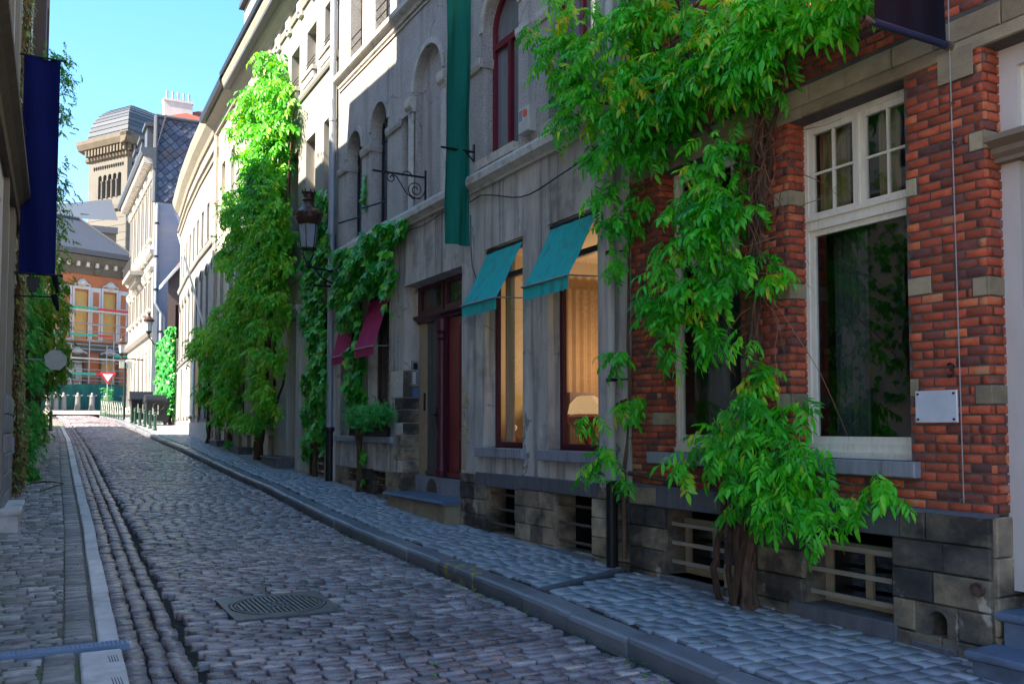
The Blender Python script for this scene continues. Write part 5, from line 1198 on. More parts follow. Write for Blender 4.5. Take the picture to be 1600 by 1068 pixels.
m_=MB(); m_.hexa([P(-.2,-1.2,9.98),P(2.4,-1.2,13.65),P(2.4,.25,13.65),P(-.2,.25,9.98),P(-.2,-1.2,10.08),P(2.4,-1.2,13.85),P(2.4,.25,13.85),P(-.2,.25,10.08)],.3); m_.build('roof',M['tiles'],fh)
iw=thing('garden_wall','low pale garden wall almost hidden by ivy beyond the curved house','wall',(7.2,53,2))
mb=MB(); w0=Vector((Eend[0]-.1,Eend[1]+.1,0)); w1=Vector((7.42,56.8,0)); d=(w1-w0).normalized(); FW=Fr((w0.x,w0.y),(d.x,d.y),(-d.y,d.x),0); WLn=(w1-w0).length
mb.fbox(FW,0,WLn,-.3,0,1,6.6); mb.build('wall_body',M['lilac'],iw)
# ================================================================ G tall white house with blue gable
FG=right_frame(6.92,57,.5)
th=thing('tall_white_house','tall ornate white house with a blue grey gable and a diamond slate mansard roof','house',(7.5,60,2.3))
ops=[];
bays=[(58.0,58.9),(60.4,61.3),(62.8,63.7),(65.2,66.1),(67.6,68.5),(70.0,70.9)]
for a,b in bays:
    ops+= [dict(s0=a,s1=b,z0=13.3,z1=16.9,arch=True,d=.2),dict(s0=a,s1=b,z0=9.0,z1=11.0-.3,d=.2),dict(s0=a,s1=b,z0=3.2,z1=6.2,d=.2)]
mb=MB(); wall_mesh(mb,FG,57,72,1,17.6,ops,o=0); mb.build('wall',M['white'],th)
for q in ops:
    sash(th,FG,q['s0'],q['s1'],q['z0'],q['z1']-.02,-.18,M['frame'],.07,.04,(2,3),M['glass_far'],.04)
    sill(th,FG,q['s0']-.15,q['s1']+.15,q['z0']-.2,q['z0'],.18,M['trim'],-.1)
    m_=MB(); m_.sweep(FG,q['s0']-.2,q['s1']+.2,[(-.02,q['z1']+.15),(.10,q['z1']+.15),(.22,q['z1']+.35),(.22,q['z1']+.45),(-.02,q['z1']+.5)],.5); m_.build('window_hood',M['trim'],th)
    for s in (q['s0']-.16,q['s1']+.02):
        m_=MB(); m_.fbox(FG,s,s+.14,0,.08,q['z0'],q['z1']); m_.build('window_surround',M['white'],th)
for z,h,oo in ((12.1,.35,.25),(7.3,.4,.3),(11.2,.2,.2),(17.0,.3,.15)):
    m_=MB(); m_.sweep(FG,57,72,[(-.02,z),(oo*.5,z),(oo,z+h*.5),(oo,z+h),(-.02,z+h)],.5); m_.build('string_course',M['white'],th)
m_=MB(); m_.fbox(FG,61.8,66.8,0,.9,11.6,11.85); m_.fbox(FG,62.2,66.4,0,.5,11.2,11.6); m_.build('balcony',M['white'],th)
m_=MB()
for i in range(22): m_.tube([FG.P(61.9+i*.22,.85,11.85),FG.P(61.9+i*.22,.85,12.7)],.02,4)
m_.tube([FG.P(61.8,.85,12.7),FG.P(66.8,.85,12.7)],.03,4); m_.build('balcony_rail',M['iron'],th)
for i in range(8):
    m_=MB(); c_=FG.P(59.7+i*1.6,.1,12.4); m_.lathe(c_,[(.12,-.4),(.25,-.2),(.32,.1),(.18,.4),(.05,.55)],10); m_.build('carved_ornament',M['trim'],th)
m_=MB(); m_.sweep(FG,56.9,73.0,[(-.02,17.3),(.15,17.3),(.2,17.9),(.75,18.1),(.85,18.3),(.85,18.5),(-.02,18.6)],.5); m_.build('cornice',M['leadroof'],th)
for i in range(34):
    m_=MB(); s=57.0+i*.44; m_.fbox(FG,s,s+.2,.15,.68,17.62,17.98); m_.build('modillion',M['trim'],th)
# gable end (blue) facing the camera
FGe=Fr((6.92,57.0),(1,0),(0,-1),0)
mb=MB(); wall_mesh(mb,FGe,0,6,0,17.8,[],o=.0,top=[(6,15.3),(0,15.3)]); mb.build('gable_wall',M['bluewall'],th)
m_=MB(); m_.fbox(FGe,-.02,.25,0,.04,2,15.3); m_.build('corner_strip',M['bluewall'],th)
# mansard end with diamond slates
def slope(s,z): return .45*(z-15.3)/5.2
m_=MB(); P=lambda s,z,o=0:FGe.P(s,-slope(s,z)+o,z)
m_.add([P(0,15.3),P(6,15.3),P(6,20.6),P(.0,20.6)],[(0,1,2,3)]); m_.build('slate_backing',M['darkroof'],th)
dw=.56
r=0; z=15.3; cnt=0
dd_=[]
while z<20.7:
    off=0 if r%2==0 else dw/2
    s=-dw/2+off
    while s<3.6:
        q=[(s,z+dw*.5),(s+dw/2,z),(s+dw,z+dw*.5),(s+dw/2,z+dw)]
        q=[(max(0.0,a),min(20.6,max(15.3,b))) for a,b in q]
        dd_.append((q,RND.uniform(.1,.9)))
        s+=dw
    z+=dw/2; r+=1
for q,t in dd_[:300]:
    m_=MB(); c_=(sum(a for a,b in q)/4,sum(b for a,b in q)/4)
    m_.add([P(a,b,.02) for a,b in q]+[P(c_[0]+(a-c_[0])*.86,c_[1]+(b-c_[1])*.86,.05+.05*(1 if b<c_[1] else 0)) for a,b in q],[(0,1,5,4),(1,2,6,5),(2,3,7,6),(3,0,4,7),(4,5,6,7)],t); m_.build('slate',M['slate'],th)
m_=MB(); m_.tube([FGe.P(-.05,.05,15.3),FGe.P(.05,-.42,20.7)],.14,8); m_.tube([FGe.P(.0,-.42,20.7),FGe.P(6,-.42,20.7)],.13,8); m_.build('lead_ridge',M['leadroof'],th)
m_=MB(); m_.sweep(FG,57,72,[(-.02,18.5),(.0,18.5),(-.5,20.7),(-.6,20.7)],.5); m_.build('mansard_front',M['slate'],th)
for s in (58.5,61.5,64.5):   # dormers
    m_=MB(); m_.fbox(FG,s,s+1.3,-.6,.35,18.7,20.3); m_.sweep(FG,s-.2,s+1.5,[(-.6,20.3),(.5,20.3),(.5,20.5),(-.6,20.7)],.5); m_.build('dormer',M['leadroof'],th)
# red tiled roof behind + chimney
m_=MB(); m_.add([(6.9,57.5,20.6),(13,57.5,19.5),(13,62,23.9),(8.2,62,21.6)],[(0,1,2,3)]); m_.build('roof_backing',M['tiles'],th)
for i in range(14):
    for k in range(9):
        a,b=i/14,(i+1)/14; c,d=k/9,(k+1)/9
        f=lambda a,c,h=0:(6.9+(13-6.9)*a*(1-c)+(8.2-6.9)*c*(1-a)+(13-6.9)*a*c, 57.5+4.5*c, 20.6*(1-a)*(1-c)+19.5*a*(1-c)+21.6*(1-a)*c+23.9*a*c+h)
        m_=MB(); m_.add([f(a+.01,c,.03),f(b-.01,c,.03),f(b-.01,d,.03),f(a+.01,d,.03),f((a+b)/2,c,.14),f((a+b)/2,d,.14)],[(0,4,5,3),(4,1,2,5),(0,1,4)],RND.random()); m_.build('roof_tile',M['tiles'],th)
m_=MB(); m_.box(7.6,9.3,59,59.8,19,22.3,.5); m_.box(7.55,9.35,58.95,59.85,22.3,22.45,.7); m_.build('chimney',M['lilac'],th)
for i in range(5):
    m_=MB(); m_.tube([(7.8+i*.33,59.4,22.45),(7.8+i*.33,59.4,23.05)],.08,8,.8); m_.build('chimney_pot',M['zinc'],th)
m_=MB(); m_.tube([FGe.P(.12,.12,15.2),FGe.P(.12,.12,9.2),FGe.P(.45,.12,8.6),FGe.P(.45,.12,3)],.09,8); m_.build('downpipe',M['zinc'],th)
for z in (14,12,10,7.5,5.5):
    m_=MB(); m_.tube([FGe.P(.12 if z>9 else .45,.12,z-.06),FGe.P(.12 if z>9 else .45,.12,z+.06)],.12,8); m_.build('pipe_clip',M['iron'],th)
# ground floor shopfront strips
for s in (57.6,59.6,61.8,64.2,66.6):
    m_=MB(); m_.fbox(FG,s,s+.5,0,.12,2.2,7.0); m_.build('pilaster',M['trim'],th)
# ================================================================ I scaffolded building
b_=math.radians(67.6); FI=Fr((4,78),(math.sin(b_),math.cos(b_)),(math.cos(b_),-math.sin(b_)),0)
ib=thing('orange_brick_building','orange brick building under renovation with a grey roof, closing the end of the street','building',(4,78,3))
def sI(px,py):  # facade coordinate under a photo column, used once while measuring
    return 0
bay=[(-1.95,-1.25),( -.12,.62),(2.05,2.95)]
ops=[dict(s0=-.35,s1=.75,z0=8.8,z1=12.6,d=.25),dict(s0=1.95,s1=3.05,z0=8.8,z1=12.6,d=.25),dict(s0=-2.6,s1=-1.5,z0=8.8,z1=12.6,d=.25),dict(s0=-.75,s1=.6,z0=3.6,z1=7.2,d=.25),dict(s0=1.9,s1=3.2,z0=3.6,z1=7.2,d=.25),dict(s0=-3.0,s1=-1.7,z0=3.6,z1=7.2,d=.25)]
mb=MB(); wall_mesh(mb,FI,-9,4.3,2,15.4,ops); mb.build('wall',M['brick_far'],ib)
for q in ops:
    m_=MB()
    up_=q['z0']>8
    m_.fbox(FI,q['s0'],q['s1'],-.25,-.2,q['z0'],q['z1']); m_.build('boarding',M['board'] if (up_ or q['s0']>1) else M['glass_far'],ib)
    if not up_ and q['s0']<1:
        for a in (0,.5):
            for b in (.1,.55):
                m_=MB(); w_=q['s1']-q['s0']; m_.fbox(FI,q['s0']+.08+a*w_,q['s0']+w_*(a+.42),-.2,-.17,q['z0']+b*3.4,q['z0']+b*3.4+1.0); m_.build('window_board',M['signwhite'],ib)
    m_=MB(); w=.16
    m_.fbox(FI,q['s0']-w,q['s0'],0,.07,q['z0']-.2,q['z1']+.1); m_.fbox(FI,q['s1'],q['s1']+w,0,.07,q['z0']-.2,q['z1']+.1); m_.fbox(FI,q['s0']-w,q['s1']+w,0,.1,q['z1']+.1,q['z1']+.35); m_.build('window_surround',M['lilac'] if up_ else M['tower_warm'],ib)
    m_=MB(); c_=FI.P((q['s0']+q['s1'])/2,.1,q['z1']+.55); m_.lathe(c_,[(.15,-.25),(.42,-.1),(.36,.1),(.18,.3),(.05,.36)],12); m_.tube([FI.P(q['s0']-.1,.1,q['z1']+.42),FI.P((q['s0']+q['s1'])/2,.12,q['z1']+.75),FI.P(q['s1']+.1,.1,q['z1']+.42)],.08,6); m_.build('carved_keystone',M['trim'],ib)
for s0,s1 in ((.95,1.75),(3.25,4.0),(-1.3,-.55)):      # white stone panels with brick insets
    m_=MB(); m_.fbox(FI,s0,s1,0,.04,8.6,12.9); m_.build('stone_panel',M['lilac'],ib)
    for z in (11.4,10.0,8.75):
        m_=MB(); m_.fbox(FI,s0+.16,s1-.16,.04,.06,z-.0,z+1.15); m_.build('brick_inset',M['brick_far'],ib)
m_=MB(); m_.fbox(FI,-9,4.3,0,.12,7.7,8.5); m_.build('stone_band',M['tower_warm'],ib)
m_=MB(); m_.sweep(FI,-9,4.5,[(-.02,13.9),(.15,13.9),(.2,14.3),(.3,14.6),(.6,14.9),(.65,15.3),(-.02,15.4)],.5); m_.build('cornice',M['tower_warm'],ib)
m_=MB(); m_.sweep(FI,-9,4.6,[(.3,15.35),(.8,15.35),(.85,15.75),(.3,15.8)],.8); m_.build('gutter',M['leadroof'],ib)
for i in range(11):
    m_=MB(); s=-3.4+i*.75; m_.fbox(FI,s,s+.22,.1,.5,14.45,14.85); m_.build('modillion',M['trim'],ib)
for s in (1.3,3.6):
    m_=MB(); c_=FI.P(s,.2,14.2); m_.lathe(c_,[(.1,-.35),(.3,-.1),(.32,.15),(.15,.35)],10); m_.build('carved_ornament',M['tower_warm'],ib)
P=FI.P; m_=MB(); m_.add([P(-9,.4,15.7),P(4.4,.4,15.7),P(1.3,-3,18.9),P(-9,-3,18.9)],[(0,1,2,3)]); m_.add([P(4.4,.4,15.7),P(4.4,-9,15.7),P(1.3,-3,18.9)],[(0,1,2)]); m_.build('roof',M['darkroof'],ib)
m_=MB(); m_.tube([P(4.4,.4,15.75),P(1.3,-3,18.95)],.12,6); m_.tube([P(1.3,-3,18.95),P(-9,-3,18.95)],.12,6); m_.build('roof_hip',M['leadroof'],ib)
m_=MB(); wall_mesh(m_,Fr(FI.P(4.3,0,0)[:2],(-FI.n[0],-FI.n[1]),(FI.u[0],FI.u[1]),0),0,9,2,15.4,[]); m_.build('side_wall',M['brick_far'],ib)
# scaffold
sc=thing('scaffold','tube scaffold with green and red guard boards in front of the orange brick building','scaffold',(4,77,3))
for i,s in enumerate((-3.6,-2.2,-1.0,.4,1.8,2.35,3.9)):
    m_=MB(); m_.tube([P(s,1.1,3.0),P(s,1.1,11.2 if i%3==0 else (9.2 if i%2 else 8.3))],.045,6); m_.build('standard',M['alu'],sc)
for z in (4.9,5.45,5.75,6.3,6.9,7.9,8.25,8.6,9.3,9.9):
    m_=MB(); m_.tube([P(-4,1.05,z),P(4.2,1.05,z-.02)],.04,6); m_.build('ledger',M['alu'],sc)
for z,s0,s1,m in ((11.0,-1.6,.9,'greenpaint'),(11.0,.9,4.0,'redpaint'),(8.9,-3.4,1.0,'greenpaint'),(8.9,1.0,2.2,'redpaint'),(7.35,2.4,3.5,'greenpaint'),(7.35,3.5,4.2,'redpaint'),(5.85,-.9,.9,'greenpaint'),(5.85,.9,2.5,'redpaint'),(8.7,-4,-1.5,'greenpaint')):
    m_=MB(); m_.fbox(FI,s0,s1,1.15,1.19,z,z+(.2 if z<8 else .17)); m_.build('guard_board',M[m],sc)
m_=MB(); m_.fbox(FI,-4,4.2,.4,1.15,7.1,7.2); m_.fbox(FI,-4,4.2,.4,1.15,10.85,10.95); m_.build('deck',M['trim'],sc)
net=thing('safety_netting','dark green safety netting fence along the foot of the scaffold','netting',(4,77,3.2))
m_=MB(); n=60
M['net']=mat('green_netting',[(.2,(.005,.055,.048)),(.5,(.008,.09,.078)),(.8,(.014,.14,.115))],wt=0,wn=.5,nscale=(1.5,1.5,.6),rough=.8)
for i in range(n):
    a,b=-4.2+8.9*i/n,-4.2+8.9*(i+1)/n
    fa=lambda s:1.3+.05*math.sin(s*5)+.04*math.sin(s*11)
    m_.quad(P(a,fa(a),3.2),P(b,fa(b),3.2),P(b,fa(b),5.15+.08*math.sin(b*1.3)),P(a,fa(a),5.15+.08*math.sin(a*1.3)))
m_.build('net_sheet',M['net'],net)
for i in range(8):
    m_=MB(); m_.tube([P(-4.1+i*1.25,1.2,3.1),P(-4.1+i*1.25,1.2,5.3)],.03,6); m_.build('net_post',M['alu'],net)
# ================================================================ tower
b2=math.radians(-32+180); TW=thing('church_tower','square stone belfry tower with a ribbed lead dome and round arched openings','tower',(12.2,130,0))
FL=Fr((12.2,130),(-.53,.848),(-.848,-.53),0); W=8.1
FR=Fr((12.2,130),(.848,.53),(.53,-.848),0)
m_=MB()
belf=[dict(s0=1.2+i*1.02,s1=1.2+i*1.02+.74,z0=34.3,z1=37.6,arch=True,d=.7) for i in range(5)]
belfR=[dict(s0=1.2+i*1.02,s1=1.2+i*1.02+.74,z0=34.3,z1=37.6,arch=True,d=.7) for i in range(5)]
wall_mesh(m_,FL,0,W,0,41,belf); wall_mesh(m_,FR,0,W,0,41,belfR); m_.fbox(FL,.2,W-.2,-1.0,-.8,33,39); m_.build('wall',M['tower'],TW)
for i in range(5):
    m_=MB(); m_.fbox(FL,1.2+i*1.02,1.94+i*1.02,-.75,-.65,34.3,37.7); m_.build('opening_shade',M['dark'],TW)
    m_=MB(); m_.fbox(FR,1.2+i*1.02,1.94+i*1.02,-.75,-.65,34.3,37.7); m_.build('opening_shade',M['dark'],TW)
for i in range(4):
    for f in (FL,FR):
        m_=MB(); c_=f.P(2.08+i*1.02,.05,34.3); m_.lathe(c_,[(.16,0),(.13,.2),(.12,2.0),(.2,2.4)],8); m_.build('colonnette',M['tower'],TW)
for i in range(14):
    for f in (FL,FR):
        m_=MB(); c_=f.P(.9+i*.46,.0,38.7); m_.lathe(c_,[(.12,-.25),(.16,0),(.12,.2)],8,.1); m_.build('corbel_arch',M['dark'],TW)
for f in (FL,FR):
    m_=MB(); m_.sweep(f,-.4,W+.4,[(-.02,32.3),(.4,32.5),(.4,33.1),(-.02,33.3)],.5); m_.build('string_course',M['tower_warm'],TW)
    m_=MB(); m_.sweep(f,-1.2,W+1.2,[(-.02,41.0),(.9,41.3),(1.2,42.0),(1.2,42.5),(-.02,42.8)],.5); m_.sweep(f,-.4,W+.4,[(-.02,39.6),(.3,39.8),(.35,40.2),(-.02,40.3)],.5); m_.build('cornice',M['tower_warm'],TW)
    for i in range(13):
        m_=MB(); s=-.4+i*.66; m_.fbox(f,s,s+.34,.0,.85,40.25,41.1); m_.build('modillion',M['tower_warm'],TW)
    for k in range(28):   # masonry courses
        z=3+k*1.05
        if z<31.5 and z>20:
            m_=MB(); m_.fbox(f,.02,W-.02,.0,.04,z,z+.98,RND.uniform(.2,.8)); m_.build('stone_course',M['tower'],TW)
C_=Vector(FL.P(W/2,-W/2,0)); ux=Vector((FL.u[0],FL.u[1],0)); nx=Vector((FL.n[0],FL.n[1],0))
prev=None; K=11
def ringp(h,z): return [tuple(C_+ux*(a*h)+nx*(b*h)+Vector((0,0,z))) for a,b in ((-1,-1),(1,-1),(1,1),(-1,1))]
for k in range(K):
    t0,t1=k/K*math.pi/2,(k+1)/K*math.pi/2
    h0,h1=W/2*(.35+.68*math.cos(t0)) ,W/2*(.35+.68*math.cos(t1)); z0_,z1_=42.6+5.0*math.sin(t0),42.6+5.0*math.sin(t1)
    a=ringp(h0+.10,z0_); b=ringp(h1+.02,z1_)
    m_=MB(); m_.hexa(a+b,(k%2)*.6+.2); m_.build('dome_course',M['leadroof'],TW)
m_=MB(); m_.hexa(ringp(W/2*.36,47.5)+ringp(W/2*.3,47.9),.5); m_.build('dome_cap',M['leadroof'],TW)
TW.location.z=-1.1
# grey roof of the church body left of the tower
cb=thing('slate_roofed_church','grey slate roofed church body to the left of the tower','building',(4,112,0))
m_=MB(); m_.box(-6,9.5,112,124,0,24.6,.5); m_.build('wall',M['tower'],cb)
m_=MB(); m_.add([(-6,111.6,24.6),(9.6,111.6,25.6),(9.6,121,30.2),(-6,121,26.6)],[(0,1,2,3)]); m_.build('roof',M['leadroof'],cb)
m_=MB(); m_.box(-6,9.6,111.3,111.7,24.0,24.7,.8); m_.build('gutter',M['leadroof'],cb)
m_=MB(); m_.box(5.8,6.7,113.4,113.7,26.1,26.35,.5); m_.build('skylight',M['dark'],cb)
# building behind the right side to close the view of plaza
cl=thing('far_house','pale plastered house beyond the orange building','building',(12,84,3))
m_=MB(); m_.box(9.4,16,84,92,0,13,.5); m_.build('wall',M['tower'],cl); m_=MB(); m_.box(9.2,16,83.8,92,13,13.4); m_.build('roof',M['darkroof'],cl)
# ================================================================ left side
FLw=left_frame(-.21,16.4,1.9)
def left_house(name,label,y0,y1,h,m,starts,ceil_=12):
    t_=thing(name,label,'house',FLw.P((y0+y1)/2,-.5,.3))
    op=[dict(s0=a,s1=a+1.1,z0=6.2,z1=8.9,d=.2) for a in starts if a+1.2<y1]+[dict(s0=a,s1=a+1.1,z0=2.5,z1=5.0,d=.25) for a in starts]+[dict(s0=a,s1=a+1.1,z0=9.9,z1=11.8,d=.2) for a in starts if h>13 and a+1.2<y1]
    mb=MB(); wall_mesh(mb,FLw,y0,y1,0,h,op); mb.fbox(FLw,y0,y0+.2,-8,0,0,h); mb.fbox(FLw,y1-.2,y1,-8,-.3,8,h); mb.build('wall',m,t_)
    for q in op: sash(t_,FLw,q['s0'],q['s1'],q['z0'],q['z1'],-.18,M['frame'],.07,.05,(2,2))
    m_=MB(); m_.fbox(FLw,y0,y1,-8,.22,h,h+.2); m_.build('roof',M['darkroof'],t_)
    return t_
left_house('left_corner_house','lower white corner house on the left nearest the camera',1.0,5.4,11.2,M['leftwall'],(2,3.8))
left_house('left_second_house','white house on the left between the corner house and the cream house',5.4,8.6,12.8,M['leftwall'],(5.8,7.2))
lh=left_house('left_near_house','tall cream house on the left with pilasters and a dark moulded ledge',8.6,17.8,14.2,M['leftwall'],(9.2,11.4,13.4,15.55))
m_=MB(); m_.fbox(FLw,12.2,14.8,-1.2,-.1,14.2,17.4); m_.build('chimney',M['brick_old'],lh)
m_=MB(); m_.sweep(FLw,8.6,19.6,[(-.02,5.45),(.10,5.45),(.12,5.55),(.2,5.65),(.28,5.72),(.28,5.82),(.20,5.88),(-.02,5.92)],.3); m_.build('ledge',mat('dark_moulded_ledge',[(0,(.06,.045,.035)),(1,(.16,.125,.095))],wt=.2,wn=.5,rough=.8,bump=.4),lh)
for a in (14.9,16.9,17.35):
    m_=MB(); m_.fbox(FLw,a,a+.3,0,.07,.4 if a<15.5 else 1.0,14.1); m_.build('pilaster',M['cream'],lh)
zz=.2
while zz<2.25:
    for a in (15.2,16.1,17.0):
        m_=MB(); m_.block(FLw,a+.004,a+.89,-.05,.10,zz+.005,zz+.29,.012,u(.2,.9)); m_.build('stone_block',M['bluestone'],lh)
    zz+=.3
lm=thing('left_middle_house','weathered grey house on the left with peeling shutters behind the vines','house',(-.5,22,.6))
opm=[dict(s0=a,s1=a+1.0,z0=z,z1=z+2.2,d=.2) for a in (19.2,21.6,24.0,26.2) for z in (2.2,7.0,10.6)]
mb=MB(); wall_mesh(mb,FLw,17.8,29.0,0,13.5,opm); mb.build('wall',M['leftwall'],lm)
for q in opm:
    sash(lm,FLw,q['s0'],q['s1'],q['z0'],q['z1'],-.18,M['frame'],.07,.05,(2,3))
m_=MB(); m_.fbox(FLw,27.8,27.95,0,.35,1.2,14.1); m_.build('timber_post',M['wood_brown'],lm)
m_=MB(); m_.fbox(FLw,17.8,29.0,-9,.1,13.5,13.7); m_.build('roof',M['darkroof'],lm)
for a in (26.1,27.0):
    m_=MB(); m_.fbox(FLw,a,a+.5,.02,.30,7.0,14.6); m_.build('shutter',M['wood_brown'],lm)
lf=thing('left_far_house','narrow plastered house on the left beyond the hanging vines','house',(.3,35,1.1))
opf=[dict(s0=a,s1=a+1.0,z0=z,z1=z+2.2,d=.2) for a in (30.3,33,36,38.5) for z in (2.6,7.2,10.8)]
mb=MB(); wall_mesh(mb,FLw,29.0,40.8,0,13.6,opf); mb.fbox(FLw,40.6,40.8,-9,0,0,13.6); mb.build('wall',M['leftwall'],lf)
for q in opf: sash(lf,FLw,q['s0'],q['s1'],q['z0'],q['z1'],-.18,M['frame'],.07,.05,(2,3))
m_=MB(); m_.fbox(FLw,29.0,41.0,-9,.12,13.6,13.8); m_.build('roof',M['darkroof'],lf)
m_=MB(); m_.tube([FLw.P(40.7,.15,13.5),FLw.P(40.7,.15,1.5)],.06,8); m_.build('downpipe',M['pipe_cream'],lf)
lw=thing('left_garden_wall','low cream wall at the far left end of the pavement','wall',(1,46,1.6))
m_=MB(); m_.fbox(FLw,40.8,51.5,-.35,0,.8,5.3); m_.build('wall_body',M['cream'],lw)
m_=MB(); m_.fbox(FLw,40.8,51.6,-.4,.06,5.3,5.42); m_.build('coping',M['trim'],lw)
for a,b,z,lab in ((24.2,25.6,.98,'low stone doorstep under the hanging vines on the left pavement'),(30.5,31.5,1.22,'further small stone doorstep on the left pavement by the cream wall'),(14.6,16.75,.62,'pale stone slab step at the left edge of the picture')):
    t_=thing('door_step',lab,'step',FLw.P(a,.2,z-.3)); m_=MB(); slab_step(m_,FLw,a,b,0,.34 if a<20 else .45,z-.5,z,.03); m_.build('slab',M['strip'],t_)
t_=thing('wall_box','small grey blue letter box on the left wall beside the dry ivy','box',FLw.P(17.6,.1,1.5)); m_=MB(); m_.block(FLw,17.45,17.75,.0,.13,1.35,1.62,.01,.5); m_.build('housing',M['zinc'],t_)
# blue banner
t_=thing('blue_banner','long deep blue banner hanging from the left wall on two poles','banner',(-.1,17.3,4.4))
m_=MB(); nx_,nz_=10,26
for i in range(nx_):
    for k in range(nz_):
        f=lambda i,k:(-.045+.555*i/nx_ -.0*(k), 17.3+.035*math.sin(i*.75+k*.12)+.01*math.sin(k*.8), 4.43+3.76*k/nz_)
        m_.quad(f(i,k),f(i+1,k),f(i+1,k+1),f(i,k+1))
m_.build('cloth',M['navy'],t_,smooth=True)
m_=MB(); m_.tube([(-.24,17.3,8.20),(.57,17.3,8.20)],.018,8); m_.tube([(.56,17.3,8.20),(.60,17.3,8.20)],.03,8); m_.tube([(-.24,17.3,8.20),(-.17,17.3,8.20)],.045,8); m_.build('top_pole',M['iron'],t_)
m_=MB(); m_.tube([(-.24,17.3,4.42),(.60,17.3,4.42)],.018,8); m_.tube([(.59,17.3,4.42),(.63,17.3,4.42)],.03,8); m_.tube([(-.24,17.3,4.42),(-.17,17.3,4.42)],.045,8); m_.build('bottom_pole',M['iron'],t_)
t_=thing('lamp_bar','thin iron bar with a dark floodlight and two rolled dark pennants below the blue banner','bracket',(-.1,17.4,4.0))
m_=MB(); m_.tube([(-.2,17.4,4.03),(.52,17.4,4.06)],.014,8); m_.build('bar',M['iron'],t_)
m_=MB(); m_.box(.08,.28,17.36,17.50,4.22,4.38); m_.box(.12,.24,17.36,17.46,4.14,4.22); m_.tube([(.18,17.4,4.42),(.18,17.4,4.36)],.015,6); m_.build('floodlight',M['iron'],t_)
m_=MB(); m_.tube([(.50,17.35,4.42),(.52,17.35,4.3),(.56,17.35,4.12)],[.05,.045,.02],8); m_.tube([(.50,17.4,4.10),(.53,17.4,3.98),(.57,17.4,3.82)],[.05,.05,.02],8); m_.build('pennant',M['black_banner'],t_)
# octagonal sign back
t_=thing('octagonal_sign','pale back of an octagonal sign sticking out from the left vines','sign',(.6,23.4,3.3))
m_=MB(); c_=(.74,23.4,3.36); n=8; 
pa=[(c_[0]+.25*math.cos(math.pi/8+k*math.pi/4)*1.0,c_[1]-.02,c_[2]+.25*math.sin(math.pi/8+k*math.pi/4)) for k in range(8)]; pb=[(x,y+.03,z) for x,y,z in pa]
m_.add(pa+pb,[tuple(range(8)),tuple(range(8,16))[::-1]]+[(k,(k+1)%8,8+(k+1)%8,8+k) for k in range(8)]); m_.build('plate',M['signwhite'],t_)
m_=MB(); m_.tube([(.0,23.44,3.36),(.74,23.44,3.36)],.02,6); m_.build('bracket_arm',M['alu'],t_)
t_=thing('curved_scroll_bracket','small wrought iron scroll on the left wall above the ledge','bracket',FLw.P(14.9,.1,6)); m_=MB(); m_.tube([FLw.P(15.0,.02,6.5),FLw.P(15.1,.18,6.6),FLw.P(15.2,.26,6.2),FLw.P(15.2,.12,5.95),FLw.P(15.2,.1,6.1)],.012,6); m_.build('scroll',M['iron'],t_)
# ================================================================ foliage
def leaflet(L,w,fold,droop,det):
    if det:
        V=[(0,0,0),(.32*L,w*.5,fold*.6),(.32*L,0,0),(.32*L,-w*.5,fold*.6),(.7*L,w*.38,fold*.4-droop*.4*L),(.7*L,0,-droop*.4*L),(.7*L,-w*.38,fold*.4-droop*.4*L),(L,0,-droop*L)]
        F=[(0,2,1),(0,3,2),(1,2,5),(1,5,4),(2,3,6),(2,6,5),(4,5,7),(5,6,7)]
    else:
        V=[(0,0,0),(.45*L,w*.5,fold*.5),(.45*L,-w*.5,fold*.5),(L,0,-droop*L)]
        F=[(0,2,1),(1,2,3)]
    return np.array(V),np.array(F)
def compound(r,n=9,rach=.30,L=.115,w=.042,det=True):
    V=[];F=[];T=[];c=0; t0=r.random()
    def put(p,d,up,s):
        nonlocal c
        d=d/np.linalg.norm(d); sd=np.cross(up,d); sd/=np.linalg.norm(sd)+1e-9; up=np.cross(d,sd)
        v,f=leaflet(L*s,w*s,.010*s,r.uniform(.1,.4),det)
        V.append(p+v[:,:1]*d+v[:,1:2]*sd+v[:,2:3]*up); F.append(f+c); c+=len(v)
        tt=min(1,max(0,t0*.75+.12+r.gauss(0,.08))); T.extend([tt]*len(v))
    k=(n-1)//2; curve=r.uniform(.25,.7)
    pos=lambda f: np.array([rach*f*math.cos(curve*f*.8),0,-rach*curve*f*f*.6])
    for i in range(k):
        f=(i+1.2)/(k+1.0); p=pos(f); tx=pos(min(1,f+.05))-pos(f-.05); tx/=np.linalg.norm(tx)
        for sg in (1,-1):
            a=r.uniform(.85,1.15); d=tx*math.cos(a)+np.array([0,sg*math.sin(a),0])+np.array([0,0,-r.uniform(.15,.6)])
            put(p,d,np.array([0,0,1.0])+.3*np.array([r.gauss(0,1),r.gauss(0,1),0]),r.uniform(.8,1.1)*(1-.25*abs(f-.55)))
    put(pos(1.0),pos(1.0)-pos(.9),np.array([0,0,1.0]),1.1)
    # rachis as thin strip
    if det:
        w_=.0025
        for i in range(4):
            a,b=pos(i/4),pos((i+1)/4); V.append(np.array([a+[0,w_,0],a-[0,w_,0],b-[0,w_,0],b+[0,w_,0]])); F.append(np.array([(0,1,2),(0,2,3)])+c); c+=4; T.extend([.8]*4)
    return np.concatenate(V),np.concatenate(F),np.array(T)
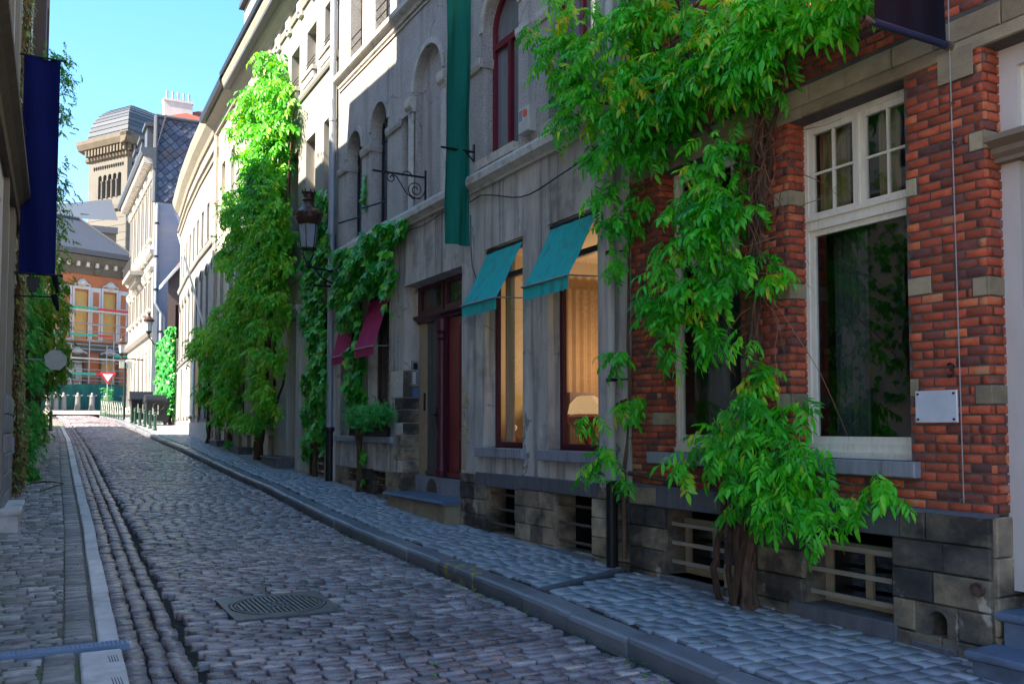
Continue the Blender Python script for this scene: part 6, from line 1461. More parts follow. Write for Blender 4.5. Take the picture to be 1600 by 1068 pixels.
def ivyleaf(r,s=.13):
    V=np.array([(0,0,0),(.1*s,.42*s,.0),(.55*s,.55*s,-.06*s),(.52*s,.24*s,.0),(1.0*s,0,-.15*s),(.52*s,-.24*s,.0),(.55*s,-.55*s,-.06*s),(.1*s,-.42*s,0),(.4*s,0,-.07*s)])
    F=np.array([(0,8,1),(1,8,3),(1,3,2),(3,8,4),(8,5,4),(7,5,8),(7,6,5),(0,7,8)])
    return V,F,np.full(len(V),r.random())
def place(P,d,up,scale,base):
    """rotation rows from direction d (local x) and up"""
    d=d/np.linalg.norm(d); s=np.cross(up,d); s/=np.linalg.norm(s)+1e-9; up=np.cross(d,s)
    R=np.stack([d,s,up]); return base@R*scale+P, R
def foliage(parent, leaves, variants, m, name='leaf', nkeep=0, sname='foliage', seed=1):
    """leaves: (pos, dir, up, scale, tintshift)"""
    r=random.Random(seed); L=np.array(WL[parent])
    order=sorted(range(len(leaves)),key=lambda i:(0 if in_view(leaves[i][0]) else 1, project(leaves[i][0])[2]))
    keep=set(order[:nkeep]) if nkeep else set()
    vm=[fast_mesh(name,v,f,t,m) for v,f,t in variants] if nkeep else []
    V=[];F=[];T=[];c=0
    for i,(p,d,up,s,ts) in enumerate(leaves):
        k=r.randrange(len(variants)); v,f,t=variants[k]
        if i in keep:
            # choose variant close to tint shift
            d_=d/np.linalg.norm(d); sd=np.cross(up,d_); sd/=np.linalg.norm(sd)+1e-9; u2=np.cross(d_,sd)
            if ts>0: k=max(r.sample(range(len(variants)),3),key=lambda q:variants[q][2][0])
            o=link(name,vm[k],parent); o.location=tuple(np.array(p)-L); mt=Matrix((tuple(d_),tuple(sd),tuple(u2))).transposed()
            o.rotation_euler=mt.to_euler(); o.scale=(s,s,s)
        else:
            q,_=place(np.array(p)-L,d,up,s,v); V.append(q); F.append(f+c); c+=len(v); T.append(np.clip(t+ts,0,1))
    if V: link(sname,fast_mesh(sname,np.concatenate(V),np.concatenate(F),np.concatenate(T),m),parent,kind='stuff')
rv=random.Random(5)
def blobleaves(blobs, x0, x1, mult=1.0, down=.6, out=.7, sc=(.8,1.15), tint=None, spread=1.0, side=.8, xs=None, wall=None):
    """blobs (y,z,ry,rz,n): leaves in ellipsoidal clumps standing x0..x1 off the wall plane"""
    Ls=[]
    for (y,z,ry,rz,n) in blobs:
        # few sub-sprigs so the mass clusters
        ns=max(1,int(n*mult/9)); 
        cen=[]
        for _ in range(ns):
            a=rv.uniform(0,2*math.pi); q=math.sqrt(rv.random())
            cen.append((y+ry*q*math.cos(a),z+rz*q*math.sin(a),rv.uniform(0,1),rv.gauss(0,.12)))
        for _ in range(int(n*mult)):
            cy,cz,cx,tt=rv.choice(cen)
            wx=(wall(cy) if wall else 6.17)
            dep=x0+(x1-x0)*cx**.8
            py=cy+rv.gauss(0,.09)*spread; pz=cz+rv.gauss(0,.07)*spread; px=wx-dep+rv.gauss(0,.04)*spread
            px=min(px,wx-.03)
            d=np.array([-out+rv.gauss(0,.35), rv.gauss(0,side)-.12, -down+rv.gauss(0,.38)])
            up=np.array([rv.gauss(-.35,.25),rv.gauss(-.1,.25),1.0])
            ti=(tint(py,pz) if tint else 0)+tt
            Ls.append(((px,py,pz),d,up,rv.uniform(*sc),ti))
    return Ls
def stem(mb,pts,r0,r1,n=7,wig=.02,t=None,sub=3):
    P=[Vector(p) for p in pts]; Q=[]
    for i in range(len(P)-1):
        for k in range(sub):
            f=k/sub; q=P[i].lerp(P[i+1],f); Q.append(q+Vector((rv.gauss(0,wig),rv.gauss(0,wig),0)))
    Q.append(P[-1]); m=len(Q)
    mb.tube(Q,[r0+(r1-r0)*i/(m-1)+rv.uniform(-.1,.1)*r0*.6 for i in range(m)],n,rv.random() if t is None else t)
CV=[compound(random.Random(k),rv.choice((9,11,13)),rv.uniform(.24,.32),rv.uniform(.095,.13),rv.uniform(.033,.043),True) for k in range(26)]
CF=[compound(random.Random(50+k),9,.36,.17,.065,False) for k in range(18)]
IV=[ivyleaf(random.Random(90+k)) for k in range(16)]
# --- near wisteria
nw=thing('wisteria_vine','huge bright green wisteria climbing the red brick house from its twisted trunk','vine',(5.95,6.35,.12))
near=[(9.29,6.97,0.68,0.49,60),(8.19,6.22,1.00,0.67,150),(7.07,5.85,0.92,0.60,190),(6.15,5.49,0.76,0.49,180),(5.37,5.40,0.64,0.25,120),(4.95,5.24,0.25,0.13,30),(9.40,6.1,0.30,0.3,14),(9.29,6.34,0.50,0.41,26),(8.59,5.53,0.67,0.53,90),(7.61,5.29,0.79,0.45,110),(6.69,5.12,0.56,0.32,80),(5.99,5.06,0.41,0.22,50),(8.27,4.73,0.44,0.44,70),(7.73,4.95,0.63,0.35,60),(8.15,4.29,0.37,0.29,25),(8.34,3.82,0.24,0.29,14),(7.95,4.16,0.25,0.28,22),
(6.61,4.40,0.36,0.20,40),(6.50,4.10,0.50,0.31,80),(6.05,3.77,0.30,0.30,40),(6.71,3.85,0.50,0.28,70),(6.81,3.49,0.60,0.25,90),(6.45,3.18,0.50,0.28,70),(6.0,3.23,0.20,0.25,22),(6.91,2.99,0.50,0.22,55),(6.68,2.65,0.42,0.18,40),(5.95,2.67,0.16,0.07,7),(7.75,3.09,0.44,0.06,16),(7.11,3.24,0.44,0.18,26),(8.05,2.63,0.28,0.06,11),(8.17,2.13,0.36,0.11,20),(8.36,1.96,0.26,0.07,8),(8.24,1.53,0.44,0.06,18),(8.49,1.34,0.2,0.08,7),(8.06,1.22,0.25,0.05,6),
(6.04,2.19,0.22,0.13,24),(5.81,1.95,0.32,0.17,42),(6.30,1.84,0.45,0.19,60),(6.65,1.60,0.44,0.15,45),(6.06,1.49,0.48,0.22,80),(5.52,1.53,0.36,0.16,50),(5.11,1.60,0.14,0.05,10),(5.90,1.16,0.36,0.18,40),(6.23,1.02,0.16,0.14,10),(5.39,1.25,0.28,0.15,34),(5.19,1.10,0.26,0.12,24),(4.95,1.33,0.16,0.08,12),(4.70,1.31,0.14,0.03,6),(5.43,0.92,0.10,0.05,4)]
near=[(y,z,ry*(.82 if z<5 else .98),rz*(.85 if z<5 else 1),n*(.74 if z<5 else 1.3)) for y,z,ry,rz,n in near]
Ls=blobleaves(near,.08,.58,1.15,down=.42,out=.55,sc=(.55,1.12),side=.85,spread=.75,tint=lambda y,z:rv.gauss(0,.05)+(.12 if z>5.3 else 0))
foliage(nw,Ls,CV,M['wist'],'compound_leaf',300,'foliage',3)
m_=MB()
for k in range(7):
    a=k*.9; x,y=5.95+.07*math.cos(a),6.33+.10*math.sin(a)
    stem(m_,[(x+.03*math.cos(a),y+.05*math.sin(a),.05),(x,y,.25),(5.97+.06*math.cos(a+1),6.33+.07*math.sin(a+1),.75),(6.0+.05*math.cos(a+2.2),6.28+.06*math.sin(a+2.2),1.3),(6.03+.04*math.cos(a+3),6.27+.05*math.sin(a+3),2.1),(6.05+.03*math.cos(a+4),6.24+.05*math.sin(a+4),3.2),(6.05+.05*math.cos(a),6.15+.08*math.sin(a+4),4.4),(6.02,6.1+.4*math.cos(a),5.6)],.044,.020,8,.014)
m_.build('trunk',M['bark'],nw)
m_=MB()
stem(m_,[(5.93,6.62,.12),(5.88,6.66,.45),(5.92,6.60,.75),(5.96,6.60,1.2),(6.0,6.5,1.6)],.035,.028,7,.01); stem(m_,[(5.95,6.47,.12),(5.93,6.50,.6),(5.97,6.42,1.2)],.03,.025,7,.012)
m_.build('side_stem',M['bark'],nw)
for pts in ([(6.05,6.2,3.9),(5.98,5.95,4.6),(5.9,5.6,5.1),(5.8,5.1,5.3)],[(6.05,6.2,4.2),(5.95,6.9,4.9),(5.9,7.7,5.3),(5.85,8.6,5.6),(5.9,9.4,6.2)],[(6.1,6.3,3.2),(5.9,6.6,3.6),(5.75,6.9,3.6)],[(6.05,6.3,1.6),(5.9,5.9,1.55),(5.8,5.4,1.45),(5.75,4.9,1.35)],[(6.1,8.45,.3),(6.1,8.40,1.3),(6.12,8.35,2.4),(6.12,8.3,3.4),(6.1,8.25,4.6)],[(6.1,8.35,2.0),(5.95,8.3,2.05),(5.85,8.0,2.1)],[(6.12,8.3,1.28),(6.12,7.6,1.22),(6.1,7.0,1.28),(6.05,6.4,1.35)],[(6.05,6.2,2.5),(5.95,6.15,2.9),(6.0,6.2,3.6),(5.97,6.0,4.3)]):
    m_=MB(); stem(m_,pts,.028,.012,6,.02); m_.build('branch',M['bark'],nw)
m_=MB()
for k in range(64):   # tangle of dry twigs
    cy,cz=rv.choice(((6.0,4.35),(6.1,2.9),(5.95,3.9),(6.05,3.2),(6.1,4.2)))
    y,z=cy+rv.gauss(0,.12),cz+rv.gauss(0,.3); P=[(6.02-rv.uniform(0,.15),y,z)]; dy,dz=rv.gauss(0,.2),rv.gauss(0,.22)
    for _ in range(6):
        dy+=rv.gauss(0,.07); dz+=rv.gauss(-.03,.07); l=P[-1]; P.append((min(6.12,l[0]+rv.gauss(-.01,.03)),l[1]+dy*.3,l[2]+dz*.3))
    m_.tube(P,[.0045]*4+[.003,.002,.0015],4,rv.random())
m_.build('twigs',M['twig'],nw,kind='stuff')
# --- second wisteria on the white house
Cv=[(y+(.7 if y<23.7 else 0),z,ry*(.74 if z>5.5 else .62),rz,n*(1 if z>5.5 else .62)) for y,z,ry,rz,n in [(23.41,11.40,1.0,0.53,40),(25.59,11.25,1.5,0.6,50),(22.69,10.13,1.5,1.02,110),(26.76,10.47,1.5,0.8,60),(23.60,9.13,2.0,1.04,150),(25.43,8.62,2.9,0.93,150),(22.77,7.61,1.7,1.00,120),(28.4,8.53,2.2,0.75,60),(25.34,7.14,3.8,0.92,180),(28.6,7.57,2.4,0.6,60),(22.70,6.12,1.7,0.82,110),(26.06,5.97,3.8,0.94,170),(22.60,4.81,1.6,0.6,70),(29.9,5.35,3.4,0.5,80),(33.0,5.02,3.0,0.45,60),(26.80,4.56,3.3,0.7,100),(23.2,3.55,1.8,0.55,60),(29.01,3.35,1.4,0.85,55),(28.95,2.54,1.2,0.36,26),(25.09,2.98,1.5,0.5,40),(22.53,2.65,1.0,0.40,30),(25.04,2.15,1.3,0.33,34),(23.46,2.10,.8,0.22,12)]]
wc=thing('wisteria_vine','tall wisteria on the white house, sunlit yellow green on top, dark at its foot','vine',(6.1,25.7,.9))
wl=lambda y: 6.17+.0175*(y-19.2)
Ls=blobleaves(Cv,.10,.75,2.5,down=.5,out=.6,sc=(.8,1.2),side=.8,spread=1.7,wall=wl,tint=lambda y,z:-.05 if z>7.4 else .25)  # leaf tint lightened low down to offset shade, darkened on the sunlit top
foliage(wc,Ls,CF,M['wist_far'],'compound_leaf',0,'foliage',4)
m_=MB()
for k in range(4):
    a=k*1.6; stem(m_,[(5.98+.09*math.cos(a),25.7+.12*math.sin(a),.7),(6.0+.07*math.cos(a+1),25.7+.1*math.sin(a+1),1.5),(6.05+.05*math.cos(a+2),25.4+.1*math.sin(a+2),2.6),(6.05,25.0+.2*math.cos(a),4.5),(6.05,24.2+.8*math.cos(a),7),(6.1,24+1.2*math.cos(a),10)],.09,.03,7,.02)
m_.build('trunk',M['bark'],wc)
m_=MB(); stem(m_,[(6.0,25.4,1.7),(5.95,24.6,2.0),(6.0,23.9,2.3),(6.05,23.2,3.2)],.05,.03,6,.03); m_.build('branch',M['bark'],wc)
for (y0,ly,lab,bl) in ((34.4,6.14,'slender twisted vine on the narrow house, its leaves arching over the pavement',[(33.9,4.29,1.2,0.9,60),(34.0,3.13,0.9,0.5,34),(35.2,5.1,2.2,.40,60),(37.0,5.0,1.4,.30,30)]),(30.6,6.10,'thin dark vine stem between the two low steps, leafy above',[(30.7,4.2,.9,.6,50),(30.7,3.2,.8,.6,50),(30.6,2.5,.7,.4,30)])):
    t_=thing('climbing_vine',lab,'vine',(ly,y0,G(y0)))
    foliage(t_,blobleaves(bl,.10,.6,2.5,down=.5,out=.6,spread=1.5,wall=lambda y:6.45),CF,M['wist_far'],'compound_leaf',0,'foliage',6)
    m_=MB()
    for k in range(2): stem(m_,[(ly+.04*k,y0+.08*k,1.0),(ly+.05,y0+.1*k,2.2),(ly+.03,y0-.1,3.4),(ly,y0+.2*k,5)],.07,.035,6,.03)
    m_.build('trunk',M['bark'],t_)
# --- ivies
def ivyblobs(bl,x0,x1,mult,sc,wall=None,m_out=.5,down=.9):
    Ls=[]
    for (y,z,ry,rz,n) in bl:
        for _ in range(int(n*mult)):
            a=rv.uniform(0,2*math.pi); q=math.sqrt(rv.random()); py=y+ry*q*math.cos(a); pz=z+rz*q*math.sin(a)
            lump=.5+.5*math.sin(py*5.1+pz*3.3)*math.sin(pz*4.7-py*2.2)
            wx=(wall(py) if wall else 6.17); px=wx-x0-(x1-x0)*max(0,lump)*rv.uniform(.4,1)
            d=np.array([-m_out+rv.gauss(0,.25),rv.gauss(0,.5),-down+rv.gauss(0,.3)]); up=np.array([-1.0,rv.gauss(-.2,.3),.55+rv.gauss(0,.25)])
            Ls.append(((px,py,pz),d,up,rv.uniform(*sc),rv.gauss(0,.06)+.15*(lump-.5)))
    return Ls
iC=[(20.49,6.87,0.85,0.50,60),(19.95,5.86,0.70,0.60,90),(20.70,5.54,1.0,0.77,120),(20.66,4.62,.95,0.76,130),(20.3,3.67,.8,0.74,130),(20.34,2.79,.95,0.74,130),(20.57,2.05,.95,0.50,90),(21.07,1.30,0.45,0.30,20),(19.8,1.61,0.2,0.43,12)]
t_=thing('ivy','dense ivy sheet on the white house, left of the tall zinc downpipe','ivy',(6.1,20.4,.7))
foliage(t_,ivyblobs(iC,.04,.32,3.2,(1.1,1.7),wall=wl),IV,M['ivy'],'leaf',0,'foliage',7)
m_=MB(); stem(m_,[(6.08,20.45,.6),(6.1,20.5,1.6),(6.12,20.4,3)],.07,.04,6,.03); stem(m_,[(6.08,20.9,.6),(6.1,20.8,1.5)],.045,.03,6,.02); m_.build('trunk',M['bark'],t_)
iB=[(18.12,5.26,0.95,0.32,90),(16.74,5.30,0.95,0.30,110),(15.69,5.40,0.55,0.22,70),(15.12,5.45,0.28,0.15,22),(17.29,4.74,1.2,0.36,130),(16.28,4.71,0.62,0.33,70),(18.31,4.75,0.65,0.50,80),(15.42,4.70,0.08,0.4,12),(17.88,4.15,0.5,0.32,40),(17.5,4.04,0.22,0.4,34),(17.5,2.78,0.26,0.38,46),(17.5,3.29,0.26,0.30,30),(17.4,2.3,0.3,0.25,26),(15.48,4.25,0.08,0.36,7)]
t_=thing('ivy','ivy hanging from the ledge of the grey house over the maroon awnings','ivy',(6.08,17.28,.5))
foliage(t_,ivyblobs(iB,.05,.42,3.0,(1.1,1.7)),IV,M['ivy'],'leaf',300,'foliage',8)
m_=MB(); 
for k in range(3): stem(m_,[(6.03+.03*math.cos(k*2),17.28+.05*math.sin(k*2),.45),(6.06,17.30+.04*k,1.0),(6.04,17.33+.04*math.cos(k*3),1.6),(6.08,17.45+.03*k,2.4),(6.1,17.5,4.6)],.06,.03,7,.015)
m_.build('trunk',M['bark'],t_)
foliage(t_,ivyblobs([(17.28,1.25,.12,.15,16),(17.28,.75,.1,.06,6)],.02,.15,1,(1.0,1.5)),IV,M['ivy'],'leaf',0,'low_foliage',9)
m_=MB(); stem(m_,[(6.1,15.9,5.42),(6.11,15.5,5.2),(6.12,15.42,4.9),(6.12,15.46,4.1)],.006,.004,4,.01); m_.build('hanging_stem',M['bark'],t_)
t_=thing('ivy','small dried ivy strand on the pier between the two narrow arched windows','ivy',FA.P(17.4,.03,6.5))
foliage(t_,ivyblobs([(17.4,6.75,.05,.28,16),(17.4,6.4,.08,.12,12)],.01,.06,1,(.9,1.3)),IV,M['ivy'],'leaf',28,'foliage',10)
# planter greens
def sprigs(bl,n,sc,wallx=6.17,x0=.02,x1=.35):
    Ls=[]
    for (y,z,ry,rz,k) in bl:
        for _ in range(int(k*n)):
            a=rv.uniform(0,2*math.pi); q=math.sqrt(rv.random()); Ls.append(((wallx-rv.uniform(x0,x1),y+ry*q*math.cos(a),z+rz*q*math.sin(a)),np.array([rv.gauss(-.3,.5),rv.gauss(0,.7),rv.gauss(.6,.5)]),np.array([-1,0,.6]),rv.uniform(*sc),rv.gauss(0,.1)))
    return Ls
SP=[compound(random.Random(150+k),9,.14,.05,.02,False) for k in range(8)]
foliage(PLANTER,sprigs([(16.62,1.95,.75,0.20,60),(15.95,2.02,0.35,0.14,25),(17.3,1.95,0.42,0.16,28)],8,(.8,1.4)),SP,M['fern'],'sprig',0,'plants',11)
# ivy wall beyond curved house
t_=thing('ivy','rectangular block of bright ivy covering the garden wall behind the bins','ivy',FW.P(3,0,2))
Ls=[]
for _ in range(5200):
    s=rv.uniform(-.1,WLn+.1); z=2.6+4.6*rv.random()+.35*math.sin(s*1.7)-(0 if rv.random()<.9 else .5*rv.random()); 
    z=min(z,7.3-.10*s)
    lump=.5+.5*math.sin(s*4+z*3)*math.sin(z*5-s*2); p=FW.P(s,.05+.35*lump*rv.random(),z)
    Ls.append((p,np.array([-.5+rv.gauss(0,.3),-.3+rv.gauss(0,.5),-.9]),np.array([-1,-.4+rv.gauss(0,.3),.6]),rv.uniform(1.2,1.9),rv.gauss(-.28,.15)))  # leaf tint lowered, shade put into the colour of this sunlit ivy
foliage(t_,Ls,IV,M['ivy'],'leaf',0,'foliage',12)
m_=MB(); stem(m_,[FW.P(.9,.1,1.6),FW.P(1.0,.12,2.3),FW.P(.9,.1,3)],.12,.08,6,.02); stem(m_,[FW.P(4.2,.1,1.7),FW.P(4.3,.12,2.4),FW.P(4.2,.1,3)],.08,.06,6,.02); m_.build('trunk',M['bark'],t_)
# --- left side vines
lv=thing('climbing_vine','leafy vine mass hanging from the left wall under the blue banner','vine',FLw.P(25,.2,.8))
LV=[compound(random.Random(200+k),9,.24,.10,.045,False) for k in range(14)]
lwall=lambda y:-.21+.0332*(y-16.4)
def leftblobs(bl,mult,x0,x1,sc,dn=.5):
    L_=blobleaves(bl,x0,x1,mult,down=dn,out=.5,sc=sc,spread=1.4)
    o=[]
    for (p,d,up,s,t) in L_:
        x=lwall(p[1])+(6.17-p[0]); o.append(((x,p[1],p[2]),np.array([-d[0],d[1],d[2]]),np.array([-up[0],up[1],up[2]]),s,t+.18))
    return o
bl=[(25,4.6,1.2,.6,90),(25.3,5.3,1.0,.5,60),(25,3.9,1.3,.5,90),(25.5,3.3,1.2,.4,70),(25.5,2.9,.8,.3,30),(26.5,4.6,1.2,.8,60)]
bl2=[(24.4,2.1,.8,.28,30),(24.6,1.7,.6,.25,18),(23.5,1.9,.4,.5,16)]
foliage(lv,leftblobs(bl,2.6,.15,.9,(.8,1.15))+leftblobs(bl2,2.2,.05,.5,(.8,1.2)),LV,M['leftleaf'],'compound_leaf',0,'foliage',13)
m_=MB()
for k in range(4): stem(m_,[(.25+.04*k,24.4+.1*k,.6),(.28+.03*math.cos(k),24.4,1.5),(.35+.05*k,24.6,2.6),(.45+.1*k,25,3.8)],.05,.025,6,.03)
m_.build('trunk',M['bark'],lv)
t_=thing('climbing_vine','wispy vine tips sticking out against the sky beside the blue banner','vine',FLw.P(26,.2,6))
bl=[(26,11.4,.7,.35,26),(26,11.0,.6,.4,26),(26,10.2,.7,.35,20),(26,9.6,.5,.2,5),(26,8.5,.5,.4,18),(26,8.1,.6,.4,22),(26,7.4,.4,.4,18),(26,7.0,.5,.3,16),(26,6.4,.4,.4,18),(26,5.9,.4,.3,16)]
L1_=[]
for (y,z,ry,rz,n) in bl:
    for _ in range(int(n*2.8)):
        x=rv.uniform(.35,.95)+rv.gauss(0,.12); L1_.append(((x,y+rv.gauss(0,.3),z+rv.gauss(0,rz*.7)),np.array([.6+rv.gauss(0,.4),rv.gauss(0,.5),-.4+rv.gauss(0,.4)]),np.array([.3,-.3,1.0]),rv.uniform(.7,1.15),rv.gauss(0,.1)))
foliage(t_,L1_,LV,M['leftleaf'],'compound_leaf',0,'foliage',14)
m_=MB()
stem(m_,[(.15,26,3),(.3,26,6),(.35,26,8.5),(.4,26,11.4)],.03,.015,5,.04)
for z in (11,10.2,8.4,7.3,6.2): stem(m_,[(.35,26,z-.3),(.7,26,z),(1.0,26,z-.1),(1.15,26,z-.3)],.012,.004,4,.02)
m_.build('stem',M['bark'],t_)
t_=thing('dry_ivy','thick strip of dry brown ivy stems and sparse leaves climbing the left wall','ivy',FLw.P(19.6,.1,.6))
m_=MB()
for k in range(90):
    y=rv.uniform(18.6,20.2); z=rv.uniform(.5,13); x=lwall(y)+rv.uniform(.01,.14); P=[(x,y,z)]
    for _ in range(5): l=P[-1]; P.append((lwall(l[1])+rv.uniform(.01,.16),l[1]+rv.gauss(0,.12),l[2]+rv.uniform(.1,.5)))
    m_.tube(P,.016,4,rv.random())
m_.build('stems',M['deadivy'],t_,kind='stuff')
L1_=[]
for _ in range(2600):
    y=rv.uniform(18.5,20.3); z=.5+13.5*rv.random(); x=lwall(y)+rv.uniform(.02,.2)+(.12 if z<2.2 else 0)*rv.random(); L1_.append(((x,y,z),np.array([.5+rv.gauss(0,.4),rv.gauss(-.2,.5),-.8]),np.array([1.0,-.4,.4]),rv.uniform(.6,.95),rv.gauss(0,.2)))
foliage(t_,L1_,IV,mat('yellow_brown_ivy_leaf',[(0,(.05,.035,.012)),(.5,(.12,.085,.025)),(.8,(.14,.14,.03)),(1,(.10,.2,.03))],wt=1,wn=.2,nscale=(1,1,1),rough=.7),'leaf',0,'foliage',15)
t_=thing('green_creeper','bright green creeper low on the left wall with a tuft spreading over the pavement','plant',FLw.P(22,.1,.7))
foliage(t_,[(p,d,up,s,t) for (p,d,up,s,t) in leftblobs([(21.6,1.6,.4,.7,70),(22.0,2.8,.5,.9,70),(22.2,4.2,.5,.9,60),(21.8,.9,.5,.3,40),(22.2,.82,.6,.1,50),(21.5,2.6,.3,.5,22),(21.5,3.6,.3,.5,14)],2.0,.03,.40,(.6,.9))],LV,M['fern'],'compound_leaf',0,'foliage',16)
m_=MB(); m_.tube([(.2,20.5,.66),(.6,20.9,.68),(.85,20.4,.66),(.4,19.0,.60)],.012,5); m_.tube([(.2,20.3,.66),(.5,20.7,.70),(.85,20.42,.66)],.01,5); m_.build('fallen_twig',M['bark'],t_)
# unseen vine, added to give the brick house windows leaves to reflect
t_=thing('climbing_vine','unseen vine added on the left wall for its reflection in the brick house windows','vine',(-.4,10,2))
foliage(t_,[((lwall(y_)+rv.uniform(.01,.10),y_,z_),np.array([.2,rv.gauss(0,.4),-1.0]),np.array([1.0,0,.3]),rv.uniform(.8,1.2),0) for y_,z_ in ((rv.gauss(9.8,.9),rv.gauss(4.0,1.2)) for _ in range(650))],IV,M['ivy'],'leaf',0,'foliage',17)
# weeds and moss
t_=thing('flower_tuft','small weed tuft with pale flowers at the foot of the narrow house','plant',(5.95,29.3,1.05))
foliage(t_,sprigs([(29.5,1.15,.35,.1,30)],2,(.9,1.5),6.2,.1,.4),SP,M['fern'],'sprig',0,'sprigs',18)
Ls=[]
for _ in range(1500):
    y=rv.uniform(4.5,22)
    if rv.random()<.72: x=rv.uniform(lwx(y)+.0,kl(y)-.2); z=G(y)-.058; 
    elif rv.random()<.3: x=kl(y)+rv.choice((.335,.495))+rv.gauss(0,.02); z=RZ(x,y)-.012
    else: x=rv.uniform(kl(y)+.5,kr(y)); z=RZ(x,y)-.012
    if (x<kl(y)) and math.sin(x*7+y*1.7)*math.sin(y*2.3-x*3)<.1: continue
    Ls.append(((x,y,z),np.array([rv.gauss(0,1),rv.gauss(0,1),.35]),np.array([0,0,1.0]),rv.uniform(.12,.3),rv.gauss(.2,.2)))
o_=structure('joint_moss',(1,8,0)); o_['kind']='stuff'
mv=[ivyleaf(random.Random(300+k),.13) for k in range(6)]
V=[];F=[];T=[];c=0
for p,d,up,s,ts in Ls:
    v,f,t=rv.choice(mv); q,_=place(np.array(p),d,up,s,v); V.append(q);F.append(f+c);c+=len(v);T.append(t)
bpy.data.objects.remove(o_)
mo=link('joint_moss',fast_mesh('joint_moss',np.concatenate(V),np.concatenate(F),np.concatenate(T),M['moss']),None,kind='stuff')
# fallen leaves along right kerb and wall
V=[];F=[];T=[];c=0
for _ in range(420):
    y=rv.uniform(4.2,14)
    if rv.random()<.5: x=kr(y)-rv.uniform(.02,.25); z=RZ(x,y)+.004
    else: x=rv.uniform(kr(y)+.3,6.05); z=G(y)+.004
    if rv.random()<.2: x=rv.uniform(kl(y),kr(y)); z=RZ(x,y)+.004
    v,f,t=rv.choice(mv); q,_=place(np.array((x,y,z)),np.array([rv.gauss(0,1),rv.gauss(0,1),.05]),np.array([0,0,1.0]),rv.uniform(.1,.32),v); V.append(q);F.append(f+c);c+=len(v);T.append(np.full(len(v),rv.choice((.2,.6,.95,.98))))
link('fallen_leaves',fast_mesh('fallen_leaves',np.concatenate(V),np.concatenate(F),np.concatenate(T),M['wist']),None,kind='stuff')
# ================================================================ street furniture
def bollard(x,y,label,h=.9,group='bollards by the bins'):
    z=G(y); t_=thing('bollard',label,'bollard',(x,y,z),group)
    m_=MB(); m_.lathe((x,y,z),[(.10,0),(.10,.08),(.075,.12),(.07,h*.72),(.09,h*.76),(.09,h*.80),(.07,h*.84)],12); m_.build('post',M['bollard'],t_)
    m_=MB(); m_.lathe((x,y,z+h*.84),[(.06,0),(.085,.04),(.08,.10),(.03,.15)],12); m_.build('cap',M['bollard'],t_)
    return t_
names=['nearest of the row of green bollards, rightmost in front of the bins','second bollard of the row, just left of the nearest','third bollard of the row, before the rounded bin','fourth bollard of the row, under the gap between the bins','fifth bollard of the row, before the open bin','farthest bollard of the row, at the left corner of the open bin']
for (x,y),n_ in zip(((5.88,46.74),(5.85,48.4),(5.76,49.8),(5.66,51.0),(5.56,52.2),(5.50,53.4)),names): bollard(x,y,n_)
bollard(1.34,46.4,'single dark green bollard at the far left end of the pavement by the cream wall',.95,None or 'left bollards')
# bins
def bin_(x,y,label,roundlid):
    z=G(y); t_=thing('waste_container',label,'bin',(x,y,z),'large waste containers')
    m_=MB(); m_.hexa([(x-.52,y-.40,z+.18),(x+.52,y-.40,z+.18),(x+.52,y+.40,z+.18),(x-.52,y+.40,z+.18),(x-.62,y-.52,z+1.25),(x+.62,y-.52,z+1.25),(x+.62,y+.52,z+1.25),(x-.62,y+.52,z+1.25)]); m_.build('body',M['bin'],t_)
    m_=MB(); m_.box(x-.67,x+.67,y-.56,y+.56,z+1.22,z+1.30); m_.build('rim',M['bin'],t_)
    m_=MB()
    if roundlid:
        n=12; a=[(x-.64,y-.54*math.cos(math.pi*k/n),z+1.28+.34*math.sin(math.pi*k/n)) for k in range(n+1)]; b=[(x+.64,p[1],p[2]) for p in a]
        m_.add(a+b,[(k,k+1,n+2+k,n+1+k) for k in range(n)]+[tuple(range(n+1)),tuple(range(n+1,2*n+2))[::-1]]); m_.build('lid',M['bin'],t_,smooth=False)
        m_=MB(); m_.tube([(x+.28*math.cos(2*math.pi*k/18),y-.53,z+1.0+.22*math.sin(2*math.pi*k/18)) for k in range(19)],.03,6); m_.build('lid_ring',M['iron'],t_)
    else:
        m_.hexa([(x-.6,y+.2,z+1.3),(x+.6,y+.2,z+1.3),(x+.6,y+.5,z+1.3),(x-.6,y+.5,z+1.3),(x-.6,y+.5,z+1.75),(x+.6,y+.5,z+1.75),(x+.6,y+.56,z+1.75),(x-.6,y+.56,z+1.75)]); m_.build('lid',M['bin'],t_)
    for dx in (-.42,.42):
        for dy in (-.32,.32):
            m_=MB(); m_.tube([(x+dx-.03,y+dy,z+.10),(x+dx+.03,y+dy,z+.10)],.10,10); m_.build('wheel',M['iron'],t_)
    for k in range(3):
        m_=MB(); m_.box(x-.3+k*.25,x-.24+k*.25,y-.53,y-.50,z+.55,z+1.05); m_.build('label_strip' if k<2 else 'rib',M['signwhite'] if k<2 else M['bin'],t_)
bin_(6.05,53.6,'dark blue black waste container with a raised open lid, behind the far bollards',False)
bin_(6.58,51.6,'black waste container with a rounded lid, beside the ivy wall',True)
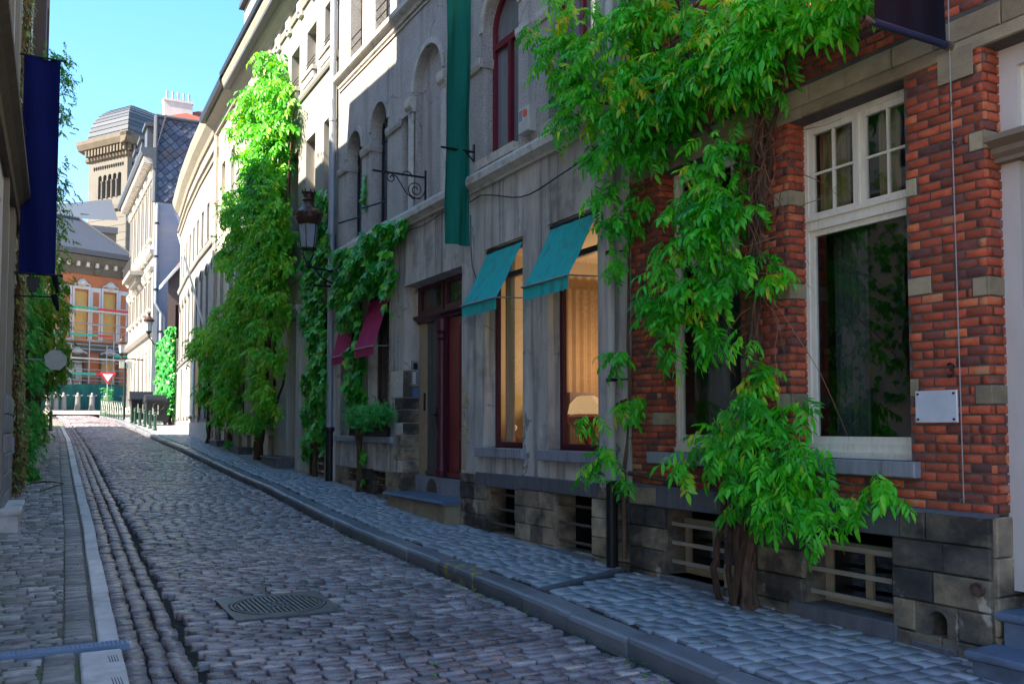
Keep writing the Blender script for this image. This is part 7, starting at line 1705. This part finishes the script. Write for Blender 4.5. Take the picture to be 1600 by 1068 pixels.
# crowd railing
t_=thing('street_railing','low dark green crossed railing along the kerb at the far crossing','railing',(5.1,58,2.3))
a,b=Vector((5.34,56.1,0)),Vector((4.55,61.5,0)); n=10
for i in range(n+1):
    p=a.lerp(b,i/n); z=G(p.y); m_=MB(); m_.tube([(p.x,p.y,z),(p.x,p.y,z+1.05)],.045 if i%2==0 else .03,6); m_.build('rail_post',M['bollard'],t_)
    if i<n:
        q=a.lerp(b,(i+1)/n); zq=G(q.y)
        m_=MB(); m_.tube([(p.x,p.y,z+1.0),(q.x,q.y,zq+1.0)],.03,6); m_.tube([(p.x,p.y,z+.2),(q.x,q.y,zq+.2)],.025,6); m_.build('rail',M['bollard'],t_)
        m_=MB(); m_.tube([(p.x,p.y,z+.2),(q.x,q.y,zq+1.0)],.015,5); m_.tube([(p.x,p.y,z+1.0),(q.x,q.y,zq+.2)],.015,5); m_.build('cross_bar',M['signwhite'],t_)
t_=thing('lamp_post','thin black post with a pale box sign at its top, beside the tall white house','post',(5.48,57,2.3))
m_=MB(); m_.tube([(5.46,57,2.2),(5.46,57,5.6)],.07,8); m_.build('post',M['iron'],t_)
m_=MB(); m_.box(5.15,5.85,56.95,57.05,5.25,5.65); m_.tube([(5.5,57,5.6),(6.3,58,6.2),(6.92,58.5,6.3)],.03,5); m_.build('box_sign',M['signwhite'],t_)
t_=thing('yield_sign','red and white triangular give way sign, point down, before the green netting','sign',(4.93,62,2.5))
m_=MB(); m_.tube([(4.93,62.05,2.55),(4.93,62.05,5.3)],.035,6); m_.build('post',M['alu'],t_)
m_=MB(); m_.add([(4.45,62,5.28),(5.43,62,5.28),(4.94,62,4.5),(4.45,62.03,5.28),(5.43,62.03,5.28),(4.94,62.03,4.5)],[(0,1,2),(3,5,4),(0,3,4,1),(1,4,5,2),(2,5,3,0)]); m_.build('red_plate',M['signred'],t_)
m_=MB(); m_.add([(4.63,61.985,5.17),(5.25,61.985,5.17),(4.94,61.985,4.67)],[(0,1,2)]); m_.build('white_face',M['pure'],t_)
t_=thing('young_shrub','small grey green shrub growing at the foot of the give way sign','plant',(4.9,61.8,2.5))
foliage(t_,[((4.93+rv.gauss(0,.13),61.8+rv.gauss(0,.1),2.6+rv.uniform(0,1.7)),np.array([rv.gauss(0,1),-.3,rv.gauss(0,.6)]),np.array([0,-1,.5]),rv.uniform(.8,1.3),0) for _ in range(130)],SP,M['fern'],'sprig',0,'sprigs',21)
# bike docks along the netting
for i,px_ in enumerate((1.95,2.45,2.98,3.95,4.95,5.95,7.3)):
    y=74.5+ (px_-2)*.35; z=G(y); h=1.15
    t_=thing('docking_post',['leftmost grey docking post before the green netting, at the garden wall corner','second grey docking post from the left before the netting','third grey docking post from the left before the netting','grey docking post in the middle of the netting','grey docking post just left of the give way sign','grey docking post behind the low crossed railing','rightmost grey docking post, beside the black lamp post'][i],'post',(px_,y,z),'grey posts before the netting')
    m_=MB(); m_.lathe((px_,y,z),[(.24,0),(.20,.15),(.17,h*.8),(.19,h*.9),(.12,h)],10); m_.build('post',M['dock'],t_)
    m_=MB(); m_.tube([(px_-.35,y,z+h-.05),(px_+.35,y,z+h-.02)],.03,5); m_.lathe((px_,y,z+h),[(.07,0),(.10,.08),(.05,.18)],8); m_.build('handle',M['alu'],t_)
for o_,l_ in zip([o for o in bpy.data.objects if o.name.startswith('docking_post')],range(9)):
    pass
# far wall lanterns on the tall white house
def small_lantern(c,label,arm):
    t_=thing('wall_lantern',label,'street lamp',c)
    m_=MB(); m_.tube([arm,(c[0],c[1],c[2]-.1)],.04,6); m_.lathe((c[0],c[1],c[2]-.1),[(.08,0),(.05,.1),(.2,.3)],8); m_.build('arm',M['iron'],t_)
    m_=MB(); m_.lathe((c[0],c[1],c[2]+.2),[(.15,0),(.21,.55)],6); m_.build('glass_body',M['lampglass'],t_)
    m_=MB(); m_.lathe((c[0],c[1],c[2]+.75),[(.27,0),(.32,.1),(.19,.22),(.08,.38),(.1,.48),(.05,.54)],12); m_.build('crown',M['lampbrown'],t_)
small_lantern((6.60,56.0,7.2),'brown wall lantern before the blue grey gable of the tall white house',(7.05,56.95,6.7))
small_lantern((5.6,60.5,6.2),'small pale lantern on the front of the tall white house above the box sign',(6.95,60.5,6.0))
# curved street lamp arm on the orange building corner
t_=thing('curved_lamp','curved black lamp arm at the corner of the orange brick building','street lamp',FI.P(4.2,.5,12))
m_=MB(); m_.tube([FI.P(4.1,.1,11.9),FI.P(4.25,.7,12.3),FI.P(4.6,1.4,12.7),FI.P(5.0,1.6,12.7)],.05,6); m_.lathe(FI.P(5.0,1.6,12.5),[(.3,0),(.25,.15),(.05,.22)],8); m_.build('arm',M['iron'],t_)
